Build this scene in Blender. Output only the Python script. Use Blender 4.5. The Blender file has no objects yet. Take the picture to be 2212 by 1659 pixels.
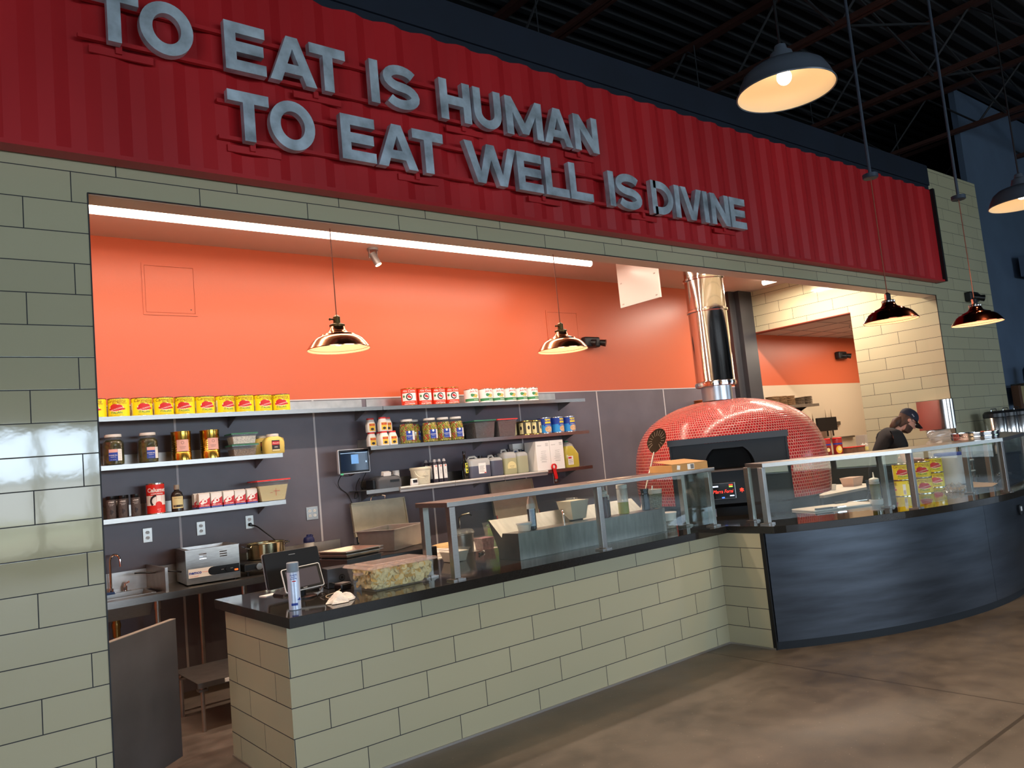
import bpy, bmesh, math, random
from mathutils import Vector, Matrix
random.seed(7)
D = bpy.data
COL = bpy.context.scene.collection
PI = math.pi

# ------------------------------------------------------------------ camera, world, light, exposure
FPX, YAW, PITCH, ROLL, CAMH = 1698.18, 0.675656, 0.0936547, -0.0959682, 1.65
_fwd = Vector((math.sin(YAW)*math.cos(PITCH), math.cos(YAW)*math.cos(PITCH), math.sin(PITCH)))
_r0 = Vector((math.cos(YAW), -math.sin(YAW), 0)); _u0 = _r0.cross(_fwd)
_right = math.cos(ROLL)*_r0 + math.sin(ROLL)*_u0
_up = -math.sin(ROLL)*_r0 + math.cos(ROLL)*_u0
cam_d = D.cameras.new('camera'); cam = D.objects.new('camera', cam_d); COL.objects.link(cam)
cam_d.sensor_width = 36; cam_d.lens = FPX/2212*36; cam_d.clip_start = .05; cam_d.clip_end = 300
cam.matrix_world = Matrix((( _right.x, _up.x, -_fwd.x, 0), (_right.y, _up.y, -_fwd.y, 0), (_right.z, _up.z, -_fwd.z, CAMH), (0, 0, 0, 1)))
sc = bpy.context.scene
sc.camera = cam
sc.view_settings.view_transform = 'Standard'; sc.view_settings.look = 'None'
sc.view_settings.gamma = 1; sc.view_settings.use_curve_mapping = False
sc.view_settings.exposure = 0.0

def at(px, py, ax, v):
    """the point of the place seen at a pixel of the photograph, on the plane axis ax = v"""
    d = _right*((px-1106)/FPX) - _up*((py-829.5)/FPX) + _fwd
    c = Vector((0, 0, CAMH)); t = (v-c[ax])/d[ax]
    return c + d*t

w = D.worlds.new('sky'); sc.world = w; w.use_nodes = True
_b = w.node_tree.nodes['Background']
_b.inputs[0].default_value = (.60, .78, 1.0, 1); _b.inputs[1].default_value = 5.0

def area(name, loc, rot, sx, sy, power, col, spread=180):
    l = D.lights.new(name, 'AREA'); l.shape = 'RECTANGLE'; l.size = sx; l.size_y = sy; l.energy = power; l.color = col
    l.spread = math.radians(spread)
    o = D.objects.new(name, l); COL.objects.link(o); o.location = loc; o.rotation_euler = rot
    return o
# daylight arriving through the big windows of the hall behind the camera; the left one is added
area('window_skylight', (6.5, -14.3, 2.83), (PI/2, 0, 0), 12, 1.25, 800, (.66, .82, 1.0))
area('added_left_fill', (-6.3, -6.5, 2.1), (0, -PI/2, 0), 3.0, 10, 330, (.95, .97, 1.0))  # fill for the hall fronts through an unseen, added left window
area('window_groundlight', (6.5, -14.3, 1.33), (PI/2, 0, 0), 12, 1.7, 230, (1.0, .96, .86))
area('side_window_daylight', (20.3, -9, 2.1), (0, PI/2, 0), 3.0, 9, 60, (.72, .86, 1.0))

# ------------------------------------------------------------------ materials
def lin(c):
    if isinstance(c, str):
        c = c.lstrip('#'); c = [int(c[i:i+2], 16)/255 for i in (0, 2, 4)]
    return tuple((x/12.92 if x <= .04045 else ((x+.055)/1.055)**2.4) for x in c) + (1,)
MATS = {}
def mat(name, col, rough=.5, metal=0, spec=.5, trans=0, ior=1.45, emis=None, es=0, coat=0, noise=None, bump=None, alpha=1):
    """principled material; noise=(scale, amount, stretch) varies the colour, bump=(scale, strength)"""
    if name in MATS: return MATS[name]
    m = D.materials.new(name); m.use_nodes = True; nt = m.node_tree; p = nt.nodes['Principled BSDF']
    c = lin(col); p.inputs['Base Color'].default_value = c
    p.inputs['Roughness'].default_value = rough; p.inputs['Metallic'].default_value = metal
    p.inputs['Specular IOR Level'].default_value = spec; p.inputs['Transmission Weight'].default_value = trans
    p.inputs['IOR'].default_value = ior; p.inputs['Coat Weight'].default_value = coat; p.inputs['Alpha'].default_value = alpha
    if emis: p.inputs['Emission Color'].default_value = lin(emis); p.inputs['Emission Strength'].default_value = es
    if noise or bump:
        tc = nt.nodes.new('ShaderNodeTexCoord'); mp = nt.nodes.new('ShaderNodeMapping'); nt.links.new(tc.outputs['Object'], mp.inputs[0])
        st = noise[2] if noise and len(noise) > 2 else (1, 1, 1); mp.inputs['Scale'].default_value = st
    if noise:
        n = nt.nodes.new('ShaderNodeTexNoise'); n.inputs['Scale'].default_value = noise[0]; n.inputs['Detail'].default_value = 5
        nt.links.new(mp.outputs[0], n.inputs[0])
        mx = nt.nodes.new('ShaderNodeMix'); mx.data_type = 'RGBA'
        a = noise[1]; mx.inputs[6].default_value = tuple(max(0, x*(1-a)) for x in c[:3])+(1,); mx.inputs[7].default_value = tuple(min(1, x*(1+a)) for x in c[:3])+(1,)
        r = nt.nodes.new('ShaderNodeValToRGB'); r.color_ramp.elements[0].position = .3; r.color_ramp.elements[1].position = .7
        nt.links.new(n.outputs[0], r.inputs[0]); nt.links.new(r.outputs[0], mx.inputs[0]); nt.links.new(mx.outputs[2], p.inputs['Base Color'])
    if bump:
        n2 = nt.nodes.new('ShaderNodeTexNoise'); n2.inputs['Scale'].default_value = bump[0]; nt.links.new(mp.outputs[0], n2.inputs[0])
        bp = nt.nodes.new('ShaderNodeBump'); bp.inputs['Strength'].default_value = bump[1]; bp.inputs['Distance'].default_value = .01
        nt.links.new(n2.outputs[0], bp.inputs['Height']); nt.links.new(bp.outputs[0], p.inputs['Normal'])
    MATS[name] = m; return m

class NB:
    """tiny helper for building math node trees"""
    def __init__(s, m): s.nt = m.node_tree
    def inp(s, sock, v):
        if isinstance(v, (int, float)): sock.default_value = v
        else: s.nt.links.new(v, sock)
    def m(s, op, a, b=0, c=0):
        n = s.nt.nodes.new('ShaderNodeMath'); n.operation = op
        s.inp(n.inputs[0], a); s.inp(n.inputs[1], b); s.inp(n.inputs[2], c); return n.outputs[0]
    def mix(s, f, a, b):
        n = s.nt.nodes.new('ShaderNodeMix'); n.data_type = 'RGBA'; s.inp(n.inputs[0], f)
        for k, v in ((6, a), (7, b)):
            if isinstance(v, tuple): n.inputs[k].default_value = v
            else: s.nt.links.new(v, n.inputs[k])
        return n.outputs[2]
    def pos(s):
        g = s.nt.nodes.new('ShaderNodeNewGeometry'); x = s.nt.nodes.new('ShaderNodeSeparateXYZ'); s.nt.links.new(g.outputs['Position'], x.inputs[0]); return g.outputs['Position'], x.outputs
    def noise(s, vec, scale, detail=4):
        n = s.nt.nodes.new('ShaderNodeTexNoise'); n.inputs['Scale'].default_value = scale; n.inputs['Detail'].default_value = detail
        s.nt.links.new(vec, n.inputs[0]); return n.outputs[0]

def tile_mat(name, col, ax, u0, shift, z0=.005, h=.1551, L=.6188, rough=.055, grout='#14181c'):
    """long glazed tiles in a one-third running bond; joint of row r at u0 + r*shift (mod L)"""
    m = D.materials.new(name); m.use_nodes = True; b = NB(m); P = m.node_tree.nodes['Principled BSDF']
    pv, p = b.pos()
    zr = b.m('DIVIDE', b.m('SUBTRACT', p[2], z0), h); row = b.m('FLOOR', zr); fz = b.m('FRACT', zr)
    u = b.m('DIVIDE', b.m('SUBTRACT', b.m('SUBTRACT', p[ax], u0), b.m('MULTIPLY', row, shift)), L)
    cu = b.m('FLOOR', u); fu = b.m('SUBTRACT', u, cu)
    g = .0024
    ez = b.m('MULTIPLY', b.m('MINIMUM', fz, b.m('SUBTRACT', 1, fz)), h); eu = b.m('MULTIPLY', b.m('MINIMUM', fu, b.m('SUBTRACT', 1, fu)), L)
    e = b.m('MINIMUM', ez, eu); joint = b.m('LESS_THAN', e, g)
    wn = m.node_tree.nodes.new('ShaderNodeTexWhiteNoise'); wn.noise_dimensions = '2D'
    cb = m.node_tree.nodes.new('ShaderNodeCombineXYZ'); b.inp(cb.inputs[0], cu); b.inp(cb.inputs[1], row); m.node_tree.links.new(cb.outputs[0], wn.inputs[0])
    c = lin(col); c1 = tuple(x*.96 for x in c[:3])+(1,); c2 = tuple(x*1.04 for x in c[:3])+(1,)
    tcol = b.mix(wn.outputs[0], c1, c2)
    fin = b.mix(joint, tcol, lin(grout)); m.node_tree.links.new(fin, P.inputs['Base Color'])
    b.inp(P.inputs['Roughness'], b.m('ADD', b.m('MULTIPLY', joint, .6), rough))
    P.inputs['Specular IOR Level'].default_value = .6
    bp = m.node_tree.nodes.new('ShaderNodeBump'); bp.inputs['Strength'].default_value = .35; bp.inputs['Distance'].default_value = .004
    hgt = b.m('ADD', b.m('ADD', b.m('MULTIPLY', b.noise(pv, 7, 1), .30), b.m('MULTIPLY', b.noise(pv, 45, 1), .035)), b.m('MULTIPLY', b.m('MINIMUM', e, .003), 50))
    m.node_tree.links.new(hgt, bp.inputs['Height']); m.node_tree.links.new(bp.outputs[0], P.inputs['Normal'])
    return m

def floor_mat():
    m = D.materials.new('polished_concrete'); m.use_nodes = True; b = NB(m); P = m.node_tree.nodes['Principled BSDF']
    pv, p = b.pos()
    n1 = b.noise(pv, 1.1, 10); n2 = b.noise(pv, 7, 10); n3 = b.noise(pv, 60, 2)
    r = b.m('ADD', b.m('MULTIPLY', n1, .75), b.m('MULTIPLY', n2, .35)); r = b.m('SMOOTH_MIN', b.m('MAXIMUM', b.m('MULTIPLY', b.m('SUBTRACT', r, .36), 3.2), 0), 1, .1)
    c = b.mix(r, lin('#483f37'), lin('#756a5f'))
    c = b.mix(b.m('MULTIPLY', b.m('GREATER_THAN', n3, .72), .35), c, lin('#c8bbaa'))
    # saw-cut control joints
    jx = b.m('LESS_THAN', b.m('ABSOLUTE', b.m('SUBTRACT', p[0], 4.988)), .005)
    jy = b.m('LESS_THAN', b.m('ABSOLUTE', b.m('SUBTRACT', p[1], 1.84)), .011)
    fin = b.mix(b.m('MAXIMUM', jx, jy), c, lin('#33271e')); m.node_tree.links.new(fin, P.inputs['Base Color'])
    b.inp(P.inputs['Roughness'], b.m('ADD', .30, b.m('MULTIPLY', n2, .30)))
    P.inputs['Specular IOR Level'].default_value = .5
    bp = m.node_tree.nodes.new('ShaderNodeBump'); bp.inputs['Strength'].default_value = .15; bp.inputs['Distance'].default_value = .004
    m.node_tree.links.new(b.noise(pv, 40, 6), bp.inputs['Height']); m.node_tree.links.new(bp.outputs[0], P.inputs['Normal'])
    return m

STEEL = lambda: mat('brushed_steel', '#9b9792', .31, 1, noise=(30, .10, (1, 1, 18)))
STEELR = lambda: mat('satin_steel', '#b4afa9', .36, 1, noise=(12, .12, (1, 1, 1)))
CHROME = lambda: mat('chrome', '#e8e6e4', .06, 1)
BLACK = lambda: mat('black_plastic', '#111214', .35)
BLACKM = lambda: mat('black_metal', '#1b1c1e', .4, .3)
WHITE = lambda: mat('white_plastic', '#e6e3dd', .4)
def thin(name, col, opac, rough=.05, ior=1.5, tint='#ffffff'):
    """thin clear sheet: transparent, opac of it a milky scatter, plus a fresnel gloss"""
    if name in MATS: return MATS[name]
    m = D.materials.new(name); m.use_nodes = True; nt = m.node_tree; nt.nodes.remove(nt.nodes['Principled BSDF']); out = nt.nodes['Material Output']
    tr = nt.nodes.new('ShaderNodeBsdfTransparent'); tr.inputs[0].default_value = lin(tint)
    df = nt.nodes.new('ShaderNodeBsdfDiffuse'); df.inputs[0].default_value = lin(col)
    gl = nt.nodes.new('ShaderNodeBsdfGlossy'); gl.inputs['Roughness'].default_value = rough
    m1 = nt.nodes.new('ShaderNodeMixShader'); m1.inputs[0].default_value = opac; nt.links.new(tr.outputs[0], m1.inputs[1]); nt.links.new(df.outputs[0], m1.inputs[2])
    fr = nt.nodes.new('ShaderNodeFresnel'); ge = nt.nodes.new('ShaderNodeNewGeometry'); ma = nt.nodes.new('ShaderNodeMath'); ma.operation = 'MULTIPLY_ADD'
    nt.links.new(ge.outputs['Backfacing'], ma.inputs[0]); ma.inputs[1].default_value = 1/ior-ior; ma.inputs[2].default_value = ior; nt.links.new(ma.outputs[0], fr.inputs[0])
    m2 = nt.nodes.new('ShaderNodeMixShader'); nt.links.new(fr.outputs[0], m2.inputs[0]); nt.links.new(m1.outputs[0], m2.inputs[1]); nt.links.new(gl.outputs[0], m2.inputs[2])
    nt.links.new(m2.outputs[0], out.inputs[0]); MATS[name] = m; return m
CLEAR = lambda: thin('clear_plastic', '#eef0ee', .10)
FROST = lambda: thin('cloudy_plastic', '#ece8e0', .55, .3)

# ------------------------------------------------------------------ mesh builder
class MB:
    def __init__(s): s.v = []; s.f = []; s.mi = []; s.k = 0; s.uv = {}
    def mat(s, k): s.k = k; return s
    def add(s, vs, fs):
        o = len(s.v); s.v += [tuple(q) for q in vs]
        for f in fs: s.f.append(tuple(i+o for i in f)); s.mi.append(s.k)
        return s
    def box(s, x0, x1, y0, y1, z0, z1, M=None):
        vs = [Vector((x, y, z)) for x in (x0, x1) for y in (y0, y1) for z in (z0, z1)]
        if M: vs = [M @ q for q in vs]
        return s.add(vs, [(0, 1, 3, 2), (4, 6, 7, 5), (0, 4, 5, 1), (2, 3, 7, 6), (0, 2, 6, 4), (1, 5, 7, 3)])
    def frus(s, a, b, z0, z1):
        """box from rectangle a=(x0,x1,y0,y1) at z0 to rectangle b at z1"""
        vs = [(a[0], a[2], z0), (a[1], a[2], z0), (a[1], a[3], z0), (a[0], a[3], z0), (b[0], b[2], z1), (b[1], b[2], z1), (b[1], b[3], z1), (b[0], b[3], z1)]
        return s.add(vs, [(3, 2, 1, 0), (4, 5, 6, 7), (0, 1, 5, 4), (1, 2, 6, 5), (2, 3, 7, 6), (3, 0, 4, 7)])
    def tray(s, a, b, z0, z1, t=.004, lip=.012):
        """open thin-walled pan: rect a at bottom z0, rect b at rim z1"""
        def R(r, z, g): return [(r[0]-g, r[2]-g, z), (r[1]+g, r[2]-g, z), (r[1]+g, r[3]+g, z), (r[0]-g, r[3]+g, z)]
        rings = [R(a, z0, 0), R(b, z1-t, 0), R(b, z1-t, lip), R(b, z1, lip), R(b, z1, -t), R(a, z0+t, -t)]
        vs = [q for r in rings for q in r]; fs = [(3, 2, 1, 0), (20, 21, 22, 23)]
        for k in range(5):
            for i in range(4): j = (i+1) % 4; fs.append((k*4+i, k*4+j, k*4+4+j, k*4+4+i))
        return s.add(vs, fs)
    def lathe(s, prof, c=(0, 0, 0), n=32, cap=True, M=None, sx=1, sy=1):
        vs = []; fs = []
        for r, z in prof:
            for i in range(n):
                a = 2*PI*i/n; q = Vector((c[0]+r*math.cos(a)*sx, c[1]+r*math.sin(a)*sy, c[2]+z)); vs.append(M @ q if M else q)
        m = len(prof)
        for k in range(m-1):
            for i in range(n): j = (i+1) % n; fs.append((k*n+i, k*n+j, (k+1)*n+j, (k+1)*n+i))
        if cap:
            if prof[0][0] > 1e-5: fs.append(tuple(range(n-1, -1, -1)))
            if prof[-1][0] > 1e-5: fs.append(tuple((m-1)*n+i for i in range(n)))
        return s.add(vs, fs)
    def cyl(s, p0, p1, r, r1=None, n=16):
        r1 = r if r1 is None else r1; p0, p1 = Vector(p0), Vector(p1); d = p1-p0
        M = Matrix.Translation(p0) @ d.to_track_quat('Z', 'Y').to_matrix().to_4x4()
        return s.lathe([(r, 0), (r1, d.length)], n=n, M=M)
    def tube(s, pts, r, n=8, closed=False):
        pts = [Vector(p) for p in pts]; m = len(pts); vs = []; fs = []
        ref = None
        for i, p in enumerate(pts):
            a = pts[i-1] if i or closed else p; b = pts[(i+1) % m] if i < m-1 or closed else p
            t = (b-a).normalized()
            if ref is None: ref = t.orthogonal().normalized()
            ref = (ref - t*ref.dot(t)).normalized(); q = t.cross(ref)
            rr = r[i] if isinstance(r, (list, tuple)) else r
            for k in range(n): a_ = 2*PI*k/n; vs.append(p + (ref*math.cos(a_)+q*math.sin(a_))*rr)
        mm = m if closed else m-1
        for i in range(mm):
            for k in range(n): j = (k+1) % n; i2 = (i+1) % m; fs.append((i*n+k, i*n+j, i2*n+j, i2*n+k))
        if not closed: fs += [tuple(range(n-1, -1, -1)), tuple((m-1)*n+k for k in range(n))]
        return s.add(vs, fs)
    def prism(s, poly, f, a, b):
        """extrude a 2D polygon; f(u, v, w) -> point, w from a to b"""
        n = len(poly); vs = [f(u, v, a) for u, v in poly]+[f(u, v, b) for u, v in poly]
        fs = [tuple(range(n-1, -1, -1)), tuple(range(n, 2*n))]+[(i, (i+1) % n, n+(i+1) % n, n+i) for i in range(n)]
        return s.add(vs, fs)
    def ball(s, c, r, n=16, m=10, sx=1, sy=1, sz=1):
        pr = [(max(1e-6, r*math.sin(PI*k/m)), -r*math.cos(PI*k/m)*sz) for k in range(m+1)]
        return s.lathe(pr, c, n, cap=False, sx=sx, sy=sy)
    def build(s, name, m, parent=None, smooth=35, bevel=0, loc=None):
        me = D.meshes.new(name); me.from_pydata(s.v, [], s.f)
        ms = m if isinstance(m, (list, tuple)) else [m]
        for q in ms: me.materials.append(q)
        me.polygons.foreach_set('material_index', [min(k, len(ms)-1) for k in s.mi])
        bm = bmesh.new(); bm.from_mesh(me); bmesh.ops.recalc_face_normals(bm, faces=bm.faces); bm.to_mesh(me); bm.free()
        if s.uv:
            ul = me.uv_layers.new(name='u')
            for lp in me.loops: ul.data[lp.index].uv = s.uv.get(lp.vertex_index, (0, 0))
        if smooth:
            me.polygons.foreach_set('use_smooth', [True]*len(me.polygons)); me.set_sharp_from_angle(angle=math.radians(smooth))
        o = D.objects.new(name, me); COL.objects.link(o)
        if parent: o.parent = parent
        if loc: o.location = loc
        if bevel:
            bv = o.modifiers.new('bevel', 'BEVEL'); bv.width = bevel; bv.segments = 2; bv.limit_method = 'ANGLE'; bv.angle_limit = math.radians(40)
        return o

def tag(o, label, cat, group=None, kind=None):
    o['label'] = label; o['category'] = cat
    if group: o['group'] = group
    if kind: o['kind'] = kind
    return o
def thing(name, label, cat, loc=(0, 0, 0), rz=0, group=None):
    o = D.objects.new(name, None); COL.objects.link(o); o.location = loc; o.rotation_euler = (0, 0, rz); o.empty_display_size = .1
    return tag(o, label, cat, group)
def struct(o, label=None):
    o['kind'] = 'structure'
    if label: o['label'] = label
    return o
def dup(root, loc, label=None, rz=None, group=None):
    r = root.copy(); COL.objects.link(r); r.location = loc
    if rz is not None: r.rotation_euler = (0, 0, rz)
    if label: r['label'] = label
    if group: r['group'] = group
    for ch in list(root.children):
        c = ch.copy(); COL.objects.link(c); c.parent = r
        for g in list(ch.children):
            d = g.copy(); COL.objects.link(d); d.parent = c
    return r

def text_mesh(mb, s, size, f, shear=0, bold=0, w=None, res=2):
    """lettering in the built-in font, laid out centred in (u, v), mapped through f(u, v); w squeezes to a width"""
    cu = D.curves.new('t', 'FONT'); cu.body = s; cu.size = size; cu.align_x = 'CENTER'; cu.align_y = 'CENTER'; cu.shear = shear; cu.offset = bold; cu.resolution_u = res
    o = D.objects.new('t', cu); COL.objects.link(o)
    dg = bpy.context.evaluated_depsgraph_get(); me = D.meshes.new_from_object(o.evaluated_get(dg))
    k = 1
    if w and len(me.vertices):
        xs = [v.co.x for v in me.vertices]; ww = max(xs)-min(xs); k = min(1, w/ww) if ww else 1
    vs = [f(v.co.x*k, v.co.y) for v in me.vertices]; fs = [tuple(p.vertices) for p in me.polygons]
    mb.add(vs, fs); D.objects.remove(o); D.curves.remove(cu); D.meshes.remove(me)
    return mb
# ------------------------------------------------------------------ the setting
YF, YB, XR, ZC = 4.22, 7.0, 10.263, 3.80      # facade plane, kitchen back wall, tiled side wall, kitchen ceiling
CT = .941                                       # counter top
X0, ZH = .80, 3.163                             # left jamb and head of the opening
mb = MB().box(-6, 26, -14, 10.5, -.2, 0); struct(mb.build('floor', floor_mat(), smooth=0))

T_FAC = tile_mat('olive_glazed_tile_x', '#b0ab8e', 0, .728-.2063*20, .2063)
T_CTR = tile_mat('olive_glazed_tile_counter', '#b0ab8e', 0, 1.8407-.2063*5, .2063, z0=-.0055)
T_END = tile_mat('olive_glazed_tile_y', '#b0ab8e', 1, 4.332, .2063, z0=-.0055)
T_YEL = tile_mat('sand_glazed_tile', '#b0ab8e', 1, 6.195-.2063*21, -.4126, rough=.10)
# facade: left pier, header, right pier
def wallbox(name, x0, x1, y0, y1, z0, z1, m):
    return struct(MB().box(x0, x1, y0, y1, z0, z1).build(name, m, smooth=0))
PLAIN = mat('cream_soffit_paint', '#d8c6b4', .5)
wallbox('wall_front_left', -6, X0, YF, YF+.17, 0, 4.85, T_FAC)
wallbox('wall_front_right', XR, 12.03, YF, YF+.17, 0, 4.852, T_FAC)
wallbox('wall_front_header', X0, XR, YF, YF+.17, ZH, 4.85, T_FAC)
struct(MB().box(X0+.004, XR-.004, YF+.012, YF+.166, ZH-.004, ZH-.0005).build('trim_7', PLAIN, smooth=0))
struct(MB().box(X0-.003, X0+.003, YF-.004, YF+.02, 0, ZH).box(X0, XR, YF-.003, YF+.004, ZH-.003, ZH+.002).box(XR-.003, XR+.003, YF-.004, YF+.004, .0, ZH).build('trim_1', mat('black_edge_trim', '#15171a', .5), smooth=0))
# navy painted upper wall above the container panel
NAVY = mat('navy_paint', '#141c2b', .55, noise=(3, .15))
wallbox('wall_upper', -6, 10.49, YF-.03, YF+.19, 4.60, 4.86, NAVY)
wallbox('wall_upper_top', -6, 10.49, YF-.012, YF-.001, 4.44, 4.60, NAVY)
# kitchen shell
ORANGE = mat('orange_paint', '#c4603f', .33, spec=.45, bump=(70, .04))
SLATE = mat('slate_wall_panel', '#655f67', .38, noise=(2.2, .14), spec=.5)
CREAMP = mat('cream_wall_panel', '#c9b89f', .45)
mb = MB()
mb.box(-1, 15.5, YB, YB+.15, 2.383, 4.6).mat(1).box(-1, 10.1, YB, YB+.15, 0, 2.383).mat(2).box(10.1, 15.5, YB, YB+.15, 0, 2.383)
struct(mb.build('wall_back', [ORANGE, SLATE, CREAMP], smooth=0))
TRIMG = mat('pale_grey_joint_trim', '#bdb9bb', .4)
mb = MB().box(-1, 9.95, YB-.004, YB, 2.376, 2.388)
for k in range(8): x = .654+1.2575*k; mb.box(x-.009, x+.009, YB-.003, YB, .1, 2.38)
struct(mb.build('trim_2', TRIMG, smooth=0))
wallbox('wall_left', -1.1, -1, YF+.17, YB, 0, 4, ORANGE)
CEIL = mat('kitchen_ceiling_paint', '#cdb9ae', .42)
wallbox('ceiling', -1, XR+.1, YF+.17, YB, ZC, ZC+.12, CEIL)
# tiled side wall with the doorway into the side room
mb = MB().box(XR, XR+.16, YF+.17, 5.342, 0, ZC).box(XR, XR+.16, 5.342, 6.86, 3.178, ZC)
struct(mb.build('wall_right', T_YEL, smooth=0))
struct(MB().box(XR+.161, XR+.20, 4.4, 5.33, 0, 3.17).build('wall_right_inner', mat('side_room_paint', '#b3543a', .5), smooth=0))
struct(MB().box(XR-.002, XR+.162, 5.345, 6.86, 3.166, 3.178).build('trim_3', mat('rust_edge', '#7c2f22', .5), smooth=0))
# side room
DROP = mat('ceiling_tile', '#c6b4ad', .8, bump=(200, .2))
wallbox('ceiling_side', XR+.16, 15.5, 4.4, YB, 3.18, 3.22, DROP)
mb = MB()
for k in range(9): mb.box(XR+.2+.61*k, XR+.21+.61*k, 4.4, YB, 3.174, 3.18)
for k in range(5): mb.box(XR+.2, 15.5, 4.75+.61*k, 4.757+.61*k, 3.174, 3.18)
struct(mb.build('trim_4', mat('ceiling_grid', '#9d8e88', .5), smooth=0))
wallbox('wall_side_far', 15.5, 15.6, 4.4, YB, 0, 3.3, CREAMP)
wallbox('wall_side_front', XR+.3, 15.5, 4.395, 4.5, 0, 3.3, CREAMP)
# dark square steel column at the end of the tiled wall
struct(MB().box(9.945, 10.262, 6.84, 6.999, 0, ZC).build('trim_5', mat('charcoal_column', '#37383c', .35, noise=(3, .1)), smooth=0))
struct(MB().box(9.80, 9.945, 6.92, 6.999, 0, ZC).build('trim_6', mat('charcoal_column', '#37383c'), smooth=0))
# hall: navy walls, window wall behind the camera, roof deck
HALLW = mat('hall_wall_paint', '#3a3f48', .7)
NW = mat('navy_far_wall', '#46566a', .6, noise=(2, .1))
wallbox('wall_hall_far', 12.03, 26, 4.30, 4.38, 0, 6.3, NW)
wallbox('wall_hall_right', 20, 20.2, 1, 4.3, 0, 6.3, NW)
mb = MB().box(-6.2, -6, -14, 10.3, 0, .45).box(-6.2, -6, -14, 10.3, 3.45, 6.4).box(-6.2, -6, -1.5, 10.3, .45, 3.45).box(-6.2, -6, -14, -11.5, .45, 3.45)
struct(mb.build('wall_hall_left', HALLW, smooth=0))
wallbox('wall_hall_end', 26, 26.2, 1, 10.5, 0, 6.4, HALLW)
wallbox('wall_kitchen_beyond', -6, 26, 10.3, 10.5, 0, 6.4, HALLW)
mb = MB().box(-6, 20, -14.2, -14, 0, .45).box(-6, 20, -14.2, -14, 3.45, 6.4).box(-6, .5, -14.2, -14, .45, 3.45).box(12.5, 20, -14.2, -14, .45, 3.45)
struct(mb.build('wall_hall_rear', HALLW, smooth=0))
mb = MB().box(20, 20.2, -14, 1, 0, .45).box(20, 20.2, -14, 1, 3.45, 6.4).box(20, 20.2, -4.5, 1, .45, 3.45)
struct(mb.build('wall_hall_side', HALLW, smooth=0))
FR = mat('window_frame_bronze', '#3b3a36', .5)
mb = MB()
for k in range(11): x = .50+1.2*k; mb.box(x-.07, x+.07, -14.12, -14.02, .45, 3.45)
mb.box(.5, 12.5, -14.12, -14.02, 2.14, 2.26).box(.5, 12.5, -14.12, -14.02, 1.0, 1.06)
struct(mb.build('window_1', FR, smooth=0))
mb = MB()
for k in range(8): y = -13.3+1.2*k; mb.box(20.02, 20.12, y-.04, y+.04, .45, 3.45)
struct(mb.build('window_2', FR, smooth=0))
mb = MB()
for k in range(8): y = -10.9+1.25*k; mb.box(-6.12, -6.02, y-.05, y+.05, .45, 3.45)
struct(mb.build('added_left_window', mat('window_frame_bronze', '#3b3a36'), smooth=0))  # window frame added in the unseen left wall for the fill
# outside ground
GR = mat('lawn', '#5f8a3c', .9, noise=(3, .3)); LOT = mat('pale_concrete', '#b7ad9c', .9, noise=(2, .1))
mb = MB().box(-40, 60, -26, -14.3, -.3, -.1).mat(1).box(-40, 60, -60, -26, -.2, .35)
struct(mb.build('ground', [LOT, GR], smooth=0), 'ground outside')
# roof deck with ribs
DECK = mat('dark_roof_deck', '#0f1011', .7)
mb = MB().box(-6, 26, -14, 10.5, 6.36, 6.4)
struct(mb.build('ceiling_deck', DECK, smooth=0))
RIB = mat('deck_rib', '#222427', .6)
mb = MB()
y = -6
while y < 10: mb.box(-6, 26, y, y+.07, 6.30, 6.36); y += .2
struct(mb.build('ceiling_rib', RIB, smooth=0))
# container panel
RED = mat('container_red', '#b01c22', .42, noise=(1.4, .16, (1, 1, .35)), spec=.5)
def corrug(x0, x1, yo, dep, pitch):
    pts = [(x0, yo+dep)]; x = x0
    while x < x1-.02:
        for dx, d in ((.0, dep), (.068, 0), (.140, 0), (.208, dep), (.278, dep)):
            if x+dx <= x1: pts.append((x+dx, yo+d))
        x += pitch
    pts.append((x1, yo+dep)); out = [pts[0]]
    for p in pts[1:]:
        if abs(p[0]-out[-1][0]) > 1e-6: out.append(p)
    return out
con = thing('container_panel', 'long red corrugated shipping container side mounted above the opening', 'panel', (4, 4.2, 3.4))
def B(mb, name, m, root, **k):
    """build a mesh given in world coordinates as a part of root"""
    o = mb.build(name, m, None, **k); o.parent = root
    M = Matrix.Translation(root.location) @ Matrix.Rotation(root.rotation_euler.z, 4, 'Z')
    o.matrix_parent_inverse = M.inverted(); return o
prof = corrug(-5.9+.02, 10.30, 4.10, .026, .278)
poly = [(x, y) for x, y in prof]+[(10.30, 4.16), (-5.9, 4.16)]
mb = MB(); n = len(prof)
vs = [(x, y, 3.335) for x, y in prof]+[(x, y, 4.49) for x, y in prof]+[(x, y+.012, 4.49) for x, y in prof]+[(x, y+.012, 3.335) for x, y in prof]
fs = []
for i in range(n-1):
    fs += [(i, i+1, n+i+1, n+i), (n+i, n+i+1, 2*n+i+1, 2*n+i), (2*n+i, 2*n+i+1, 3*n+i+1, 3*n+i), (3*n+i, 3*n+i+1, i+1, i)]
mb.add(vs, fs); B(mb, 'corrugated_sheet', RED, con, smooth=0)
B(MB().box(-5.9, 10.30, 4.10, 4.20, 3.313, 3.335), 'bottom_rail', RED, con, smooth=0)
B(MB().box(10.30, 10.345, 4.085, 4.219, 3.313, 4.50), 'end_cap', mat('black_steel', '#0d0d0f', .5), con, smooth=0)

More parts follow.
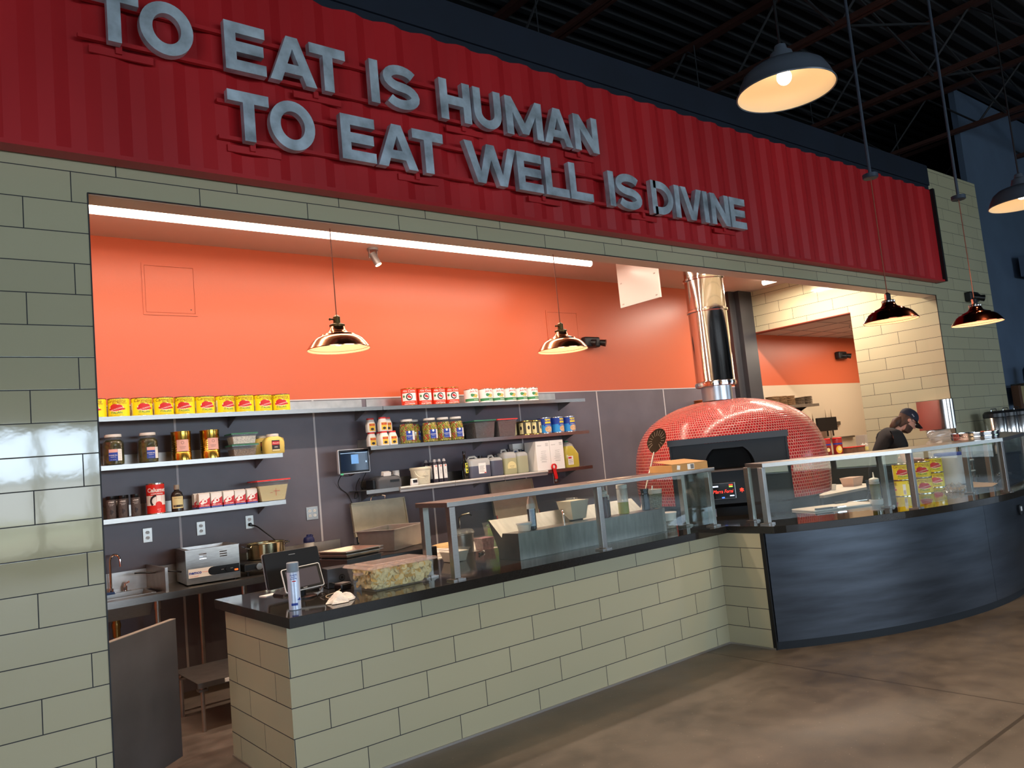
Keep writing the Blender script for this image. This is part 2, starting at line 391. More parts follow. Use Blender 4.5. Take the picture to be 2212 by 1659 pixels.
# sign lettering ------------------------------------------------------
LET = mat('smudged_galvanised_steel', '#b9c6d0', .40, .45, noise=(7, .45))
SIDE = mat('letter_return', '#8f959c', .3, .8)
def ring(cx, cz, rx, rz, w, a0, a1, n=28):
    o = []; i_ = []
    for k in range(n+1):
        a = a0+(a1-a0)*k/n; o.append((cx+rx*math.cos(a), cz+rz*math.sin(a))); i_.append((cx+(rx-w)*math.cos(a), cz+(rz-w)*math.sin(a)))
    return o, i_
def strip(mb, o, i_, yo, dep, closed=False):
    n = len(o); vs = []
    for (a, b) in zip(o, i_): vs += [(a[0], yo, a[1]), (b[0], yo, b[1]), (a[0], yo+dep, a[1]), (b[0], yo+dep, b[1])]
    fs = []
    for k in range(n if closed else n-1):
        j = (k+1) % n; A, Bq = 4*k, 4*j
        fs += [(A, A+1, Bq+1, Bq), (A+2, Bq+2, Bq+3, A+3), (A, Bq, Bq+2, A+2), (A+1, A+3, Bq+3, Bq+1)]
    if not closed: fs += [(0, 2, 3, 1), (4*n-4, 4*n-3, 4*n-1, 4*n-2)]
    mb.add(vs, fs)
def letter(ch, x0, x1, z0, h, yo=4.02, dep=.045, s=.062):
    mb = MB(); w = x1-x0
    def P(poly): mb.prism([(x0+u, z0+v) for u, v in poly], lambda u, v, q: (u, q, v), yo, yo+dep)
    if ch == 'T': P([(0, h), (0, h-s), (w/2-s/2, h-s), (w/2-s/2, 0), (w/2+s/2, 0), (w/2+s/2, h-s), (w, h-s), (w, h)])
    elif ch == 'E': m_ = h/2; P([(0, 0), (w, 0), (w, s), (s, s), (s, m_-s/2), (w*.95, m_-s/2), (w*.95, m_+s/2), (s, m_+s/2), (s, h-s), (w, h-s), (w, h), (0, h)])
    elif ch == 'I': P([(0, 0), (w, 0), (w, h), (0, h)])
    elif ch == 'L': P([(0, 0), (w, 0), (w, s), (s, s), (s, h), (0, h)])
    elif ch == 'H': P([(0, 0), (s, 0), (s, h/2-s/2), (w-s, h/2-s/2), (w-s, 0), (w, 0), (w, h), (w-s, h), (w-s, h/2+s/2), (s, h/2+s/2), (s, h), (0, h)])
    elif ch == 'N': q = s*1.15; P([(0, 0), (s, 0), (s, h-s*1.75), (w-s*1.02, 0), (w, 0), (w, h), (w-s, h), (w-s, s*1.75), (s*1.02, h), (0, h)])
    elif ch == 'M': P([(0, 0), (s, 0), (s, h*.60), (w/2-s*.45, h*.0+.02), (w/2+s*.45, .02), (w-s, h*.60), (w-s, 0), (w, 0), (w, h), (w-s*.95, h), (w/2, h*.36), (s*.95, h), (0, h)])
    elif ch == 'V': P([(w/2-s*.55, 0), (w/2+s*.55, 0), (w, h), (w-s*1.08, h), (w/2, h*.27), (s*1.08, h), (0, h)])
    elif ch == 'W':
        a = w*.29; t = s*1.05
        P([(a-t*.5, 0), (a+t*.5, 0), (w/2, h*.62), (w-a-t*.5, 0), (w-a+t*.5, 0), (w, h), (w-t, h), (w-a, h*.28), (w/2+t*.5, h), (w/2-t*.5, h), (a, h*.28), (t, h), (0, h)])
    elif ch == 'A':
        t = s*1.08; k = (h-.27*h)/h
        P([(0, 0), (t, 0), (w/2, h*.74), (w-t, 0), (w, 0), (w/2+s*.55, h), (w/2-s*.55, h)])
        zc0, zc1 = h*.2, h*.2+s*.9
        def xin(z): return t+(w/2-t)*(z/(h*.74))
        mb.prism([(x0+xin(zc0)-.004, z0+zc0), (x0+w-xin(zc0)+.004, z0+zc0), (x0+w-xin(zc1)+.004, z0+zc1), (x0+xin(zc1)-.004, z0+zc1)], lambda u, v, q: (u, q, v), yo+.0004, yo+dep)
    elif ch == 'O': o, i_ = ring(x0+w/2, z0+h/2, w/2, h/2+.006, s, 0, 2*PI*35/36, 35); strip(mb, o, i_, yo, dep, True)
    elif ch == 'U':
        r = w/2; o, i_ = ring(x0+r, z0+r*.95, r, r*.97, s, PI, 2*PI); o = [(x0, z0+h)]+o+[(x1, z0+h)]; i_ = [(x0+s, z0+h)]+i_+[(x1-s, z0+h)]; strip(mb, o, i_, yo, dep)
    elif ch == 'D':
        r = h/2; o, i_ = ring(x1-w*.62, z0+r, w*.62, r, s, -PI/2, PI/2)
        o = [(x0+s*.5, z0)]+o+[(x0+s*.5, z0+h)]; i_ = [(x0+s*.5, z0+s)]+i_+[(x0+s*.5, z0+h-s)]; strip(mb, o, i_, yo, dep)
        P([(0, 0), (s, 0), (s, h), (0, h)])
    elif ch == 'S':
        c = []; rx, rz = w/2-s/2, h/4-s/4+.002
        for k in range(15): a = math.radians(28+ (270-28)*k/14); c.append((x0+w/2+rx*math.cos(a), z0+h*.75-s*.21+rz*math.sin(a)))
        for k in range(15): a = math.radians(90-(90+152)*k/14); c.append((x0+w/2+rx*math.cos(a), z0+h*.25+s*.21+rz*math.sin(a)))
        q = [c[0]]
        for p in c[1:]:
            if math.hypot(p[0]-q[-1][0], p[1]-q[-1][1]) > .004: q.append(p)
        o, i_ = [], []
        for k, p in enumerate(q):
            a = q[max(0, k-1)]; b_ = q[min(len(q)-1, k+1)]; dx, dz = b_[0]-a[0], b_[1]-a[1]; L_ = math.hypot(dx, dz)
            nx, nz = -dz/L_*s/2, dx/L_*s/2; o.append((p[0]+nx, p[1]+nz)); i_.append((p[0]-nx, p[1]-nz))
        strip(mb, o, i_, yo, dep)
    return mb
LINES = [(3.887, [('T', .800, 1.035), ('O', 1.035, 1.30), ('E', 1.464, 1.69), ('A', 1.71, 1.99), ('T', 1.955, 2.183), ('I', 2.344, 2.404), ('S', 2.436, 2.694), ('H', 2.852, 3.098), ('U', 3.125, 3.358), ('M', 3.398, 3.733), ('A', 3.744, 4.019), ('N', 4.045, 4.294)], 'upper line of large grey metal letters reading to eat is human'),
         (3.492, [('T', 1.459, 1.688), ('O', 1.689, 1.956), ('E', 2.12, 2.346), ('A', 2.359, 2.640), ('T', 2.612, 2.844), ('W', 3.01, 3.447), ('E', 3.457, 3.682), ('L', 3.708, 3.932), ('L', 3.946, 4.177), ('I', 4.354, 4.416), ('S', 4.434, 4.721), ('D', 4.843, 5.105), ('I', 5.131, 5.193), ('V', 5.215, 5.490), ('I', 5.506, 5.568), ('N', 5.608, 5.864), ('E', 5.882, 6.108)], 'lower line of large grey metal letters reading to eat well is divine')]
for z0, ls, lab in LINES:
    root = thing('sign_lettering', lab, 'sign', (3, 4.05, z0), 0, 'metal letter lines on the red panel')
    xa, xb = ls[0][1]-.04, ls[-1][2]+.02
    for zz in (z0+.012, z0+.215):
        B(MB().box(xa, xb, 4.067, 4.092, zz, zz+.022), 'mounting_rail', RED, root, smooth=0)
    x = xa+.05
    while x < xb-.3:
        B(MB().box(x, x+.30, 4.086, 4.099, z0-.045, z0-.006), 'bracket_plate', RED, root, smooth=0)
        B(MB().box(x+.12, x+.15, 4.072, 4.096, z0-.03, z0+.02), 'bracket', RED, root, smooth=0)
        x += 1.06
    for ch, a, b_ in ls: B(letter(ch, a, b_, z0, .278), 'letter', LET, root, smooth=40)
# ------------------------------------------------------------------ serving counters
STONE = mat('dark_polished_stone', '#26231f', .07, spec=.6, noise=(120, .10))
root = thing('serving_counter', 'straight serving counter clad in long olive glazed tiles under a black stone top', 'counter', (3.4, 4.6, 0))
mb = MB().box(1.63, 5.30, 4.125, 4.145, .012, .885)
B(mb, 'front_cladding', T_CTR, root, smooth=0)
B(MB().box(1.63, 1.65, 4.145, 5.10, .012, .885), 'end_cladding', T_END, root, smooth=0)
B(MB().box(5.30, 5.32, 3.707, 4.125, .012, .885), 'return_cladding', T_END, root, smooth=0)
B(MB().box(1.65, 5.30, 4.146, 5.09, 0, .884), 'carcass', mat('counter_carcass', '#4a4a4c', .6), root, smooth=0)
B(MB().box(1.622, 5.296, 4.117, 4.125, 0, .014).box(5.292, 5.30, 3.70, 4.125, 0, .014).box(1.622, 1.63, 4.125, 5.10, 0, .014), 'base_trim', mat('metal_base_trim', '#b9b4ac', .35, .9), root, smooth=0)
# one L-shaped top: straight part and the curved part
def arc(cx, cy, r, x0, x1, n):
    return [(x, cy-math.sqrt(r*r-(x-cx)**2)) for x in [x0+(x1-x0)*k/n for k in range(n+1)]]
B(MB().box(1.605, 5.296, 4.02, 5.22, .885, CT), 'worktop', STONE, root, smooth=0, bevel=.002)
root = thing('curved_counter', 'bow-fronted counter with dark blue-grey metal panels under a black stone top', 'counter', (7.5, 3.4, 0))
xe = 11.6
body = arc(7.62, 6.60, 3.72, 5.312, 10.0, 60)
outer = arc(7.68, 6.616, 3.857, 5.288, 10.10, 60)
PANEL = mat('blue_steel_panel', '#454b53', .32, .75, noise=(2.2, .34, (.6, .6, 5)), spec=.6)
def ctrstrip(pts, z0, z1, thick, mbx=None):
    mbx = mbx or MB(); n = len(pts); cx, cy = 7.65, 6.6; vs = []
    for x, y in pts:
        d = math.hypot(x-cx, y-cy); nx, ny = (cx-x)/d, (cy-y)/d
        vs += [(x, y, z0), (x, y, z1), (x+nx*thick, y+ny*thick, z1), (x+nx*thick, y+ny*thick, z0)]
    fs = []
    for k in range(n-1):
        a, b_ = 4*k, 4*k+4
        for i in range(4): j = (i+1) % 4; fs.append((a+i, a+j, b_+j, b_+i))
    fs += [(0, 1, 2, 3), (4*n-4, 4*n-1, 4*n-2, 4*n-3)]
    return mbx.add(vs, fs)
ks = [0, 26, 46, 60]
for a, b_ in zip(ks, ks[1:]):
    seg = body[a:b_+1]
    if a: seg = [(seg[0][0]+.004, seg[0][1])]+seg[1:]
    B(ctrstrip(seg, .06, .885, .03), 'front_panel', PANEL, root, smooth=40)
inner = [(x, y+.012) for x, y in body]
B(ctrstrip(inner, 0, .06, .03), 'toe_strip', mat('dark_toe_strip', '#12181d', .5, .3), root, smooth=40)
B(MB().box(5.297, 5.322, 3.690, 3.722, 0, .885), 'corner_edge', mat('black_steel', '#0d0d0f'), root, smooth=0)
poly = [(5.296, 4.60)]+[(5.296, outer[0][1])]+outer[1:]+[(10.15, 4.05), (9.0, 3.85), (7.4, 3.72), (6.35, 4.05), (5.9, 4.60)]
B(MB().prism(poly, lambda u, v, q: (u, v, q), .885, CT), 'worktop', STONE, root, smooth=0, bevel=.002)
back = [(5.95, 4.5), (6.4, 3.98), (7.4, 3.65), (9.0, 3.78), (10.0, 4.0)]
mb = MB()
for (x0, y0), (x1, y1) in zip(back, back[1:]):
    L_ = math.hypot(x1-x0, y1-y0); M = Matrix.Translation((x0, y0, 0)) @ Matrix.Rotation(math.atan2(y1-y0, x1-x0), 4, 'Z')
    mb.box(0, L_, 0, .03, .1, .884, M)
B(mb, 'back_panel', STEELR(), root, smooth=0)
o = thing('floor_outlet', 'small black outlet plate on the curved blue panel at the right edge', 'outlet', at(2205, 1101, 1, 2.893))
P = at(2205, 1101, 1, 2.893)
B(MB().box(P.x-.03, P.x+.03, P.y-.006, P.y+.012, P.z-.045, P.z+.045), 'plate', BLACK(), o, bevel=.004)
B(MB().box(P.x-.016, P.x+.014, P.y-.009, P.y-.005, P.z-.01, P.z+.03), 'socket', WHITE(), o, smooth=0)

# ------------------------------------------------------------------ sneeze guards
GLASS = thin('guard_glass', '#dfeee8', .015, .0, 1.5, '#f2f7f5')
def post(mb, x, y, z0, z1, s=.022): return mb.box(x-s, x+s, y-s, y+s, z0, z1)
def foot(mb, x, y, z): return mb.box(x-.045, x+.045, y-.04, y+.04, z, z+.010).box(x-.016, x+.016, y-.048, y-.04, z, z+.016)
g = thing('sneeze_guard', 'long straight steel and glass sneeze guard over the tiled serving counter', 'sneeze guard', (4, 4.28, CT))
B(MB().box(2.675, 5.31, 4.085, 4.46, 1.388, 1.418), 'top_shelf', STEEL(), g, smooth=0, bevel=.002)
for x, y in ((2.713, 4.112), (2.713, 4.42), (3.985, 4.112), (5.275, 4.135), (5.275, 4.42)):
    B(post(MB(), x, y, CT+.01, 1.388), 'post', STEEL(), g, smooth=0, bevel=.002)
    B(foot(MB(), x, y, CT+.0005), 'foot', STEEL(), g, smooth=0)
for a, b_ in ((2.74, 3.958), (4.012, 5.248)):
    B(MB().box(a, b_, 4.106, 4.112, CT+.03, 1.385), 'glass_pane', GLASS, g, smooth=0)
B(MB().box(5.27, 5.276, 4.165, 4.395, CT+.03, 1.385), 'glass_pane', GLASS, g, smooth=0)
g = thing('sneeze_guard', 'faceted steel and glass sneeze guard following the curved counter', 'sneeze guard', (7, 3.2, CT))
F_ = [(5.42, 3.72), (6.42, 3.02), (7.62, 2.79), (8.85, 3.02), (9.95, 3.62)]
Bk = [(5.60, 3.98), (6.56, 3.32), (7.66, 3.10), (8.72, 3.32), (9.72, 3.88)]
def off(p, q, k): return (p[0]+(q[0]-p[0])*k, p[1]+(q[1]-p[1])*k)
out_ = [off(f, b_, -.10) for f, b_ in zip(F_, Bk)]; in_ = [off(b_, f, -.12) for f, b_ in zip(F_, Bk)]
for i in range(4):
    mb = MB().prism([out_[i], out_[i+1], in_[i+1], in_[i]], lambda u, v, q: (u, v, q), 1.388, 1.418)
    B(mb, 'top_shelf', STEEL(), g, smooth=0)
    (x0, y0), (x1, y1) = F_[i], F_[i+1]; L_ = math.hypot(x1-x0, y1-y0)
    M = Matrix.Translation((x0, y0, 0)) @ Matrix.Rotation(math.atan2(y1-y0, x1-x0), 4, 'Z')
    B(MB().box(.03, L_-.03, -.003, .003, CT+.03, 1.385, M), 'glass_pane', GLASS, g, smooth=0)
(x0, y0), (x1, y1) = F_[0], Bk[0]; M = Matrix.Translation((x0, y0, 0)) @ Matrix.Rotation(math.atan2(y1-y0, x1-x0), 4, 'Z')
B(MB().box(.03, math.hypot(x1-x0, y1-y0)-.03, -.003, .003, CT+.03, 1.385, M), 'glass_pane', GLASS, g, smooth=0)
for i, (x, y) in enumerate(F_+Bk):
    B(post(MB(), x, y, CT+.01, 1.388), 'post', STEEL(), g, smooth=0, bevel=.002)
    B(foot(MB(), x, y, CT+.0005), 'foot', STEEL(), g, smooth=0)

# ------------------------------------------------------------------ half door beside the left pier
A_ = Vector((.72, 4.63, 0)); B_ = Vector((1.362, 5.20, 0)); dd = B_-A_; ang = math.atan2(dd.y, dd.x)
o = thing('half_door', 'dark grey half-height swing door standing ajar beside the left tiled pier', 'door', A_, ang)
HD = mat('dark_grey_laminate', '#504f50', .45, noise=(3.5, .18), spec=.5)
MB().box(.0, dd.length, 0, .035, .06, .87).build('door_leaf', HD, o, smooth=0, bevel=.001)
MB().box(.0, dd.length, -.001, .036, .870, .874).build('edge_band', mat('grey_edge_band', '#8d857b', .5), o, smooth=0)
MB().cyl((0, .017, 0), (0, .017, .9), .014).build('hinge_post', STEELR(), o)

# ------------------------------------------------------------------ ceiling light fixtures of the kitchen
EM = mat('lit_diffuser', '#ffffff', .5, emis='#ffdcc4', es=9)
def strip_light(x0, x1, y0, y1, lab, pw):
    c = ((x0+x1)/2, (y0+y1)/2, ZC); t = thing('ceiling_strip_light', lab, 'ceiling light', c, 0, 'kitchen strip lights')
    B(MB().box(x0, x1, y0-.0, y1, ZC-.030, ZC-.001), 'housing', mat('white_metal', '#e9e4e0', .4), t, smooth=0)
    if x1-x0 > y1-y0: m_ = MB().cyl((x0, c[1], ZC-.055), (x1, c[1], ZC-.055), .034, n=14)
    else: m_ = MB().cyl((c[0], y0, ZC-.055), (c[0], y1, ZC-.055), .034, n=14)
    B(m_, 'diffuser', EM, t)
    l = area('strip_glow', (c[0], c[1], ZC-.10), (0, 0, 0), x1-x0, y1-y0, pw, (1, .82, .67)); l.parent = t; l.matrix_parent_inverse = Matrix.Translation(c).inverted()
strip_light(-.90, 3.66, 6.15, 6.21, 'left half of the long glowing ceiling strip light over the kitchen shelves', 34)
strip_light(3.665, 6.25, 6.15, 6.21, 'right half of the long glowing ceiling strip light, ending before the white board', 30)
strip_light(9.60, 9.66, 5.0, 6.2, 'short glowing ceiling strip light beside the sand tiled wall', 85)
strip_light(-.60, 4.6, 4.90, 4.96, 'added unseen ceiling strip light behind the header over the serving counter', 85)  # unseen strip added as fill for the dark lower kitchen
strip_light(5.0, 8.4, 4.90, 4.96, 'added unseen ceiling strip light behind the header near the dome oven', 52)  # second unseen strip, added to continue the kitchen fill
# spotlight on the kitchen ceiling
P = Vector((3.72, 6.60, ZC)); t = thing('spotlight', 'small grey cylinder spotlight on the kitchen ceiling', 'spotlight', P)
GM = mat('grey_lamp_metal', '#8d8f90', .4, .5)
MB().lathe([(.055, -.022), (.055, 0)], n=24).build('canopy', GM, t)
MB().box(-.045, -.040, -.01, .01, -.10, -.02).box(.040, .045, -.01, .01, -.10, -.02).build('yoke', GM, t, smooth=0)
MB().cyl((-.01, 0, -.05), (.035, -.03, -.165), .034, n=20).build('lamp_head', GM, t)
MB().cyl((.035, -.03, -.165), (.0365, -.031, -.169), .030, n=20).build('lens', mat('spot_lens', '#ffffff', .4, emis='#ffd9a0', es=40), t)

# ------------------------------------------------------------------ pendants
COPPER = mat('polished_copper', '#e2a078', .18, 1)
DKCOP = mat('aged_copper', '#8a4632', .14, 1)
ENAM = mat('glowing_enamel_inside', '#fff0d8', .35, emis='#ffc98c', es=.55)  # bulb glow on the lining put in as emission
BRASS = mat('antique_brass', '#5e4a2a', .4, .9)
BULB = mat('glowing_bulb', '#ffffff', .4, emis='#ffd9a8', es=22)
CORD = mat('bronze_cord', '#8a4a34', .6)
def copper_pendant(x, y, zr, lab, ztop, met, dia=.38, grp='copper pendants above the counters', collar=None, pw=22):
    t = thing('pendant_lamp', lab, 'lamp', (x, y, zr), 0, grp); s = dia/.38
    prof = [(.186, .0), (.190, -.002), (.1905, .003), (.182, .016), (.165, .040), (.150, .058), (.128, .074), (.108, .080), (.104, .088), (.078, .098), (.058, .108), (.050, .118), (.046, .130), (.044, .142), (.035, .146)]
    MB().lathe([(r*s, z*s) for r, z in prof], n=56, cap=False).build('shade', met, t)
    MB().lathe([(r*s-.003, z*s-.002) for r, z in prof[3:]], n=48, cap=False).lathe([(.181*s, .012*s), (.188*s, -.0015*s)], n=48, cap=False).build('shade_lining', ENAM, t)
    MB().lathe([(.046, .139), (.048, .150), (.040, .156), (.022, .160), (.022, .200), (.016, .206), (.006, .214)], n=20).build('socket', collar or BRASS, t)
    if collar is None: MB().cyl((-.022, 0, .185), (-.042, 0, .185), .005, n=8).ball((-.045, 0, .185), .008, 8, 6).build('key_switch', BRASS, t)
    MB().ball((0, 0, .055), .030, 16, 10, sz=1.1).build('bulb', BULB, t)
    MB().cyl((0, 0, .21), (0, 0, ztop-zr), .0035, n=6).build('cord', CORD, t)
    l = D.lights.new('bulb_light', 'SPOT'); l.energy = pw; l.color = (1, .72, .42); l.shadow_soft_size = .03; l.spot_size = math.radians(150); l.spot_blend = .3
    lo = D.objects.new('bulb_light', l); COL.objects.link(lo); lo.parent = t; lo.location = (0, 0, .012)
    return t
copper_pendant(2.155, 4.33, 2.405, 'copper pendant hanging nearest the left pier, above the cash register', ZH-.002, COPPER)
copper_pendant(3.99, 4.33, 2.418, 'copper pendant in front of the orange wall, right of the spotlight', ZH-.002, COPPER)
p3 = copper_pendant(5.80, 2.72, 2.385, 'dark copper pendant hanging over the curved counter, left of the pair there', 3.47, DKCOP, collar=CHROME(), pw=40)
p4 = copper_pendant(6.95, 2.57, 2.375, 'dark copper pendant hanging over the curved counter in front of the navy wall', 3.41, DKCOP, collar=CHROME(), pw=40)
BX = mat('blue_grey_conduit', '#39424f', .5, .3)
for (x, y, z), lab in (((5.80, 2.72, 3.47), 'blue-grey conduit drop and junction box above the left dark copper pendant'), ((6.95, 2.57, 3.41), 'blue-grey conduit drop and junction box above the right dark copper pendant')):
    t = thing('conduit_drop', lab, 'conduit', (x, y, z), 0, 'conduit drops above the curved counter')
    MB().lathe([(.05, .001), (.055, .006), (.055, .035), (.03, .04)], n=12).build('junction_box', BX, t)
    MB().cyl((0, 0, .04), (0, 0, 6.3-z), .012, n=8).build('conduit', BX, t)
# big grey barn-style lamps
DOME = mat('slate_enamel', '#4a525c', .32, .1)
LIN2 = mat('lit_cream_enamel', '#efd9b4', .35, emis='#ffd0a0', es=.22)  # lamplight on the cream lining put into the material as emission
def barn(x, y, zr, lab, s=1.0):
    t = thing('dome_pendant_lamp', lab, 'lamp', (x, y, zr), 0, 'large grey dome lamps of the hall')
    prof = [(.222, 0), (.224, -.004), (.226, .002), (.218, .014), (.205, .05), (.185, .088), (.150, .115), (.10, .130), (.062, .138), (.056, .165), (.050, .188), (.032, .196), (.026, .225), (.012, .232)]
    MB().lathe([(r*s, z*s) for r, z in prof], n=64, cap=False).build('shade', DOME, t)
    MB().lathe([(max(.002, r*s-.004), z*s-.003) for r, z in [(.2235, .002), (.216, .012)]+prof[4:10]], n=64, cap=False).build('shade_lining', LIN2, t)
    MB().ball((0, 0, .07), .034, 16, 10, sz=1.1).build('bulb', mat('hot_bulb', '#ffffff', .4, emis='#ffe2b8', es=16), t)
    MB().cyl((0, 0, .22), (0, 0, 6.3-zr), .006, n=6).build('cord', BLACK(), t)
    l = D.lights.new('bulb_light', 'SPOT'); l.energy = 42; l.color = (1, .77, .52); l.shadow_soft_size = .04; l.spot_size = math.radians(140); l.spot_blend = .4
    lo = D.objects.new('bulb_light', l); COL.objects.link(lo); lo.parent = t; lo.location = (0, 0, .02)
barn(3.33, 1.895, 3.235, 'large grey dome lamp with a glowing cream inside hanging against the dark ceiling')
barn(6.62, 2.02, 3.16, 'large dark dome lamp cut off by the right edge of the photo')
barn(.03, 1.9, 3.235, 'added large grey dome lamp in front of the left pier, unseen above the view')  # lamp added out of view to brighten the counter's left end
barn(-3.27, 1.9, 3.235, 'added large grey dome lamp farthest left, unseen above the view')  # second added lamp out of view, more light from the left
# ------------------------------------------------------------------ wall shelves
ZT, ZM, ZL, YS = 2.263, 1.888, 1.481, 6.78
def shelf(x0, x1, z, lab, splash=None, bl=.0):
    t = thing('wall_shelf', lab, 'shelf', ((x0+x1)/2, 6.99, z), 0, 'steel wall shelves')
    B(MB().box(x0, x1, 6.65, 6.998, z-.006, z).box(x0, x1, 6.65, 6.656, z-.036, z-.006), 'shelf_board', STEEL(), t, smooth=0)
    if splash: B(MB().box(splash[0], splash[1], 6.990, 6.998, z+.001, z+splash[2]), 'upstand', STEELR(), t, smooth=0)
    n = max(2, int((x1-x0)/1.1)+1)
    for k in range(n):
        x = x0+.12+(x1-x0-.24)*k/(n-1)
        B(MB().prism([(6.998, z-.007), (6.72, z-.007), (6.998, z-.11)], lambda u, v, q: (q, u, v), x-.002, x+.002), 'bracket', STEELR(), t, smooth=0)
    return t
shelf(1.0, 3.72, ZT, 'long steel top wall shelf holding the yellow cans', (1.0, 3.68, .105))
shelf(3.725, 6.40, ZT, 'steel top wall shelf holding the red and the white cans', (3.73, 6.24, .105))
shelf(1.0, 2.70, ZM, 'steel middle wall shelf with pickle jars left of the quad outlet', (1.0, 2.2, .09))
shelf(1.0, 2.70, ZL, 'steel lower wall shelf with baking powder and cartons', (1.0, 2.3, .09))
shelf(3.56, 6.41, ZM, 'steel middle wall shelf with olive jars right of the wall screen', (3.6, 6.2, .08))
shelf(3.48, 6.41, ZL, 'steel lower wall shelf with printer and jugs right of the wall screen', (3.6, 6.2, .09))

# ------------------------------------------------------------------ packaged goods
ORDN = ['leftmost', 'second from the left', 'third from the left', 'fourth from the left', 'fifth from the left', 'sixth from the left', 'seventh from the left', 'eighth from the left', 'ninth from the left', 'rightmost']
TIN = mat('tin_rim', '#d8d2c4', .22, 1)
GOLD = mat('gold_lacquered_tin', '#c9a24a', .2, 1)
YEL = mat('label_yellow', '#f2dc1a', .45); TOM = mat('label_tomato_red', '#c5252b', .45); LGR = mat('label_green', '#3f8a55', .5); WH = mat('label_white', '#f1eee8', .45)
DKR = mat('label_dark_red', '#6d1518', .5); LBL = mat('label_blue', '#1d3f9c', .45); INK = mat('label_ink', '#2a2426', .5); PINK = mat('label_pink', '#d9a79c', .5); CRM = mat('label_cream', '#e0d39a', .5); ORD_ = mat('label_orange_red', '#dc3b1c', .45); SKY = mat('label_sky_blue', '#2d8fd0', .45); TANB = mat('label_beans', '#caa27a', .6)
def onc(r, a0, zc):
    """map label coordinates (u right, v up) onto a cylinder of radius r facing direction a0"""
    return lambda u, v: (r*math.cos(a0+u/r), r*math.sin(a0+u/r), zc+v)
FACE = -PI/2-.50            # labels turn a little towards the hall
def patch(mb, f, u0, u1, v0, v1, n=8):
    vs = []; fs = []
    for k in range(n+1):
        u = u0+(u1-u0)*k/n; vs += [f(u, v0), f(u, v1)]
    for k in range(n): fs.append((2*k, 2*k+2, 2*k+3, 2*k+1))
    return mb.add(vs, fs)
def blob(mb, f, cu, cv, ru, rv, n=18, wob=0):
    m = 1 if ru < .012 else 4; vs = [f(cu, cv)]
    for j in range(1, m+1):
        for k in range(n):
            a = 2*PI*k/n; q = (1+wob*math.sin(3*a+1))*j/m; vs.append(f(cu+ru*q*math.cos(a), cv+rv*q*math.sin(a)))
    fs = [(0, 1+k, 1+(k+1) % n) for k in range(n)]
    for j in range(m-1):
        for k in range(n): fs.append((1+j*n+k, 1+(j+1)*n+k, 1+(j+1)*n+(k+1) % n, 1+j*n+(k+1) % n))
    return mb.add(vs, fs)
def can(name, lab, cat, loc, r, h, col, grp, art=None, body=TIN, mats=(), band=(.008, .008), rib=False, rz=0):
    t = thing(name, lab, cat, loc, rz, grp)
    if rib:
        pr = [(r, 0), (r, .006), (r-.002, .008)]; z = h*.26
        pr.append((r-.002, z))
        for k in range(6): pr += [(r-.005, z+.006), (r-.002, z+.013)]; z += h*.075
        pr += [(r-.002, h-.008), (r, h-.006), (r, h), (r-.004, h), (r-.006, h-.005)]
    else: pr = [(r, 0), (r, .005), (r-.002, .007), (r-.002, h-.007), (r, h-.005), (r, h), (r-.004, h), (r-.006, h-.005)]
    MB().lathe(pr, n=36).build('tin_body', body, t)
    mb = MB(); rr = r-.0012
    if col: mb.lathe([(rr, band[0]), (rr, h-band[1])], n=40, cap=False)
    if art: art(mb, rr, h)
    mb.build('paper_label', [col or WH]+list(mats), t)
    return t
def art_tomato(mb, r, h):
    f = lambda k: onc(r+k, FACE, h/2)
    for s_ in (0, PI*.96):
        g = lambda k: onc(r+k, FACE+s_, h/2)
        mb.mat(2); patch(mb, g(.0003), -.07, .07, h*.43, h*.45)
        mb.mat(4); text_mesh(mb, 'Carmelina', .038, lambda u, v, g=g: g(.0008)(u-.008, v+h*.34), shear=.35)
        text_mesh(mb, '... San Marzano', .022, lambda u, v, g=g: g(.0008)(u+.014, v+h*.225), shear=.35)
        mb.mat(3); blob(mb, g(.0003), 0, -h*.02, .054, h*.20)
        mb.mat(1); blob(mb, g(.0006), -.012, h*.02, .036, h*.165); blob(mb, g(.0007), .020, -h*.0, .029, h*.15)
        blob(mb, g(.0008), 0, -h*.09, .064, h*.085, wob=.10)
        mb.mat(3); text_mesh(mb, 'SAN MARZANO', .0145, lambda u, v, g=g: g(.0013)(u, v-h*.085+u*.25))
        mb.mat(2); text_mesh(mb, 'ITALIAN', .024, lambda u, v, g=g: g(.0008)(u, v-h*.28), bold=.0006)
        mb.mat(4); text_mesh(mb, 'PEELED TOMATOES NET WT', .008, lambda u, v, g=g: g(.0008)(u, v-h*.41))
    g = onc(r+.0004, FACE-1.45, h/2); mb.mat(3); patch(mb, g, -.013, .013, -h*.40, h*.25)
    g = onc(r+.0009, FACE-1.45, h/2); mb.mat(4)
    for k in range(6): patch(mb, g, -.009+k*.003, -.0078+k*.003, -h*.36, -h*.12, 1)
    return mb
YM = [TOM, LGR, WH, DKR]
cx = [1.270, 1.437, 1.605, 1.772, 1.938, 2.101, 2.269, 2.436, 2.601, 2.766]
proto_y = can('tomato_can', 'x', 'can', (cx[0], YS, ZT+.0005), .0795, .150, YEL, 'yellow tomato cans on the top shelf', art_tomato, TIN, YM, (.003, .006))
mbx = MB().lathe([(.0796, .1445), (.0796, .1492)], n=36, cap=False).build('red_rim', DKR, proto_y)
rots = [0, .05, .55, .5, .1, .5, .62, .2, .5, .15]
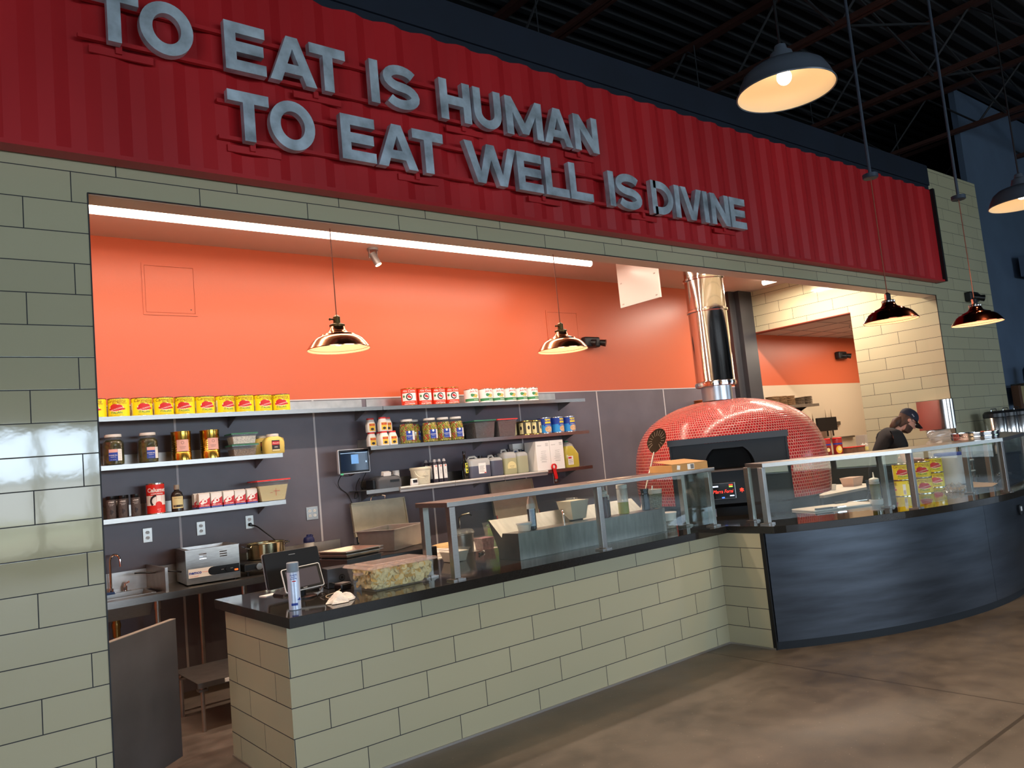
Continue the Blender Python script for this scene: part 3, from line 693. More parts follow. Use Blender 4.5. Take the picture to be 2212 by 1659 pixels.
for i, x in enumerate(cx):
    lab = 'yellow tomato can on the top shelf, ' + ('cut off by the pier' if i == 0 else '%s of ten' % ORDN[i])
    if i == 0: proto_y['label'] = lab
    else: dup(proto_y, (x, YS+random.uniform(-.006, .006), ZT+.0005), lab, rots[i])
# two stacks and a row of the same can on the curved counter are placed with the counter goods

def art_red(mb, r, h):
    g = lambda k: onc(r+k, FACE, h/2)
    mb.mat(1); patch(mb, g(.0004), -.078, .078, -h*.22, h*.22, 12)
    mb.mat(2); blob(mb, g(.0009), 0, 0, .034, h*.20)
    mb.mat(1); blob(mb, g(.0012), .002, .0, .024, h*.13)
    mb.mat(4); blob(mb, g(.0016), -.004, .004, .015, h*.08); blob(mb, g(.0016), .010, -.004, .012, h*.065)
    mb.mat(3); blob(mb, g(.0016), -.058, h*.04, .012, h*.07)
    mb.mat(1); text_mesh(mb, 'Alta Cucina', .030, lambda u, v: g(.001)(u, v+h*.34), shear=.3)
    text_mesh(mb, 'NATURALE STYLE', .012, lambda u, v: g(.001)(u, v-h*.30)); text_mesh(mb, 'PLUM TOMATOES', .014, lambda u, v: g(.001)(u, v-h*.40), bold=.0004)
pr_ = can('plum_tomato_can', 'x', 'can', (4.10, YS, ZT+.0005), .0805, .176, ORD_, 'red plum tomato cans on the top shelf', art_red, GOLD, [WH, INK, LGR, TOM])
for i, x in enumerate([4.10, 4.275, 4.445, 4.61]):
    lab = 'red plum tomato can on the top shelf, %s of four' % (ORDN[i] if i < 3 else 'rightmost')
    if i == 0: pr_['label'] = lab
    else: dup(pr_, (x, YS, ZT+.0005), lab, .28)
def art_jack(mb, r, h):
    g = lambda k: onc(r+k, FACE+.35, h/2)
    mb.mat(1); patch(mb, g(.0004), -.115, .115, -h*.36, -h*.17, 16)
    mb.mat(2); text_mesh(mb, 'Jack Pot', .028, lambda u, v: g(.0008)(u, v+h*.32), shear=.2, bold=.0004)
    mb.mat(3); blob(mb, g(.0006), .012, h*.02, .030, h*.12, wob=.15); mb.mat(1); blob(mb, g(.0008), -.020, h*.06, .022, h*.11, wob=.1)
    mb.mat(3); blob(mb, g(.001), -.006, -.008, .012, h*.06); blob(mb, g(.001), .020, -.012, .012, h*.06)
    mb.mat(0); text_mesh(mb, 'Artichoke', .014, lambda u, v: g(.0009)(u+.02, v-h*.27), bold=.0003)
pj = can('artichoke_can', 'x', 'can', (4.87, YS, ZT+.0005), .0772, .152, WH, 'white artichoke cans on the top shelf', art_jack, TIN, [LGR, TOM, mat('label_artichoke', '#c8b560', .5)])
for i, x in enumerate([4.865, 5.055, 5.215, 5.38, 5.54, 5.70]):
    lab = 'white artichoke can on the top shelf, %s of six' % (ORDN[i] if i < 5 else 'rightmost')
    if i == 0: pj['label'] = lab; pj.location.x = x
    else: dup(pj, (x, YS, ZT+.0005), lab, .1*(i % 2))

# glass jars -----------------------------------------------------------
JG = thin('jar_glass', '#e8efe2', .02)
PICK = mat('pickles_in_brine', '#37360f', .22, noise=(26, .85), bump=(25, .6), coat=.6)
OLIV = mat('green_olives', '#8a8a25', .3, noise=(60, .3), coat=.5); OLR = mat('red_pepper_piece', '#b5421c', .35, coat=.4); OLY = mat('pale_olive', '#b3a33a', .3, coat=.5)
JPROF = [(.060, 0), (.074, .006), (.077, .02), (.078, .165), (.074, .19), (.058, .21), (.056, .222)]
def jar(lab, loc, grp, kind, rz=0):
    t = thing('glass_jar', lab, 'jar', loc, rz, grp)
    MB().lathe(JPROF, n=32).build('glass', JG, t)
    MB().lathe([(.0605, .221), (.061, .223), (.061, .240), (.059, .243)], n=32).build('lid', WHITE(), t)
    if kind == 'pickle': MB().lathe([(.056, .004), (.072, .010), (.0745, .03), (.0745, .160), (.07, .183), (.052, .20)], n=28).build('pickles', PICK, t)
    else:
        mb = MB(); rnd = random.Random(3)
        mb.lathe([(.05, .004), (.064, .010), (.065, .165), (.05, .19)], n=20)
        for z in range(13):
            n = 17
            for k in range(n):
                a = 2*PI*(k+.5*(z % 2))/n; rr = .0655 if z < 11 else .058
                mb.mat(rnd.choice([0, 0, 0, 2, 2, 1])); mb.ball((rr*math.cos(a), rr*math.sin(a), .014+z*.0145), .0098, 7, 5, sz=1.1)
        o = mb.build('olives', [OLIV, OLR, OLY], t)
    g = lambda k: onc(.0783+k, FACE+.25, .08)
    mb = MB(); patch(mb, g(.0002), -.032, .034, -.045, .045)
    mb.mat(1); patch(mb, g(.0002), .034, .068, -.045, .045)
    mb.mat(2); blob(mb, g(.0006), 0, .034, .012, .012); patch(mb, g(.0005), -.030, .032, .020, .045) if kind == 'pickle' else None
    mb.mat(1); text_mesh(mb, 'KOSHER DILL' if kind == 'pickle' else 'GIARDINIERA', .010, lambda u, v: g(.0009)(u, v-.002), bold=.0002); text_mesh(mb, 'MEZZETTA', .008, lambda u, v: g(.0009)(u, v-.016)); text_mesh(mb, 'NET 1 GALLON', .006, lambda u, v: g(.0009)(u, v-.036))
    mb.mat(3)
    for k in range(9): patch(mb, g(.0006), .038, .064, .036-k*.009, .0372-k*.009, 2)
    mb.build('paper_label', [LBL, WH, PINK if kind == 'pickle' else WH, INK], t)
    return t
j = jar('pickle jar with white lid on the middle left shelf, next to the pier', (1.385, YS, ZM+.0005), 'pickle jars', 'pickle')
dup(j, (1.637, YS, ZM+.0005), 'pickle jar with white lid on the middle left shelf, beside the gold cans', .3)
j = jar('jar of pickled vegetables, leftmost of the five', (4.05, YS+.01, ZM+.0005), 'jars of pickled vegetables', 'olive')
dup(j, (4.185, 6.90, ZM+.0005), 'jar of pickled vegetables half hidden behind the others on the right middle shelf', .9)
for x, l in ((4.298, 'third'), (4.46, 'second'), (4.62, 'rightmost')):
    dup(j, (x, YS-.02, ZM+.0005), 'jar of pickled vegetables, %s of the five' % ('rightmost' if l == 'rightmost' else ('next to the rightmost' if l == 'second' else 'in the middle')), .15)

def art_pink(mb, r, h):
    g = lambda k: onc(r+k, FACE+.35, h/2)
    patch(mb, g(.001), -.045, .050, -.045, .05); mb.mat(1)
    text_mesh(mb, 'POMODORI', .009, lambda u, v: g(.0016)(u, v-.010)); text_mesh(mb, 'PELATI INTERI', .006, lambda u, v: g(.0016)(u, v-.022))
    o, i_ = ring(0, .025, .012, .012, .002, 0, 2*PI, 16)
    f = g(.0016); vs = [f(*p) for p in o]+[f(*p) for p in i_]; n = len(o); mb.add(vs, [(k, k+1, n+k+1, n+k) for k in range(n-1)])
gc = can('gold_can', 'tall ribbed gold can with pink label, beside the pickle jar', 'can', (1.895, YS, ZM+.0005), .079, .238, None, 'tall gold cans', art_pink, GOLD, [INK], rib=True)
for ch in gc.children:
    if ch.name.startswith('paper'): ch.data.materials[0] = PINK
dup(gc, (2.125, YS, ZM+.0005), 'tall ribbed gold can with pink label, beside the stacked tubs', .2)

# food tubs -----------------------------------------------------------
CT_ = lambda: thin('clear_tub', '#e9ebe8', .05, .1)
def tub(lab, loc, a, b, h, lidc, cont, fill, grp=None, name='food_tub', rz=0, marks=False):
    """a = half sizes at the base, b = half sizes at the rim"""
    t = thing(name, lab, 'container', loc, rz, grp)
    MB().tray((-a[0], a[0], -a[1], a[1]), (-b[0], b[0], -b[1], b[1]), 0, h, .003, .008).build('tub_body', CT_(), t, smooth=0)
    if lidc: MB().frus((-b[0]-.012, b[0]+.012, -b[1]-.012, b[1]+.012), (-b[0]-.010, b[0]+.010, -b[1]-.010, b[1]+.010), h+.0005, h+.012).build('lid', lidc, t, smooth=0, bevel=.002)
    k = fill; m0 = (a[0]-.004, a[1]-.004); m1 = (a[0]+(b[0]-a[0])*k-.004, a[1]+(b[1]-a[1])*k-.004)
    MB().frus((-m0[0], m0[0], -m0[1], m0[1]), (-m1[0], m1[0], -m1[1], m1[1]), .004, h*k).build('contents', cont, t, smooth=0)
    if marks:
        mb = MB(); y = -a[1]-.0035
        for z in (.4, .62): mb.box(-.03, -.008, y-.004*z*2, y-.0035*z*2+.001, h*z, h*z+.003)
        mb.box(.02, .0225, y-.008, y-.006, h*.25, h*.75); mb.box(.0, .055, y-.009, y-.007, h*.48, h*.495)
        mb.build('volume_marks', TOM, t, smooth=0)
    return t
GLID = mat('green_lid', '#2c6b52', .4); RLID = mat('red_lid', '#d3312d', .4)
tub('green-lidded clear tub of white granules, stacked on the brown pasta tub', (2.393, YS, ZM+.1025), (.095, .07), (.105, .08), .083, GLID, mat('white_granules', '#d9d6cb', .8, noise=(90, .3), bump=(90, 1)), .8, 'green-lidded tubs')
tub('green-lidded clear tub of brown pasta pieces under the white granules tub', (2.393, YS, ZM+.0005), (.092, .07), (.105, .08), .088, GLID, mat('brown_pasta', '#7d644a', .7, noise=(120, .6), bump=(90, 1)), .68, 'green-lidded tubs')
tub('red-lidded clear tub of cream batter at the end of the carton row', (2.61, YS, ZL+.0005), (.105, .085), (.138, .11), .172, RLID, mat('cream_batter', '#dccf9c', .5), .78, marks=True)
BEAN = mat('dark_beans', '#231a20', .3, noise=(70, .7), bump=(60, 1), coat=.5)
tub('clear tub of dark olives with green lid on the right middle shelf', (4.935, YS, ZM+.0005), (.115, .09), (.135, .105), .178, GLID, BEAN, .9, 'tubs of dark olives')
tub('clear tub of dark olives with red lid on the right middle shelf', (5.228, YS-.01, ZM+.0005), (.108, .09), (.128, .105), .178, RLID, BEAN, .92, 'tubs of dark olives')

# moulded jugs ---------------------------------------------------------
def rprof(w, d, r, n=5):
    """rounded rectangle outline, half sizes w, d"""
    o = []
    for cx_, cy_, a0 in ((w-r, d-r, 0), (-w+r, d-r, PI/2), (-w+r, -d+r, PI), (w-r, -d+r, 1.5*PI)):
        for k in range(n+1): a = a0+PI/2*k/n; o.append((cx_+r*math.cos(a), cy_+r*math.sin(a)))
    return o
def loft(mb, rings):
    n = len(rings[0][0]); vs = []
    for pts, z in rings: vs += [(x, y, z) for x, y in pts]
    fs = [tuple(range(n-1, -1, -1)), tuple((len(rings)-1)*n+k for k in range(n))]
    for q in range(len(rings)-1):
        for k in range(n): j_ = (k+1) % n; fs.append((q*n+k, q*n+j_, (q+1)*n+j_, (q+1)*n+k))
    return mb.add(vs, fs)
def shft(pts, dx=0, dy=0): return [(x+dx, y+dy) for x, y in pts]
MUST = mat('mustard_jug', '#d6bd62', .4)
def mustard(lab, loc, rz=0):
    t = thing('mustard_jug', lab, 'jug', loc, rz, 'mustard jugs')
    loft(MB(), [(rprof(.082, .06, .03), 0), (rprof(.088, .065, .035), .01), (rprof(.088, .065, .035), .105), (rprof(.07, .058, .04), .138), (rprof(.05, .05, .045), .15)]).build('jug_body', MUST, t)
    MB().lathe([(.052, .150), (.053, .152), (.053, .170), (.050, .173)], n=28).build('lid', WHITE(), t)
    MB().tube([(.060, -.0, .135), (.088, 0, .128), (.094, 0, .10), (.094, 0, .06), (.08, 0, .035)], .011).build('handle', MUST, t)
    mb = MB().box(-.035, .035, -.067, -.0655, .02, .115).mat(1).box(-.033, .033, -.068, -.067, .075, .105).mat(2).box(-.033, .033, -.068, -.067, .022, .035)
    mb.mat(3); text_mesh(mb, 'French\'s', .018, lambda u, v: (u, -.069, v+.09), shear=.3); text_mesh(mb, '100%', .016, lambda u, v: (u, -.069, v+.055))
    mb.build('paper_label', [INK, TOM, CRM, WH], t, smooth=0)
    return t
mj = mustard('pale mustard jug with white lid, in front of the other mustard jug', (2.655, 6.745, ZM+.0005))
dup(mj, (2.615, 6.905, ZM+.0005), 'pale mustard jug with white lid, behind the other mustard jug')

# lower left shelf ---------------------------------------------------
PEP = mat('ground_pepper', '#4e4644', .7, noise=(150, .4))
def spice(lab, loc):
    t = thing('spice_shaker', lab, 'jar', loc, 0, 'spice shakers on the lower left shelf')
    MB().lathe([(.032, 0), (.034, .004), (.034, .138), (.031, .145)], n=24).build('shaker_body', PEP, t)
    MB().lathe([(.0335, .1455), (.0345, .147), (.0345, .170), (.033, .172)], n=24).build('cap', BLACK(), t)
    g = lambda k: onc(.0343+k, FACE+.35, .075); mb = MB(); text_mesh(mb, 'LYNNE', .013, lambda u, v: g(0)(u, v+.05), bold=.0003); text_mesh(mb, 'BLACK PEPPER', .0065, lambda u, v: g(0)(u, v+.034)); text_mesh(mb, 'GROUND', .006, lambda u, v: g(0)(u, v+.025))
    mb.mat(1); blob(mb, g(.0002), 0, -.025, .012, .018, wob=.2); mb.build('paper_label', [WH, INK], t)
    return t
s0 = spice('grey spice shaker with black cap, leftmost of the five beside the pier', (1.345, YS-.02, ZL+.0005))
for x, y, n_ in ((1.392, 6.87, 'at the back, nearest the pier'), (1.425, YS-.03, 'second in front of the five beside the pier'), (1.458, 6.86, 'at the back between the front ones'), (1.518, YS-.03, 'rightmost of the five, nearest the baking powder tin')):
    dup(s0, (x, y, ZL+.0005), 'grey spice shaker with black cap, '+n_)
def art_cal(mb, r, h):
    g = lambda k: onc(r+k, FACE+.45, h/2)
    mb.mat(1); patch(mb, g(.0003), -.10, .10, -h*.22, h*.10, 14)
    text_mesh(mb, 'Calumet', .046, lambda u, v: g(.0008)(u, v+h*.27), bold=.0014); text_mesh(mb, 'BAKING POWDER', .012, lambda u, v: g(.0008)(u, v+h*.15), bold=.0004)
    mb.mat(0); blob(mb, g(.0008), .010, -h*.20, .026, h*.10)
    mb.mat(2); o, i_ = ring(.0, -.02, .058, .052, .016, .55*PI, 1.25*PI, 12); f = g(.0008); vs = [f(*p) for p in o]+[f(*p) for p in i_]; n = len(o); mb.add(vs, [(k, k+1, n+k+1, n+k) for k in range(n-1)])
    mb.mat(1); text_mesh(mb, 'NET WT', .008, lambda u, v: g(.0012)(u+.01, v-h*.36)); text_mesh(mb, '5 LB', .010, lambda u, v: g(.0012)(u+.01, v-h*.42))
can('baking_powder_tin', 'red and white baking powder tin on the lower left shelf', 'tin', (1.675, YS, ZL+.0005), .069, .242, mat('label_scarlet', '#d8281e', .45), None, art_cal, TIN, [WH, INK], (.004, .010))
t = thing('extract_bottle', 'dark brown extract bottle with cream label beside the baking powder tin', 'bottle', (1.838, YS, ZL+.0005))
MB().lathe([(.043, 0), (.046, .004), (.046, .125), (.040, .150), (.020, .168), (.018, .180)], n=28).build('bottle_body', mat('dark_brown_bottle', '#2b2622', .2), t)
MB().lathe([(.0205, .176), (.021, .178), (.021, .212), (.019, .214)], n=20).build('cap', mat('grey_tan_cap', '#9a8f80', .5), t)
g = lambda k: onc(.0463+k, FACE+.4, .07); mb = MB(); patch(mb, g(.0002), -.05, .05, -.045, .05, 12); mb.mat(1); patch(mb, g(.0004), -.04, .04, -.036, -.018, 8); text_mesh(mb, 'PURE VANILLA', .009, lambda u, v: g(.0006)(u, v+.035)); mb.build('paper_label', [CRM, INK], t)
# cartons
def carton(lab, loc):
    t = thing('drink_carton', lab, 'carton', loc, 0, 'small white, red and blue cartons')
    MB().box(-.044, .044, -.033, .033, 0, .118).prism([(-.030, .118), (.030, .118), (.003, .128), (-.003, .128)], lambda u, v, q: (q, u, v), -.044, .044).build('carton_body', WH, t, smooth=0, bevel=.002)
    mb = MB().box(-.0443, .0443, -.0336, .0336, .002, .012).mat(1)
    mb.box(-.0441, .0441, -.0334, .0334, .013, .034)
    mb.add([(-.044, -.0335, .034), (.044, -.0335, .034), (.044, -.0335, .088), (.02, -.0335, .07), (-.01, -.0335, .078), (-.044, -.0335, .05)], [(0, 1, 2, 3, 4, 5)])
    mb.mat(2); blob(mb, lambda u, v: (u, -.0340, v+.058), 0, 0, .022, .018); blob(mb, lambda u, v: (u, -.0341, v+.05), -.02, -.008, .014, .010)
    mb.mat(1); blob(mb, lambda u, v: (u, -.0344, v+.058), .004, 0, .008, .008)
    mb.mat(2); text_mesh(mb, 'HEAVY CREAM', .010, lambda u, v: (u, -.0345, v+.023), bold=.0003)
    mb.build('print', [LBL, TOM, WH], t, smooth=0)
    return t
c0 = carton('x', (2.035, YS-.03, ZL+.0005))
xs = [2.035, 2.135, 2.234, 2.334, 2.432]
for i, x in enumerate(xs):
    lab = 'white carton with red swirl in the front row, %s of five' % (ORDN[i] if i < 4 else 'rightmost')
    if i == 0: c0['label'] = lab
    else: dup(c0, (x, YS-.03+random.uniform(-.006, .006), ZL+.0005), lab, random.uniform(-.06, .06))
for i, x in enumerate(xs[:4]): dup(c0, (x-.012, YS+.06, ZL+.0005), 'white carton in the back row, %s of four' % (ORDN[i] if i < 3 else 'rightmost'), 0)

# right shelves --------------------------------------------------------
def shaker(lab, loc):
    t = thing('cheese_shaker', lab, 'shaker', loc, 0, 'white cheese shakers with red caps')
    loft(MB(), [(rprof(.044, .030, .018), 0), (rprof(.047, .032, .02), .006), (rprof(.047, .032, .02), .075), (rprof(.038, .028, .02), .105), (rprof(.032, .026, .02), .122)]).build('shaker_body', WHITE(), t)
    loft(MB(), [(rprof(.034, .027, .02), .1225), (rprof(.034, .027, .02), .136)]).build('cap', RLID, t)
    mb = MB().box(-.030, .030, -.0335, -.0325, .012, .085).mat(1).box(-.028, .028, -.0345, -.0335, .062, .080)
    mb.mat(2); blob(mb, lambda u, v: (u, -.0348, v+.03), 0, 0, .018, .012)
    mb.mat(0); text_mesh(mb, 'PARM', .014, lambda u, v: (u, -.0350, v+.071)); mb.build('paper_label', [mat('label_gold', '#e2b93c', .5), TOM, INK], t, smooth=0)
    return t
s0 = None
for (x, y, z), l in (((3.745, 6.72, 0), 'lower row in front, left one'), ((3.845, 6.73, 0), 'lower row in front, right one'), ((3.655, 6.80, 0), 'lower row, standing behind at the left end'), ((3.755, 6.81, 0), 'lower row, hidden behind the front ones'),
                     ((3.745, 6.725, .1375), 'upper row in front, left one'), ((3.83, 6.79, .1375), 'upper row, behind the front one at the right'), ((3.655, 6.80, .1375), 'upper row, standing behind at the left end')):
    lab = 'white cheese shaker with red cap, '+l
    if s0 is None: s0 = shaker(lab, (x, y, ZM+.0005))
    else: dup(s0, (x, y, ZM+.0005+z), lab)
def art_tin2(mb, r, h):
    for a in (0, 1.25, -1.25, 2.6):
        g = lambda k: onc(r+k, FACE+a, h/2); mb.mat(1); patch(mb, g(.0006), -.030, .030, -h*.42, h*.36)
        mb.mat(2); blob(mb, g(.001), 0, 0, .014, .022); text_mesh(mb, 'OLIVES', .011, lambda u, v: g(.0012)(u, v+h*.28))
t0 = can('olive_tin', 'dark tin with cream label panels, leftmost of three on the right middle shelf', 'tin', (5.465, 6.88, ZM+.0005), .075, .155, mat('label_charcoal', '#3d3a2c', .5), 'dark tins with cream panels', art_tin2, GOLD, [CRM, INK])
dup(t0, (5.53, 6.735, ZM+.0005), 'dark tin with cream label panels, in front in the middle of three', .3)
dup(t0, (5.685, 6.76, ZM+.0005), 'dark tin with cream label panels, beside the blue bean cans', .9)
def art_bean(mb, r, h):
    g = lambda k: onc(r+k, FACE+.35, h/2)
    mb.mat(1); patch(mb, g(.0003), -.13, .13, -h*.44, h*.05, 18)
    mb.mat(2); blob(mb, g(.0008), .01, -h*.24, .050, h*.20)
    mb.mat(3); patch(mb, g(.0009), -.035, .045, h*.12, h*.40, 8); mb.mat(0); text_mesh(mb, 'BUSH\'S', .030, lambda u, v: g(.0014)(u+.005, v+h*.27), bold=.0012)
    mb.mat(0); patch(mb, g(.0011), -.05, .055, -h*.04, h*.06, 8); mb.mat(4); text_mesh(mb, 'GARBANZO', .012, lambda u, v: g(.0016)(u, v+h*.01))
    mb.mat(5); rnd = random.Random(2)
    for k in range(26): blob(mb, g(.0012), .01+rnd.uniform(-.04, .04), -h*.24+rnd.uniform(-.022, .022), .005, .004, 8)
b0 = can('bean_can', 'blue bean can with yellow name panel, left one of three beside the dark tins', 'can', (5.845, YS, ZM+.0005), .0815, .18, LBL, 'blue bean cans', art_bean, TIN, [SKY, TANB, mat('label_yellow2', '#e9cf1f', .5), WH, mat('label_bean_light', '#e3c39b', .6)])
dup(b0, (6.035, YS, ZM+.0005), 'blue bean can with yellow name panel, middle one of three', .3)
dup(b0, (6.215, YS, ZM+.0005), 'blue bean can with yellow name panel, right one nearest the shelf end', .1)

# receipt printer, cup stack, timer, bucket ------------------------------
PG = mat('printer_grey', '#3e4146', .45)
t = thing('receipt_printer', 'dark grey receipt printer at the left end of the right lower shelf', 'printer', (3.76, 6.80, ZL+.0005))
loft(MB(), [(rprof(.135, .11, .03), 0), (rprof(.135, .11, .03), .075), (rprof(.12, .095, .04), .105), (rprof(.08, .07, .04), .120)]).build('printer_body', PG, t)
MB().box(-.05, .03, -.05, .0, .118, .165, Matrix.Rotation(.25, 4, 'X')).build('paper_roll_sheet', WH, t, smooth=0)
MB().box(.0, .10, -.113, -.108, .055, .075).build('paper_slot', BLACK(), t, smooth=0)
MB().box(.02, .06, -.06, -.03, .117, .122).build('sticker', WH, t, smooth=0)
MB().box(-.165, -.137, -.07, .07, 0, .09).build('side_module', BLACKM(), t, smooth=0, bevel=.006)
t = thing('cup_stack', 'short stack of white paper cups behind the timer', 'cups', (3.945, 6.90, ZL+.0005))
mb = MB()
mb.lathe([(.030, 0), (.037, .085), (.039, .087)], n=24)
for k in range(5): mb.lathe([(.0365, .088+k*.014), (.0385, .098+k*.014), (.039, .1015+k*.014)], n=24)
mb.build('cups', WHITE(), t)
t = thing('kitchen_timer', 'small white kitchen timer with dark display in front of the bucket', 'timer', (4.03, 6.70, ZL+.0005), .15)
loft(MB(), [(rprof(.045, .015, .012), 0), (rprof(.045, .018, .014), .01), (rprof(.040, .015, .012), .058), (rprof(.036, .012, .01), .062)]).build('timer_body', WHITE(), t)
loft(MB(), [([(x*1, y-.0185+.006) for x, y in rprof(.028, .008, .007)], .022), ([(x, y-.0175+.006) for x, y in rprof(.030, .008, .007)], .050)]).build('display', BLACK(), t)
t = thing('plastic_bucket', 'cream plastic bucket with lid and handle on the right lower shelf', 'bucket', (4.165, 6.79, ZL+.0005), .3)
CRP = mat('cream_plastic', '#e6dec3', .45)
MB().lathe([(.086, 0), (.089, .004), (.101, .148)], n=36).build('bucket_body', CRP, t)
MB().lathe([(.107, .143), (.108, .146), (.108, .163), (.103, .167), (.098, .164)], n=36).build('lid', CRP, t)
MB().tube([(-.104*math.cos(a)*1.0-.0, -.03-.03*math.sin(a), .138-.075*math.sin(a)) for a in [PI*k/12 for k in range(13)]][:1]+[(-.106, -.02, .135), (-.118, -.045, .10), (-.10, -.07, .07), (-.06, -.095, .06)], .004).build('handle', CRP, t)
g = lambda k: onc(.099+k, FACE+.2, .075); mb = MB(); text_mesh(mb, 'Maldon', .020, lambda u, v: g(.002)(u, v+.0)); text_mesh(mb, 'SEA SALT', .008, lambda u, v: g(.002)(u, v-.018))
f = g(.002)
for (a, b_) in (((0, .048), (.042, 0)), ((.042, 0), (0, -.048)), ((0, -.048), (-.042, 0)), ((-.042, 0), (0, .048))):
    mb.add([f(*a), f(*b_), f(b_[0], b_[1]-.001), f(a[0], a[1]-.001)], [(0, 1, 2, 3)])
mb.build('print', mat('print_grey', '#6f6c62', .5), t)
# slim bottles
def slim(lab, loc):
    t = thing('squeeze_bottle', lab, 'bottle', loc, 0, 'slim dark dressing bottles on the right lower shelf')
    MB().lathe([(.026, 0), (.028, .004), (.028, .175), (.016, .205)], n=24).build('bottle_body', mat('dark_glaze', '#3a3642', .25), t)
    MB().lathe([(.0175, .205), (.019, .206), (.012, .228), (.010, .232)], n=18).build('cap', mat('silver_grey_cap', '#bdb9bb', .4), t)
    g = lambda k: onc(.0283+k, FACE+.35, .105); mb = MB(); patch(mb, g(.0002), -.022, .022, -.07, .07, 6); mb.mat(1); patch(mb, g(.0004), -.004, .012, .05, .065, 2); mb.mat(2); text_mesh(mb, 'BALSAMIC', .009, lambda u, v: g(.0005)(v, u)); mb.build('paper_label', [WH, ORD_, INK], t)
    return t
s0 = slim('slim dark dressing bottle in front, left of three beside the bucket', (4.312, 6.75, ZL+.0005))
dup(s0, (4.376, 6.76, ZL+.0005), 'slim dark dressing bottle in front, middle of three beside the bucket')
dup(s0, (4.440, 6.77, ZL+.0005), 'slim dark dressing bottle in front, right of three beside the bucket')
for k, (x, w_) in enumerate(((4.288, 'left'), (4.34, 'middle'), (4.405, 'right'))): dup(s0, (x, 6.87, ZL+.0005), 'slim dark dressing bottle in the back row, %s of three' % w_)
t = thing('oil_bottle', 'tall black olive oil bottle with yellow label beside the blue-grey jug', 'bottle', (4.69, 6.76, ZL+.0005))
MB().lathe([(.030, 0), (.032, .005), (.032, .155), (.016, .20), (.014, .262)], n=24).build('bottle_body', mat('black_glass', '#121410', .08, coat=1), t)
MB().lathe([(.016, .262), (.016, .288)], n=18).build('cap', BLACK(), t)
g = lambda k: onc(.0323+k, FACE+.4, .12); mb = MB(); patch(mb, g(.0002), -.012, .024, -.06, .045, 6); mb.mat(1)
for k in range(3): blob(mb, g(.0005), .006, -.04+k*.035, .009, .012, 10)
mb.build('paper_label', [mat('label_lemon', '#e3e04a', .5), INK], t)
# jugs
def jug(lab, x0, x1, h, liq, fill, y=6.80, cap='side', labm=None, capm=None, hd=.09, logo=None):
    w_ = (x1-x0)/2; t = thing('plastic_jug', lab, 'jug', ((x0+x1)/2, y, ZL+.0005), 0, 'large plastic jugs on the right lower shelf')
    HB = thin('jug_plastic', '#dfe0dc', .7, .25)
    hf = h*fill
    loft(MB(), [(rprof(w_-.006, hd-.006, .03), 0), (rprof(w_, hd, .034), .012), (rprof(w_, hd, .034), hf)]).build('liquid', liq, t)
    rg = [(rprof(w_, hd, .034), hf), (rprof(w_, hd, .034), h*.86), (rprof(w_-.012, hd-.012, .034), h*.95), (rprof(w_-.03, hd-.025, .034), h*.98)]
    mb = loft(MB(), rg); mb.build('jug_shoulder', HB, t)
    mb = MB().tube([(-w_*.75, 0, h*.93), (-w_*.65, 0, h*1.07), (-w_*.1, 0, h*1.09), (w_*.12, 0, h*.96)], .012); mb.build('handle', HB, t)
    MB().cyl((w_*.45, 0, h*.97), (w_*.45, 0, h*1.10), .022, n=20).build('cap', capm or BLACK(), t)
    mb = MB()
    if labm:
        if logo == 'semi':
            mb.prism([(.058*math.cos(PI*k/14), .036+.05*math.sin(PI*k/14)) for k in range(15)]+[(-.058, .010), (.058, .010)], lambda u, v, q: (u, q, v+.05), -hd-.002, -hd-.0005)
            mb.mat(1); text_mesh(mb, 'FILIPPO BERIO', .010, lambda u, v: (u, -hd-.0028, v+.085)); text_mesh(mb, 'OLIVE OIL', .009, lambda u, v: (u, -hd-.0028, v+.070))
        else:
            mb.box(-.035, .06, -hd-.002, -hd-.0005, .04, .15); mb.mat(1)
            for k in range(5): mb.box(-.025, .04-.01*(k % 2), -hd-.0026, -hd-.002, .06+k*.014, .063+k*.014)
            mb.mat(2).box(.035, .058, -hd-.0026, -hd-.002, .042, .052)
        mb.build('paper_label', [labm, INK, TOM], t, smooth=0)
    return t
DK = mat('dark_vinegar_jug', '#5d6070', .3); PALE = mat('pale_oil_jug', '#b9b68c', .3); PALE2 = mat('straw_vinegar_jug', '#b8b795', .3)
jug('wide blue-grey jug with a white square label', 4.725, 4.995, .205, DK, .60, labm=WH)
jug('smaller blue-grey jug with black cap, without a label', 5.008, 5.172, .200, DK, .80, y=6.81)
jug('pale jug with an arched cream label', 5.182, 5.355, .245, PALE, .70, labm=CRM, logo='semi')
jug('straw-coloured jug with black cap beside the white boxes', 5.362, 5.525, .235, PALE2, .78, y=6.81)
# white boxes
def wbox(lab, x, y, w_=.098, d=.10):
    t = thing('white_box', lab, 'box', (x, y, ZL+.0005), 0, 'tall white boxes on the right lower shelf')
    MB().box(-w_, w_, -d, d, 0, .325).build('box_body', WH, t, smooth=0, bevel=.003)
    mb = MB(); text_mesh(mb, 'ORGANIC', .014, lambda u, v: (u-.05, -d-.0008, v+.275)); text_mesh(mb, 'EXTRA VIRGIN', .010, lambda u, v: (u, -d-.0008, v+.19))
    for k in range(3): mb.box(.04, .08, -d-.0008, -d-.0002, .27+k*.012, .273+k*.012)
    for z in (.21, .17, .155, .10, .09): mb.box(-.04+z*.05, .04, -d-.0008, -d-.0002, z, z+.002)
    mb.box(-.05, .05, -d-.0008, -d-.0002, .118, .120).box(-.05, .05, -d-.0008, -d-.0002, .142, .144); text_mesh(mb, 'THIS SIDE UP', .012, lambda u, v: (u, -d-.0008, v+.131))
    mb.build('print', mat('print_grey', '#6f6c62', .5), t, smooth=0)
    return t
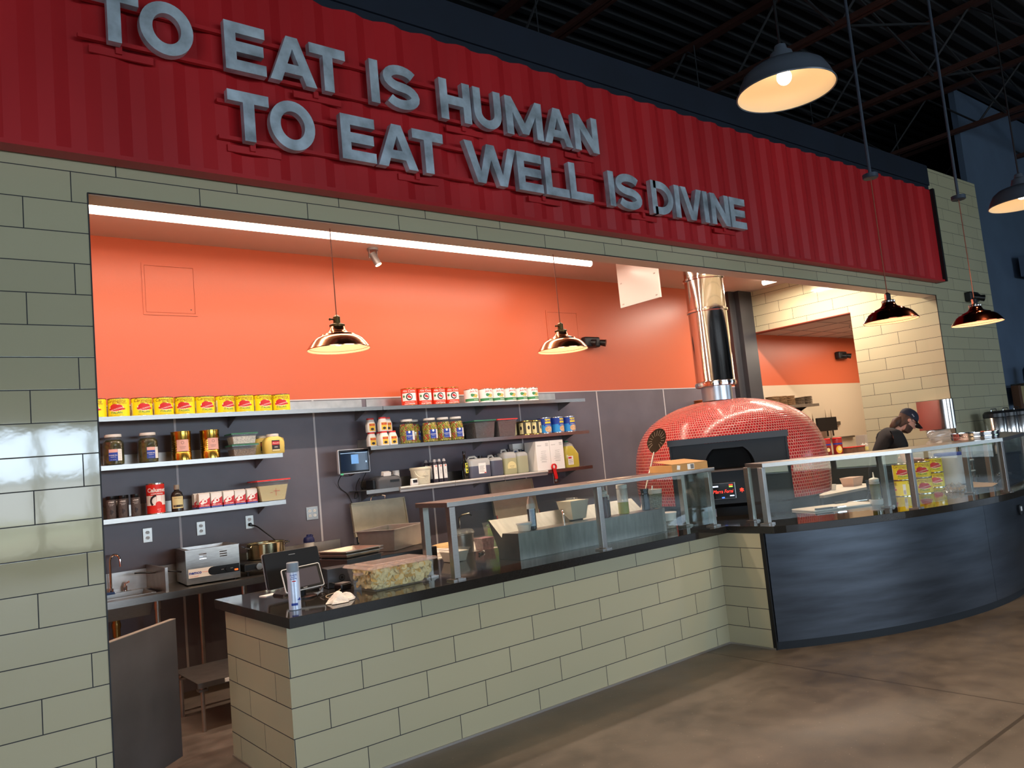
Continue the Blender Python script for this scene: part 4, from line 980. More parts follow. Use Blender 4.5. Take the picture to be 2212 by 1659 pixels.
w0 = wbox('tall white box, left of the two full-height fronts beside the jugs', 5.69, 6.765, .100)
dup(w0, (5.895, 6.765, ZL+.0005), 'tall white box, right one next to the red can opener handle')
t = thing('blue_box', 'blue-sided box behind the jugs with a pale top', 'box', (5.545, 6.948, ZL+.0005))
MB().box(-.075, .075, -.03, .03, 0, .25).build('box_side', mat('denim_blue_card', '#3f5c8c', .6), t, smooth=0)
MB().box(-.078, .078, -.032, .032, .25, .325).build('box_lid', WH, t, smooth=0)
t = thing('oil_jug', 'yellow cooking oil jug with green cap at the right end of the lower shelf', 'jug', (6.18, 6.79, ZL+.0005))
OIL = mat('cooking_oil', '#cdbb4e', .15, coat=.6)
loft(MB(), [(rprof(.098, .07, .03), 0), (rprof(.105, .075, .034), .012), (rprof(.105, .075, .034), .15), (shft(rprof(.085, .07, .034), -.015), .20), (shft(rprof(.06, .055, .034), -.02), .245)]).build('jug_body', OIL, t)
loft(MB(), [(shft(rprof(.06, .055, .034), -.02), .2455), (shft(rprof(.034, .034, .03), -.02), .275), (shft(rprof(.022, .022, .02), -.02), .29)]).build('jug_neck', FROST(), t)
MB().lathe([(.024, .2905), (.025, .292), (.025, .308), (.022, .310)], (-.02, 0, 0), n=20).build('cap', GLID, t)
MB().tube([(.015, -.0, .275), (.055, 0, .26), (.085, 0, .21), (.095, 0, .155)], .012).build('handle', FROST(), t)
mb = MB().box(-.085, -.005, -.0775, -.0755, .03, .13).mat(1).box(-.08, -.03, -.0785, -.0775, .10, .12).mat(2)
for k in range(5): mb.box(-.075, -.015, -.0785, -.0775, .045+k*.010, .047+k*.010)
mb.build('paper_label', [WH, TOM, INK], t, smooth=0)
# ticket rails and red opener
for (a, b_), l in zip(((3.83, 4.462), (4.466, 5.095), (5.099, 5.70)), ('left', 'middle', 'right')):
    t = thing('ticket_rail', 'grey order ticket rail under the jugs, %s one of three' % l, 'rail', ((a+b_)/2, 6.645, 1.455), 0, 'order ticket rails')
    w_ = (b_-a)/2
    MB().box(-w_, w_, -.010, .004, -.025, .0).build('rail_lower', mat('rail_grey', '#aaa6a3', .4, .6), t, smooth=0)
    MB().cyl((-w_, -.010, .012), (w_, -.010, .012), .015, n=14).build('rail_roller', mat('rail_light', '#c3c0ba', .4, .5), t)
t = thing('bottle_opener', 'red handled opener hanging from the right lower shelf', 'opener', (5.80, 6.635, 1.545))
REDP = mat('red_handle_plastic', '#d21a1c', .35)
o_, i_ = ring(0, -.035, .036, .036, .013, 0, 2*PI*29/30, 29); mb = MB(); strip(mb, o_, i_, -.012, .02, True); mb.build('ring', REDP, t)
loft(MB(), [(shft(rprof(.016, .009, .008), .02), -.170), (shft(rprof(.022, .010, .008), .02), -.155), (shft(rprof(.019, .010, .008), .004), -.065)]).build('handle', REDP, t)
MB().cyl((-.004, .005, -.005), (-.004, .014, -.005), .006, n=10).build('hook', STEELR(), t)

# wall screen and cables ------------------------------------------------
t = thing('wall_screen', 'black framed touch screen on a wall arm left of the shaker bottles', 'screen', (3.445, 6.80, 1.765), .10)
loft(MB(), [(0, 0)]*0 or [([(x, -.018) for x in (0,)], 0)]) if False else None
mb = MB().prism(rprof(.172, .116, .014), lambda u, v, q: (u, q, v), -.018, .012); mb.build('frame', mat('silver_bezel', '#c9c9cb', .3, .6), t, bevel=.003)
MB().box(-.163, .163, -.0195, -.018, -.107, .107).build('bezel', BLACK(), t, smooth=0)
mb = MB().box(-.150, .150, -.0205, -.0195, -.090, .092).mat(1).box(-.035, .045, -.0215, -.0205, -.025, .062).mat(2).box(.120, .138, -.0215, -.0205, -.020, -.003).box(-.15, .15, -.0214, -.0205, .076, .080)
mb.build('display', [mat('dark_display', '#0b1524', .08, emis='#12233c', es=.35, coat=.6), mat('screen_window', '#5d88b8', .2, emis='#5d8fc8', es=.7), mat('screen_icon', '#9fc0dd', .3, emis='#9fc0dd', es=.7)], t, smooth=0)
MB().box(-.16, -.13, -.0225, -.0185, -.122, -.106).build('sticker', mat('mint_sticker', '#57c08c', .5), t, smooth=0)
mb = MB().cyl((.0, .012, 0), (.0, .17, 0), .02).box(-.05, .05, .165, .185, -.07, .07); mb.build('wall_mount', BLACKM(), t)
def cable(lab, pts, r=.004, m=None, name='cable', grp=None):
    """a smooth cable through pts"""
    cu = D.curves.new('c', 'CURVE'); cu.dimensions = '3D'; cu.bevel_depth = r; cu.bevel_resolution = 2; cu.resolution_u = 6
    sp = cu.splines.new('NURBS'); sp.points.add(len(pts)-1)
    p0 = Vector(pts[0])
    for q, p in zip(sp.points, pts): q.co = tuple(Vector(p)-p0)+(1,)
    sp.use_endpoint_u = True; sp.order_u = 3
    o = D.objects.new('c', cu); COL.objects.link(o); dg = bpy.context.evaluated_depsgraph_get(); me = D.meshes.new_from_object(o.evaluated_get(dg)); D.objects.remove(o)
    me.materials.clear(); me.materials.append(m or BLACK()); c = D.objects.new(name, me); COL.objects.link(c); c.location = p0
    if lab: tag(c, lab, 'cable', grp)
    return c
cable('thin black cable looping from the wall screen down towards the steel lid', [(3.36, 6.86, 1.66), (3.34, 6.95, 1.60), (3.37, 6.985, 1.52), (3.45, 6.985, 1.47), (3.50, 6.985, 1.35), (3.53, 6.985, 1.22), (3.56, 6.985, 1.15)])
cable('black cable drooping between wall screen and wall outlet', [(3.42, 6.86, 1.655), (3.46, 6.95, 1.625), (3.53, 6.97, 1.64), (3.60, 6.98, 1.70), (3.63, 6.98, 1.80)])
cable('black cable running from the wall outlet to the receipt printer', [(3.64, 6.98, 1.80), (3.70, 6.97, 1.76), (3.66, 6.95, 1.66), (3.60, 6.95, 1.58), (3.56, 6.92, 1.50), (3.60, 6.95, 1.49)])
cable('tangled black cable hanging beside the receipt printer', [(3.55, 6.9, 1.60), (3.52, 6.97, 1.52), (3.56, 6.96, 1.42), (3.50, 6.97, 1.40), (3.55, 6.98, 1.50), (3.57, 6.97, 1.38), (3.52, 6.98, 1.30), (3.53, 6.98, 1.18)])
# outlets ------------------------------------------------------------
def outlet(x, z, n, lab, hw=.036, hh=.058, deco=False):
    t = thing('wall_outlet', lab, 'outlet', (x, 6.9995, z), 0, 'steel wall outlets')
    MB().box(-hw, hw, -.006, 0, -hh, hh).build('cover_plate', STEEL(), t, smooth=0, bevel=.002)
    for sx in ([0] if n == 2 else [-.024, .024]):
        for sz in (.022, -.022):
            r = MB().prism([(sx+.0155*math.cos(a), sz+.0135*math.sin(a)) for a in [2*PI*k/16 for k in range(16)]], lambda u, v, q: (u, q, v), -.009, -.006).build('receptacle', WHITE(), t)
            mb = MB().box(sx-.007, sx-.0045, -.0097, -.009, sz-.001, sz+.008).box(sx+.0045, sx+.007, -.0097, -.009, sz-.001, sz+.008).box(sx-.002, sx+.002, -.0097, -.009, sz-.009, sz-.005)
            s_ = mb.build('slots', BLACK(), r, smooth=0)
    return t
outlet(1.652, 1.31, 2, 'steel wall outlet nearest the sink')
outlet(2.077, 1.31, 2, 'steel wall outlet above the warmer, between two others')
outlet(2.495, 1.312, 2, 'steel wall outlet with a black plug, above the pot')
outlet(3.085, 1.32, 4, 'steel quad wall outlet left of the big steel lid', .058, .060)
outlet(3.60, 1.795, 2, 'steel wall outlet hidden behind the wall screen edge')
outlet(6.125, 1.365, 2, 'steel wall outlet under the right end of the lower shelf')
cable('thick black power cord from the wall outlet down behind the pot', [(2.495, 6.97, 1.285), (2.53, 6.95, 1.28), (2.58, 6.90, 1.22), (2.66, 6.86, 1.14), (2.70, 6.84, 1.08), (2.72, 6.80, .99), (2.85, 6.78, .935), (2.98, 6.8, .93)], .006)
t = thing('power_plug', 'black plug in the outlet above the pot', 'plug', (2.495, 6.99, 1.29)); MB().lathe([(.014, 0), (.016, .01), (.010, .028)], n=14, M=Matrix.Rotation(PI/2, 4, 'X')).build('plug_body', BLACK(), t)
# ------------------------------------------------------------------ back worktop, sink, appliances
ZW = .90
t = thing('work_table', 'long steel work table with upstand and round legs against the back wall', 'table', (2.1, 6.68, 0))
mb = MB().box(1.66, 3.33, 6.36, 6.985, ZW-.004, ZW).box(1.0, 1.66, 6.36, 6.50, ZW-.004, ZW).box(1.0, 1.66, 6.86, 6.985, ZW-.004, ZW).box(1.0, 3.33, 6.36, 6.366, ZW-.05, ZW-.004)
B(mb, 'table_top', STEEL(), t, smooth=0)
B(MB().box(1.0, 3.33, 6.965, 6.985, ZW, 1.05), 'upstand', STEELR(), t, smooth=0)
B(MB().box(1.62, 1.64, 6.40, 6.965, ZW, 1.08), 'side_splash', STEELR(), t, smooth=0)
for x, y in ((1.565, 6.45), (2.005, 6.88), (2.22, 6.45), (1.05, 6.45), (3.25, 6.45), (3.25, 6.9)):
    B(MB().cyl((x, y, 0.02), (x, y, ZW-.05), .019).cyl((x, y, ZW-.12), (x, y, ZW-.05), .024).cyl((x, y, 0), (x, y, .05), .024), 'leg', STEELR(), t)
t = thing('hand_sink', 'steel hand sink bowl set in the work table beside the left pier', 'sink', (1.33, 6.68, ZW))
mb = MB().tray((-.20, .20, -.15, .15), (-.24, .24, -.175, .175), -.16, .004, .004, .006); mb.build('bowl', STEEL(), t, smooth=0)
MB().cyl((0, .02, -.30), (0, .02, -.155), .028).cyl((0, .02, -.88), (0, .02, -.30), .02).lathe([(.032, -.24), (.034, -.22), (.032, -.20)], (0, .02, 0), n=16).build('drain_pipe', mat('brass_pipe', '#a98a52', .3, .9), t)
t = thing('faucet', 'chrome gooseneck faucet at the sink beside the pier', 'faucet', (1.345, 6.90, ZW))
MB().tube([(0, 0, 0), (0, 0, .25)]+[(.033-.033*math.cos(a)-.0, -.033*1.0*(1-math.cos(a))/2, .25+.045*math.sin(a)) for a in [PI*k/10 for k in range(1, 11)]]+[(.068, -.035, .20)], .009, 10).build('spout', CHROME(), t)
MB().cyl((0, 0, .0005), (0, 0, .04), .018).cyl((.10, 0, .0005), (.10, 0, .045), .016).box(-.04, .14, -.022, .022, .0004, .008).build('base', CHROME(), t)
MB().tube([(.10, 0, .045), (.10, 0, .06), (.12, -.04, .075)], .008).build('lever', CHROME(), t)
t = thing('dish_towel', 'folded dark blue cloth beside the faucet', 'cloth', (1.30, 6.84, ZW+.001)); MB().frus((-.06, .06, -.02, .02), (-.055, .055, -.016, .016), 0, .018).build('cloth', mat('blue_cloth', '#27406a', .9), t, smooth=0, bevel=.004)
# countertop warmer
t = thing('food_warmer', 'square steel countertop food warmer with black control strip on the work table', 'warmer', (1.80, 6.50, ZW), -.10)
STW = mat('warmer_steel', '#a8a29a', .30, 1, noise=(14, .12, (1, 1, 6)))
mb = MB().box(0, .405, 0, .43, .015, .255).mat(0)
mb = MB().box(0, .004, 0, .43, .012, .272).box(.401, .405, 0, .43, .012, .272).box(.004, .401, 0, .004, .012, .272).box(.004, .401, .426, .43, .012, .272).box(.004, .401, .004, .426, .012, .016)
mb.build('housing', STW, t, smooth=0)
mb = MB().box(-.003, .408, -.003, .035, .272, .277).box(-.003, .408, .395, .433, .272, .277).box(-.003, .035, .035, .395, .272, .277).box(.37, .408, .035, .395, .272, .277); mb.build('top_rim', STEELR(), t, smooth=0)
MB().tray((.05, .355, .05, .38), (.036, .369, .036, .394), .11, .274, .003, .002).build('well', STEELR(), t, smooth=0)
mb = MB()
for x in (.10, .255):
    for k in range(3): mb.box(x, x+.055, -.004, -.0005, .195+k*.018, .203+k*.018)
mb.build('vent_louvres', CHROME(), t, smooth=0, bevel=.001)
mb = MB().prism([(.015, .060), (.20, .060), (.20, .128), (.015, .128)], lambda u, v, q: (u, q, v), -.003, -.0005); mb.mat(2)
text_mesh(mb, 'nemco', .034, lambda u, v: (u+.065, -.004, v+.098), bold=.0012); mb.mat(3); text_mesh(mb, 'FOOD WARMER', .009, lambda u, v: (u+.055, -.004, v+.070)); mb.box(.115, .16, -.0038, -.003, .096, .098)
mb.mat(1).prism([(.40, .062), (.40, .126), (.20, .126)]+[(.195+.034*math.cos(a), .094+.032*math.sin(a)) for a in [PI/2+PI*k/10 for k in range(11)]]+[(.20, .062)], lambda u, v, q: (u, q, v), -.0046, -.0030)
mb.mat(4).box(.362, .388, -.0056, -.0046, .072, .084)
mb.mat(0); text_mesh(mb, 'LOW', .008, lambda u, v: (u+.27, -.0052, v+.094)); text_mesh(mb, 'HIGH', .008, lambda u, v: (u+.34, -.0052, v+.094))
mb.build('control_strip', [WH, BLACK(), LBL, ORD_, mat('warmer_lamp', '#ff6a2a', .4, emis='#ff5a20', es=2)], t, smooth=0)
MB().cyl((.305, -.0046, .094), (.305, -.022, .094), .016, n=20).build('dial_knob', BLACK(), t)
mb = MB()
for x in (.02, .37):
    for y in (.03, .38): mb = MB().cyl((x, y, 0.0005), (x, y, .014), .014, n=12); mb.build('foot', BLACK(), t)
cable('black power cord with plug lying on the table left of the warmer', [(1.795, 6.62, 1.01), (1.73, 6.60, 1.03), (1.66, 6.66, 1.035), (1.60, 6.70, 1.03), (1.52, 6.72, 1.045), (1.48, 6.73, 1.045)], .007)
# burner, pot, shaker bottle
t = thing('induction_burner', 'black induction burner with a silver knob under the pot', 'burner', (2.425, 6.66, ZW), -.05)
MB().box(-.17, .17, -.18, .18, .035, .105).build('burner_body', BLACK(), t, smooth=0, bevel=.012)
MB().cyl((-.05, -.181, .07), (-.05, -.20, .07), .026, n=24).build('knob', STEELR(), t)
for x in (-.13, .13):
    for y in (-.14, .14): MB().cyl((x, y, .0005), (x, y, .036), .012, n=12).build('foot', BLACKM(), t)
t = thing('stock_pot', 'shallow wide steel pot with two loop handles on the induction burner', 'pot', (2.52, 6.72, ZW+.106))
MB().lathe([(.150, 0), (.158, .006), (.160, .125), (.165, .130), (.162, .133), (.156, .128), (.153, .012), (.0, .009)], n=48, cap=False).build('pot_body', mat('pot_steel', '#cbbf9d', .16, 1), t)
for s_ in (-1, 1): MB().tube([(s_*.155, -.05, .10), (s_*.19, -.05, .112), (s_*.205, 0, .120), (s_*.19, .05, .112), (s_*.155, .05, .10)], .008).build('handle', CHROME(), t)
MB().lathe([(.152, .06), (.02, .062)], n=32).build('broth', mat('broth', '#8a6d3a', .2), t)
t = thing('shaker_bottle', 'clear shaker bottle with a navy lid on the work table', 'bottle', (2.97, 6.85, ZW+.0005))
MB().lathe([(.036, 0), (.040, .006), (.046, .17)], n=28).build('bottle_body', FROST(), t)
NVL = mat('navy_lid', '#1d2350', .4); MB().lathe([(.049, .1705), (.050, .173), (.050, .195), (.042, .215), (.020, .225), (.018, .240)], n=28).cyl((.02, 0, .21), (.034, 0, .235), .012).build('lid', NVL, t)
# stack of sheet pans on the work table
for k in range(3):
    x, y = 3.09, 6.62-.012*k; t = thing('sheet_pan', ['lowest of the three aluminium sheet pans stacked right of the shaker bottle', 'middle of the three aluminium sheet pans stacked right of the shaker bottle', 'topmost of the three aluminium sheet pans stacked right of the shaker bottle'][k], 'pan', (x+.01*k, y, ZW+.001+.012*k), .05*k-.05, 'stacked sheet pans')
    MB().tray((-.21, .21, -.155, .155), (-.225, .225, -.17, .17), 0, .024, .002, .006).build('pan', mat('aluminium', '#c9c6c1', .3, .95), t, smooth=0)
# steel chest with open lid
def steamer(x0, x1, zl, zt, lab, y0=6.50):
    t = thing('steel_chest', lab, 'equipment', ((x0+x1)/2, 6.72, 0))
    B(MB().box(x0, x1, y0, 6.95, .15, .96), 'chest_body', STEELR(), t, smooth=0)
    B(MB().box(x0-.01, x1+.01, y0-.01, 6.96, .96, .985), 'rim', STEEL(), t, smooth=0)
    for x in (x0+.05, x1-.05):
        for y in (y0+.05, 6.9): B(MB().cyl((x, y, 0), (x, y, .15), .02), 'leg', STEELR(), t)
    M = Matrix.Translation(((x0+x1)/2, 6.86, 1.0)) @ Matrix.Rotation(-.16, 4, 'X'); w_ = (x1-x0)/2; H = zt-1.0+.01
    B(MB().box(-w_, w_, 0, .02, .0, H, M).box(-w_, w_, -.012, 0, H-.014, H, M).box(-w_, -w_+.012, -.012, 0, 0, H, M).box(w_-.012, w_, -.012, 0, 0, H, M), 'lid', mat('warm_steel_lid', '#b7aa90', .42, .8, noise=(8, .1)), t, smooth=0)
    q = [M @ Vector(p) for p in ((-.08, -.003, H), (-.075, -.02, H+.035), (-.03, -.02, H+.045), (.03, -.02, H+.045), (.075, -.02, H+.035), (.08, -.003, H))]
    B(MB().tube(q, .006), 'handle', CHROME(), t)
    for x in (-w_-.004, w_-.01): B(MB().box(x, x+.014, -.03, .03, -.03, .05, M), 'hinge', CHROME(), t, smooth=0)
    return t
steamer(3.44, 4.03, 1.0, 1.365, 'steel chest with raised lid and loop handle, nearest the quad outlet')
steamer(5.10, 5.70, 1.0, 1.40, 'steel chest with raised lid seen behind the sneeze guard, below the ticket rails')
t = thing('prep_table', 'steel prep table with dark top section behind the serving counter', 'table', (3.9, 5.6, 0))
B(MB().box(2.62, 5.3, 5.24, 5.96, .12, .90), 'cabinet', STEELR(), t, smooth=0)
B(MB().box(2.60, 3.30, 5.23, 5.98, .90, 1.035), 'raised_lid', mat('dark_steel_cover', '#3b3a3b', .3, .8), t, smooth=0, bevel=.006)
B(MB().box(3.305, 5.32, 5.23, 5.98, .90, .93), 'cutting_ledge', mat('cutting_board_white', '#e7ddd0', .5), t, smooth=0)
for x in (2.7, 5.2):
    for y in (5.32, 5.88): B(MB().cyl((x, y, 0), (x, y, .12), .02), 'leg', BLACKM(), t)
t = thing('roasting_pan', 'big deep steel pan on the dark top of the prep table', 'pan', (3.12, 5.60, 1.036), .55)
PANS = mat('dull_pan_steel', '#8f8c86', .38, .65, noise=(10, .12))
MB().tray((-.225, .225, -.142, .142), (-.25, .25, -.165, .165), 0, .165, .004, .016).build('pan_body', PANS, t, smooth=0, bevel=.006)
MB().box(-.2215, -.218, -.03, -.0, .05, .075).build('sticker', WH, t, smooth=0)
# low sheet steel rack and shelf seen through the gap
t = thing('ice_well_stand', 'low steel stand with a labelled front rail under the work table', 'stand', (1.95, 6.1, 0))
fx = lambda *a: B(MB().box(*a[:6]), a[6], STEELR(), t, smooth=0)
fx(1.62, 2.30, 5.72, 5.745, .30, .335, 'front_rail'); fx(1.62, 2.30, 6.30, 6.32, .30, .335, 'back_rail'); fx(1.62, 2.30, 5.745, 6.30, .330, .335, 'top_plate')
for x in (1.66, 2.26):
    for y in (5.77, 6.28): B(MB().cyl((x, y, .0), (x, y, .30), .014).box(x-.03, x+.03, y-.03, y+.03, .27, .285), 'leg', STEELR(), t, smooth=0)
mb = MB().box(1.80, 1.95, 5.715, 5.7195, .306, .330); mb.mat(1); text_mesh(mb, 'GRAND PRIX', .016, lambda u, v: (u+1.875, 5.7145, v+.318), bold=.0006); B(mb, 'name_plate', [WH, INK], t, smooth=0)

# ------------------------------------------------------------------ things on the serving counter
def artspray(mb, f):
    pass
t = thing('spray_can', 'tall pale blue spray can at the front corner of the serving counter', 'spray can', (1.735, 4.245, CT+.0005))
MB().lathe([(.030, 0), (.033, .003), (.033, .200), (.0315, .204)], n=32).build('can_body', mat('pale_blue_can', '#c9d5ea', .3, .2), t)
MB().lathe([(.0325, .2045), (.033, .206), (.0325, .252), (.030, .255)], n=32).build('cap', mat('grey_blue_cap', '#8b98a3', .4), t)
g = lambda k: onc(.0331+k, FACE+.3, .10); mb = MB(); mb.mat(0)
for k_ in range(3): text_mesh(mb, ['FOAMING', 'GLASS', 'CLEANER'][k_], .0085, lambda u, v: g(.0005)(u-.006, v+.088-k_*.010), bold=.0003)
mb.mat(1); patch(mb, g(.0004), -.014, .006, .052, .058, 3); mb.mat(2)
for k_ in range(12): patch(mb, g(.0004), -.024, .002+.004*(k_ % 3), .042-k_*.008, .0428-k_*.008, 4)
mb.mat(0); patch(mb, g(.0004), -.026, .010, -.075, -.062, 6); blob(mb, g(.0004), .014, -.045, .004, .004)
patch(mb, g(.0004), .018, .030, -.05, -.036, 3)
mb.build('print', [LBL, TOM, mat('print_blue_grey', '#7f92b5', .5)], t)
# towel
def cloth(name, lab, loc, sx, sy, h, m, seed, rz=0, folds=3):
    t = thing(name, lab, 'cloth', loc, rz); rnd = random.Random(seed); n = 22; vs = []; fs = []
    ph = [rnd.uniform(0, 6) for _ in range(8)]
    for i in range(n+1):
        for k in range(n+1):
            u, v = i/n*2-1, k/n*2-1; r = math.sqrt(u*u+v*v)
            e = 1+.16*math.sin(3*math.atan2(v, u)+ph[0])+.08*math.sin(7*math.atan2(v, u)+ph[1])
            x, y = u*math.sqrt(1-v*v/2)*e, v*math.sqrt(1-u*u/2)*e; rr = min(1, math.hypot(u*math.sqrt(1-v*v/2), v*math.sqrt(1-u*u/2)))
            z = (1-rr**3)*(.55+.22*math.sin(folds*2.2*u+1.7*v+ph[2])+.16*math.sin(4.6*v-2*u+ph[3])+.09*math.sin(9*u+5*v+ph[4]))
            vs.append((x*sx, y*sy, max(.002, z*h)))
    for i in range(n):
        for k in range(n): a = i*(n+1)+k; fs.append((a, a+n+1, a+n+2, a+1))
    b0 = len(vs); mb = MB().add(vs, fs); mb.add([(x, y, 0) for x, y, z in vs], [tuple(reversed(f)) for f in fs]); mb.build('cloth', m, t, smooth=80); return t
TW = mat('white_towel', '#e4ddd2', .9, noise=(60, .06), bump=(120, .4))
cloth('towel', 'crumpled white towel lying beside the spray can', (1.985, 4.20, CT+.001), .095, .06, .065, TW, 4, .3)
# register screen, customer tablet, terminals
t = thing('register_screen', 'large black register screen seen from behind on its stand', 'screen', (2.0, 4.86, CT+.0005), .12)
MX = Matrix.Translation((0, .02, .155)) @ Matrix.Rotation(-.22, 4, 'X')
mb = MB().prism(rprof(.19, .11, .012), lambda u, v, q: tuple(MX @ Vector((u, q, v))), -.012, .010); mb.build('screen_back', BLACK(), t, bevel=.002)
mb = MB().prism(rprof(.193, .113, .014), lambda u, v, q: tuple(MX @ Vector((u, q, v))), .010, .016); mb.build('silver_frame', mat('silver_bezel', '#c9c9cb'), t)
mb = MB(); mb.box(-.022, .022, -.014, -.012, .08, .084, MX); mb.build('badge', STEELR(), t, smooth=0)
MB().box(-.03, .03, .0, .06, .006, .12).build('stand_neck', BLACK(), t, smooth=0, bevel=.005)
loft(MB(), [(rprof(.13, .085, .03), .0), (rprof(.125, .08, .03), .012)]).build('stand_base', BLACK(), t)
t = thing('customer_tablet', 'small white framed tablet facing the guests in front of the register screen', 'tablet', (1.93, 4.58, CT+.0005), -.12)
MX = Matrix.Translation((0, 0, .118)) @ Matrix.Rotation(-.42, 4, 'X') @ Matrix.Rotation(-.06, 4, 'Y')
mb = MB().prism(rprof(.118, .073, .012), lambda u, v, q: tuple(MX @ Vector((u, q, v))), -.007, .007); mb.build('frame', WHITE(), t, bevel=.002)
mb = MB().prism(rprof(.113, .068, .009), lambda u, v, q: tuple(MX @ Vector((u, q, v))), -.0085, -.007); mb.build('bezel', BLACK(), t)
mb = MB().prism(rprof(.096, .054, .003), lambda u, v, q: tuple(MX @ Vector((u, q, v))), -.0092, -.0085); mb.mat(1); text_mesh(mb, 'toast', .012, lambda u, v: tuple(MX @ Vector((u, -.0095, v-.061)))); mb.build('display', [mat('grey_display', '#5a555a', .15, coat=.5), WH], t, smooth=0)
MB().cyl((0, .03, .012), (0, .02, .10), .022, n=20).build('stand_neck', BLACKM(), t)
MB().lathe([(.085, 0), (.085, .008), (.07, .014)], (0, .03, 0), n=32).build('stand_base', BLACK(), t)
t = thing('receipt_slip', 'white paper slip lying under the register screen', 'paper', (1.86, 4.95, CT+.0005), .3); MB().box(-.05, .05, -.035, .035, .0, .004).build('slip', WH, t, smooth=0)
t = thing('payment_terminal_box', 'dark grey box with a round square-in-ring emblem beside the register', 'terminal', (2.25, 4.78, CT+.0005), -.16)
MB().box(-.085, .085, -.06, .06, 0, .125).build('box_body', mat('terminal_grey', '#4b4e54', .35, .3), t, smooth=0, bevel=.005)
mb = MB(); o_, i_ = ring(.01, .06, .020, .020, .004, 0, 2*PI*23/24, 23); strip(mb, o_, i_, -.0615, .0008, True); mb.prism(rprof(.008, .008, .002), lambda u, v, q: (u+.01, q, v+.06), -.0615, -.0605); mb.build('emblem', BLACK(), t)
t = thing('card_reader', 'small black card reader in front of the dark terminal box', 'card reader', (2.20, 4.61, CT+.0005), .25)
loft(MB(), [(rprof(.042, .035, .012), 0), (rprof(.045, .038, .012), .02), (rprof(.043, .036, .012), .034), (rprof(.036, .030, .012), .040)]).build('reader_body', BLACK(), t)
MB().box(-.035, .035, -.034, .034, .040, .043).build('top_plate', mat('reader_grey', '#6e6a68', .4), t, smooth=0, bevel=.003)
cable('tan cable looping from the card reader past the towel', [(2.17, 4.58, CT+.012), (2.12, 4.52, CT+.006), (2.06, 4.50, CT+.005), (2.01, 4.46, CT+.005), (1.98, 4.36, CT+.005), (1.99, 4.27, CT+.01)], .003, mat('tan_cable', '#a8977c', .5))
cable('black tangle of cables behind the card reader', [(2.05, 4.62, CT+.02), (2.10, 4.66, CT+.06), (2.14, 4.70, CT+.015), (2.08, 4.74, CT+.04), (2.13, 4.78, CT+.01), (2.18, 4.72, CT+.05), (2.22, 4.70, CT+.01)], .004)
# steel bin with pans beside the register
t = thing('steel_bin', 'deep steel food bin behind the terminal box, topped by shallow pans', 'pan', (2.47, 5.03, CT+.0005), .22)
MB().tray((-.135, .135, -.13, .13), (-.15, .15, -.15, .15), 0, .15, .004, .012).build('pan_body', mat('grey_pan_steel', '#7d7f80', .35, .9), t, smooth=0, bevel=.006)
for k, l in enumerate(('lower', 'upper')):
    t = thing('shallow_pan', '%s of the two shallow pans on the deep steel bin' % l, 'pan', (2.47, 5.03, CT+.152+.018*k), .22, 'shallow pans on the bin')
    MB().tray((-.135, .135, -.135, .135), (-.15, .15, -.15, .15), 0, .030, .003, .012).build('pan', STEELR(), t, smooth=0)
# container of fried chips
t = thing('chip_container', 'clear lidded container full of pale round chips on the serving counter', 'container', (2.43, 4.40, CT+.0005), .03)
THIN = thin('pink_clear_lid', '#ecd6cc', .30, .1)
MB().tray((-.20, .20, -.125, .125), (-.225, .225, -.15, .15), 0, .135, .003, .010).build('tub_body', CT_(), t, smooth=0)
mb = MB().frus((-.245, .245, -.170, .170), (-.235, .235, -.160, .160), .136, .152)
mb.frus((-.19, .19, -.115, .115), (-.185, .185, -.11, .11), .152, .158); mb.build('lid', THIN, t, smooth=0, bevel=.003)
for s_ in (-1, 1): MB().box(s_*.228-.02, s_*.228+.02, -.03, .03, .10, .112).build('grip', THIN, t, smooth=0)
rnd = random.Random(11); mb = MB()
mb.mat(2).frus((-.165, .165, -.09, .09), (-.165, .165, -.095, .095), .006, .08)
mb.mat(0)
for k in range(430):
    side = rnd.random(); z = rnd.uniform(.026, .118); ex, ey = .185+.02*z/.13, .110+.02*z/.13
    if side < .55: x, y = rnd.uniform(-ex, ex), -ey+rnd.uniform(-.004, .012)
    elif side < .75: x, y = -ex+rnd.uniform(-.004, .012), rnd.uniform(-ey, ey)
    elif side < .85: x, y = ex-rnd.uniform(0, .01), rnd.uniform(-ey, ey)
    else: x, y, z = rnd.uniform(-ex, ex), rnd.uniform(-ey, ey), rnd.uniform(.095, .122)
    r = rnd.uniform(.016, .023); Mx = Matrix.Translation((x, y, z)) @ Matrix.Rotation(rnd.uniform(-.7, .7)+PI/2*(side < .55), 4, 'X') @ Matrix.Rotation(rnd.uniform(-.7, .7)+PI/2*(.55 <= side < .85), 4, 'Y')
    c_ = rnd.uniform(.001, .005); mb.mat(0 if rnd.random() < .72 else 1)
    pr = [Mx @ Vector((0, 0, c_))]; nn = 10
    for q in range(nn): a = 2*PI*q/nn; pr.append(Mx @ Vector((r*math.cos(a), r*.9*math.sin(a), c_*.0+.002*math.sin(2*a+k))))
    mb.add(pr, [(0, 1+q, 1+(q+1) % nn) for q in range(nn)])
mb = mb.build('chips', [mat('pale_chip', '#e3d59c', .6), mat('golden_chip', '#dcb45c', .6), mat('chip_core', '#cdb87c', .8)], t, smooth=0); mb['kind'] = 'stuff'
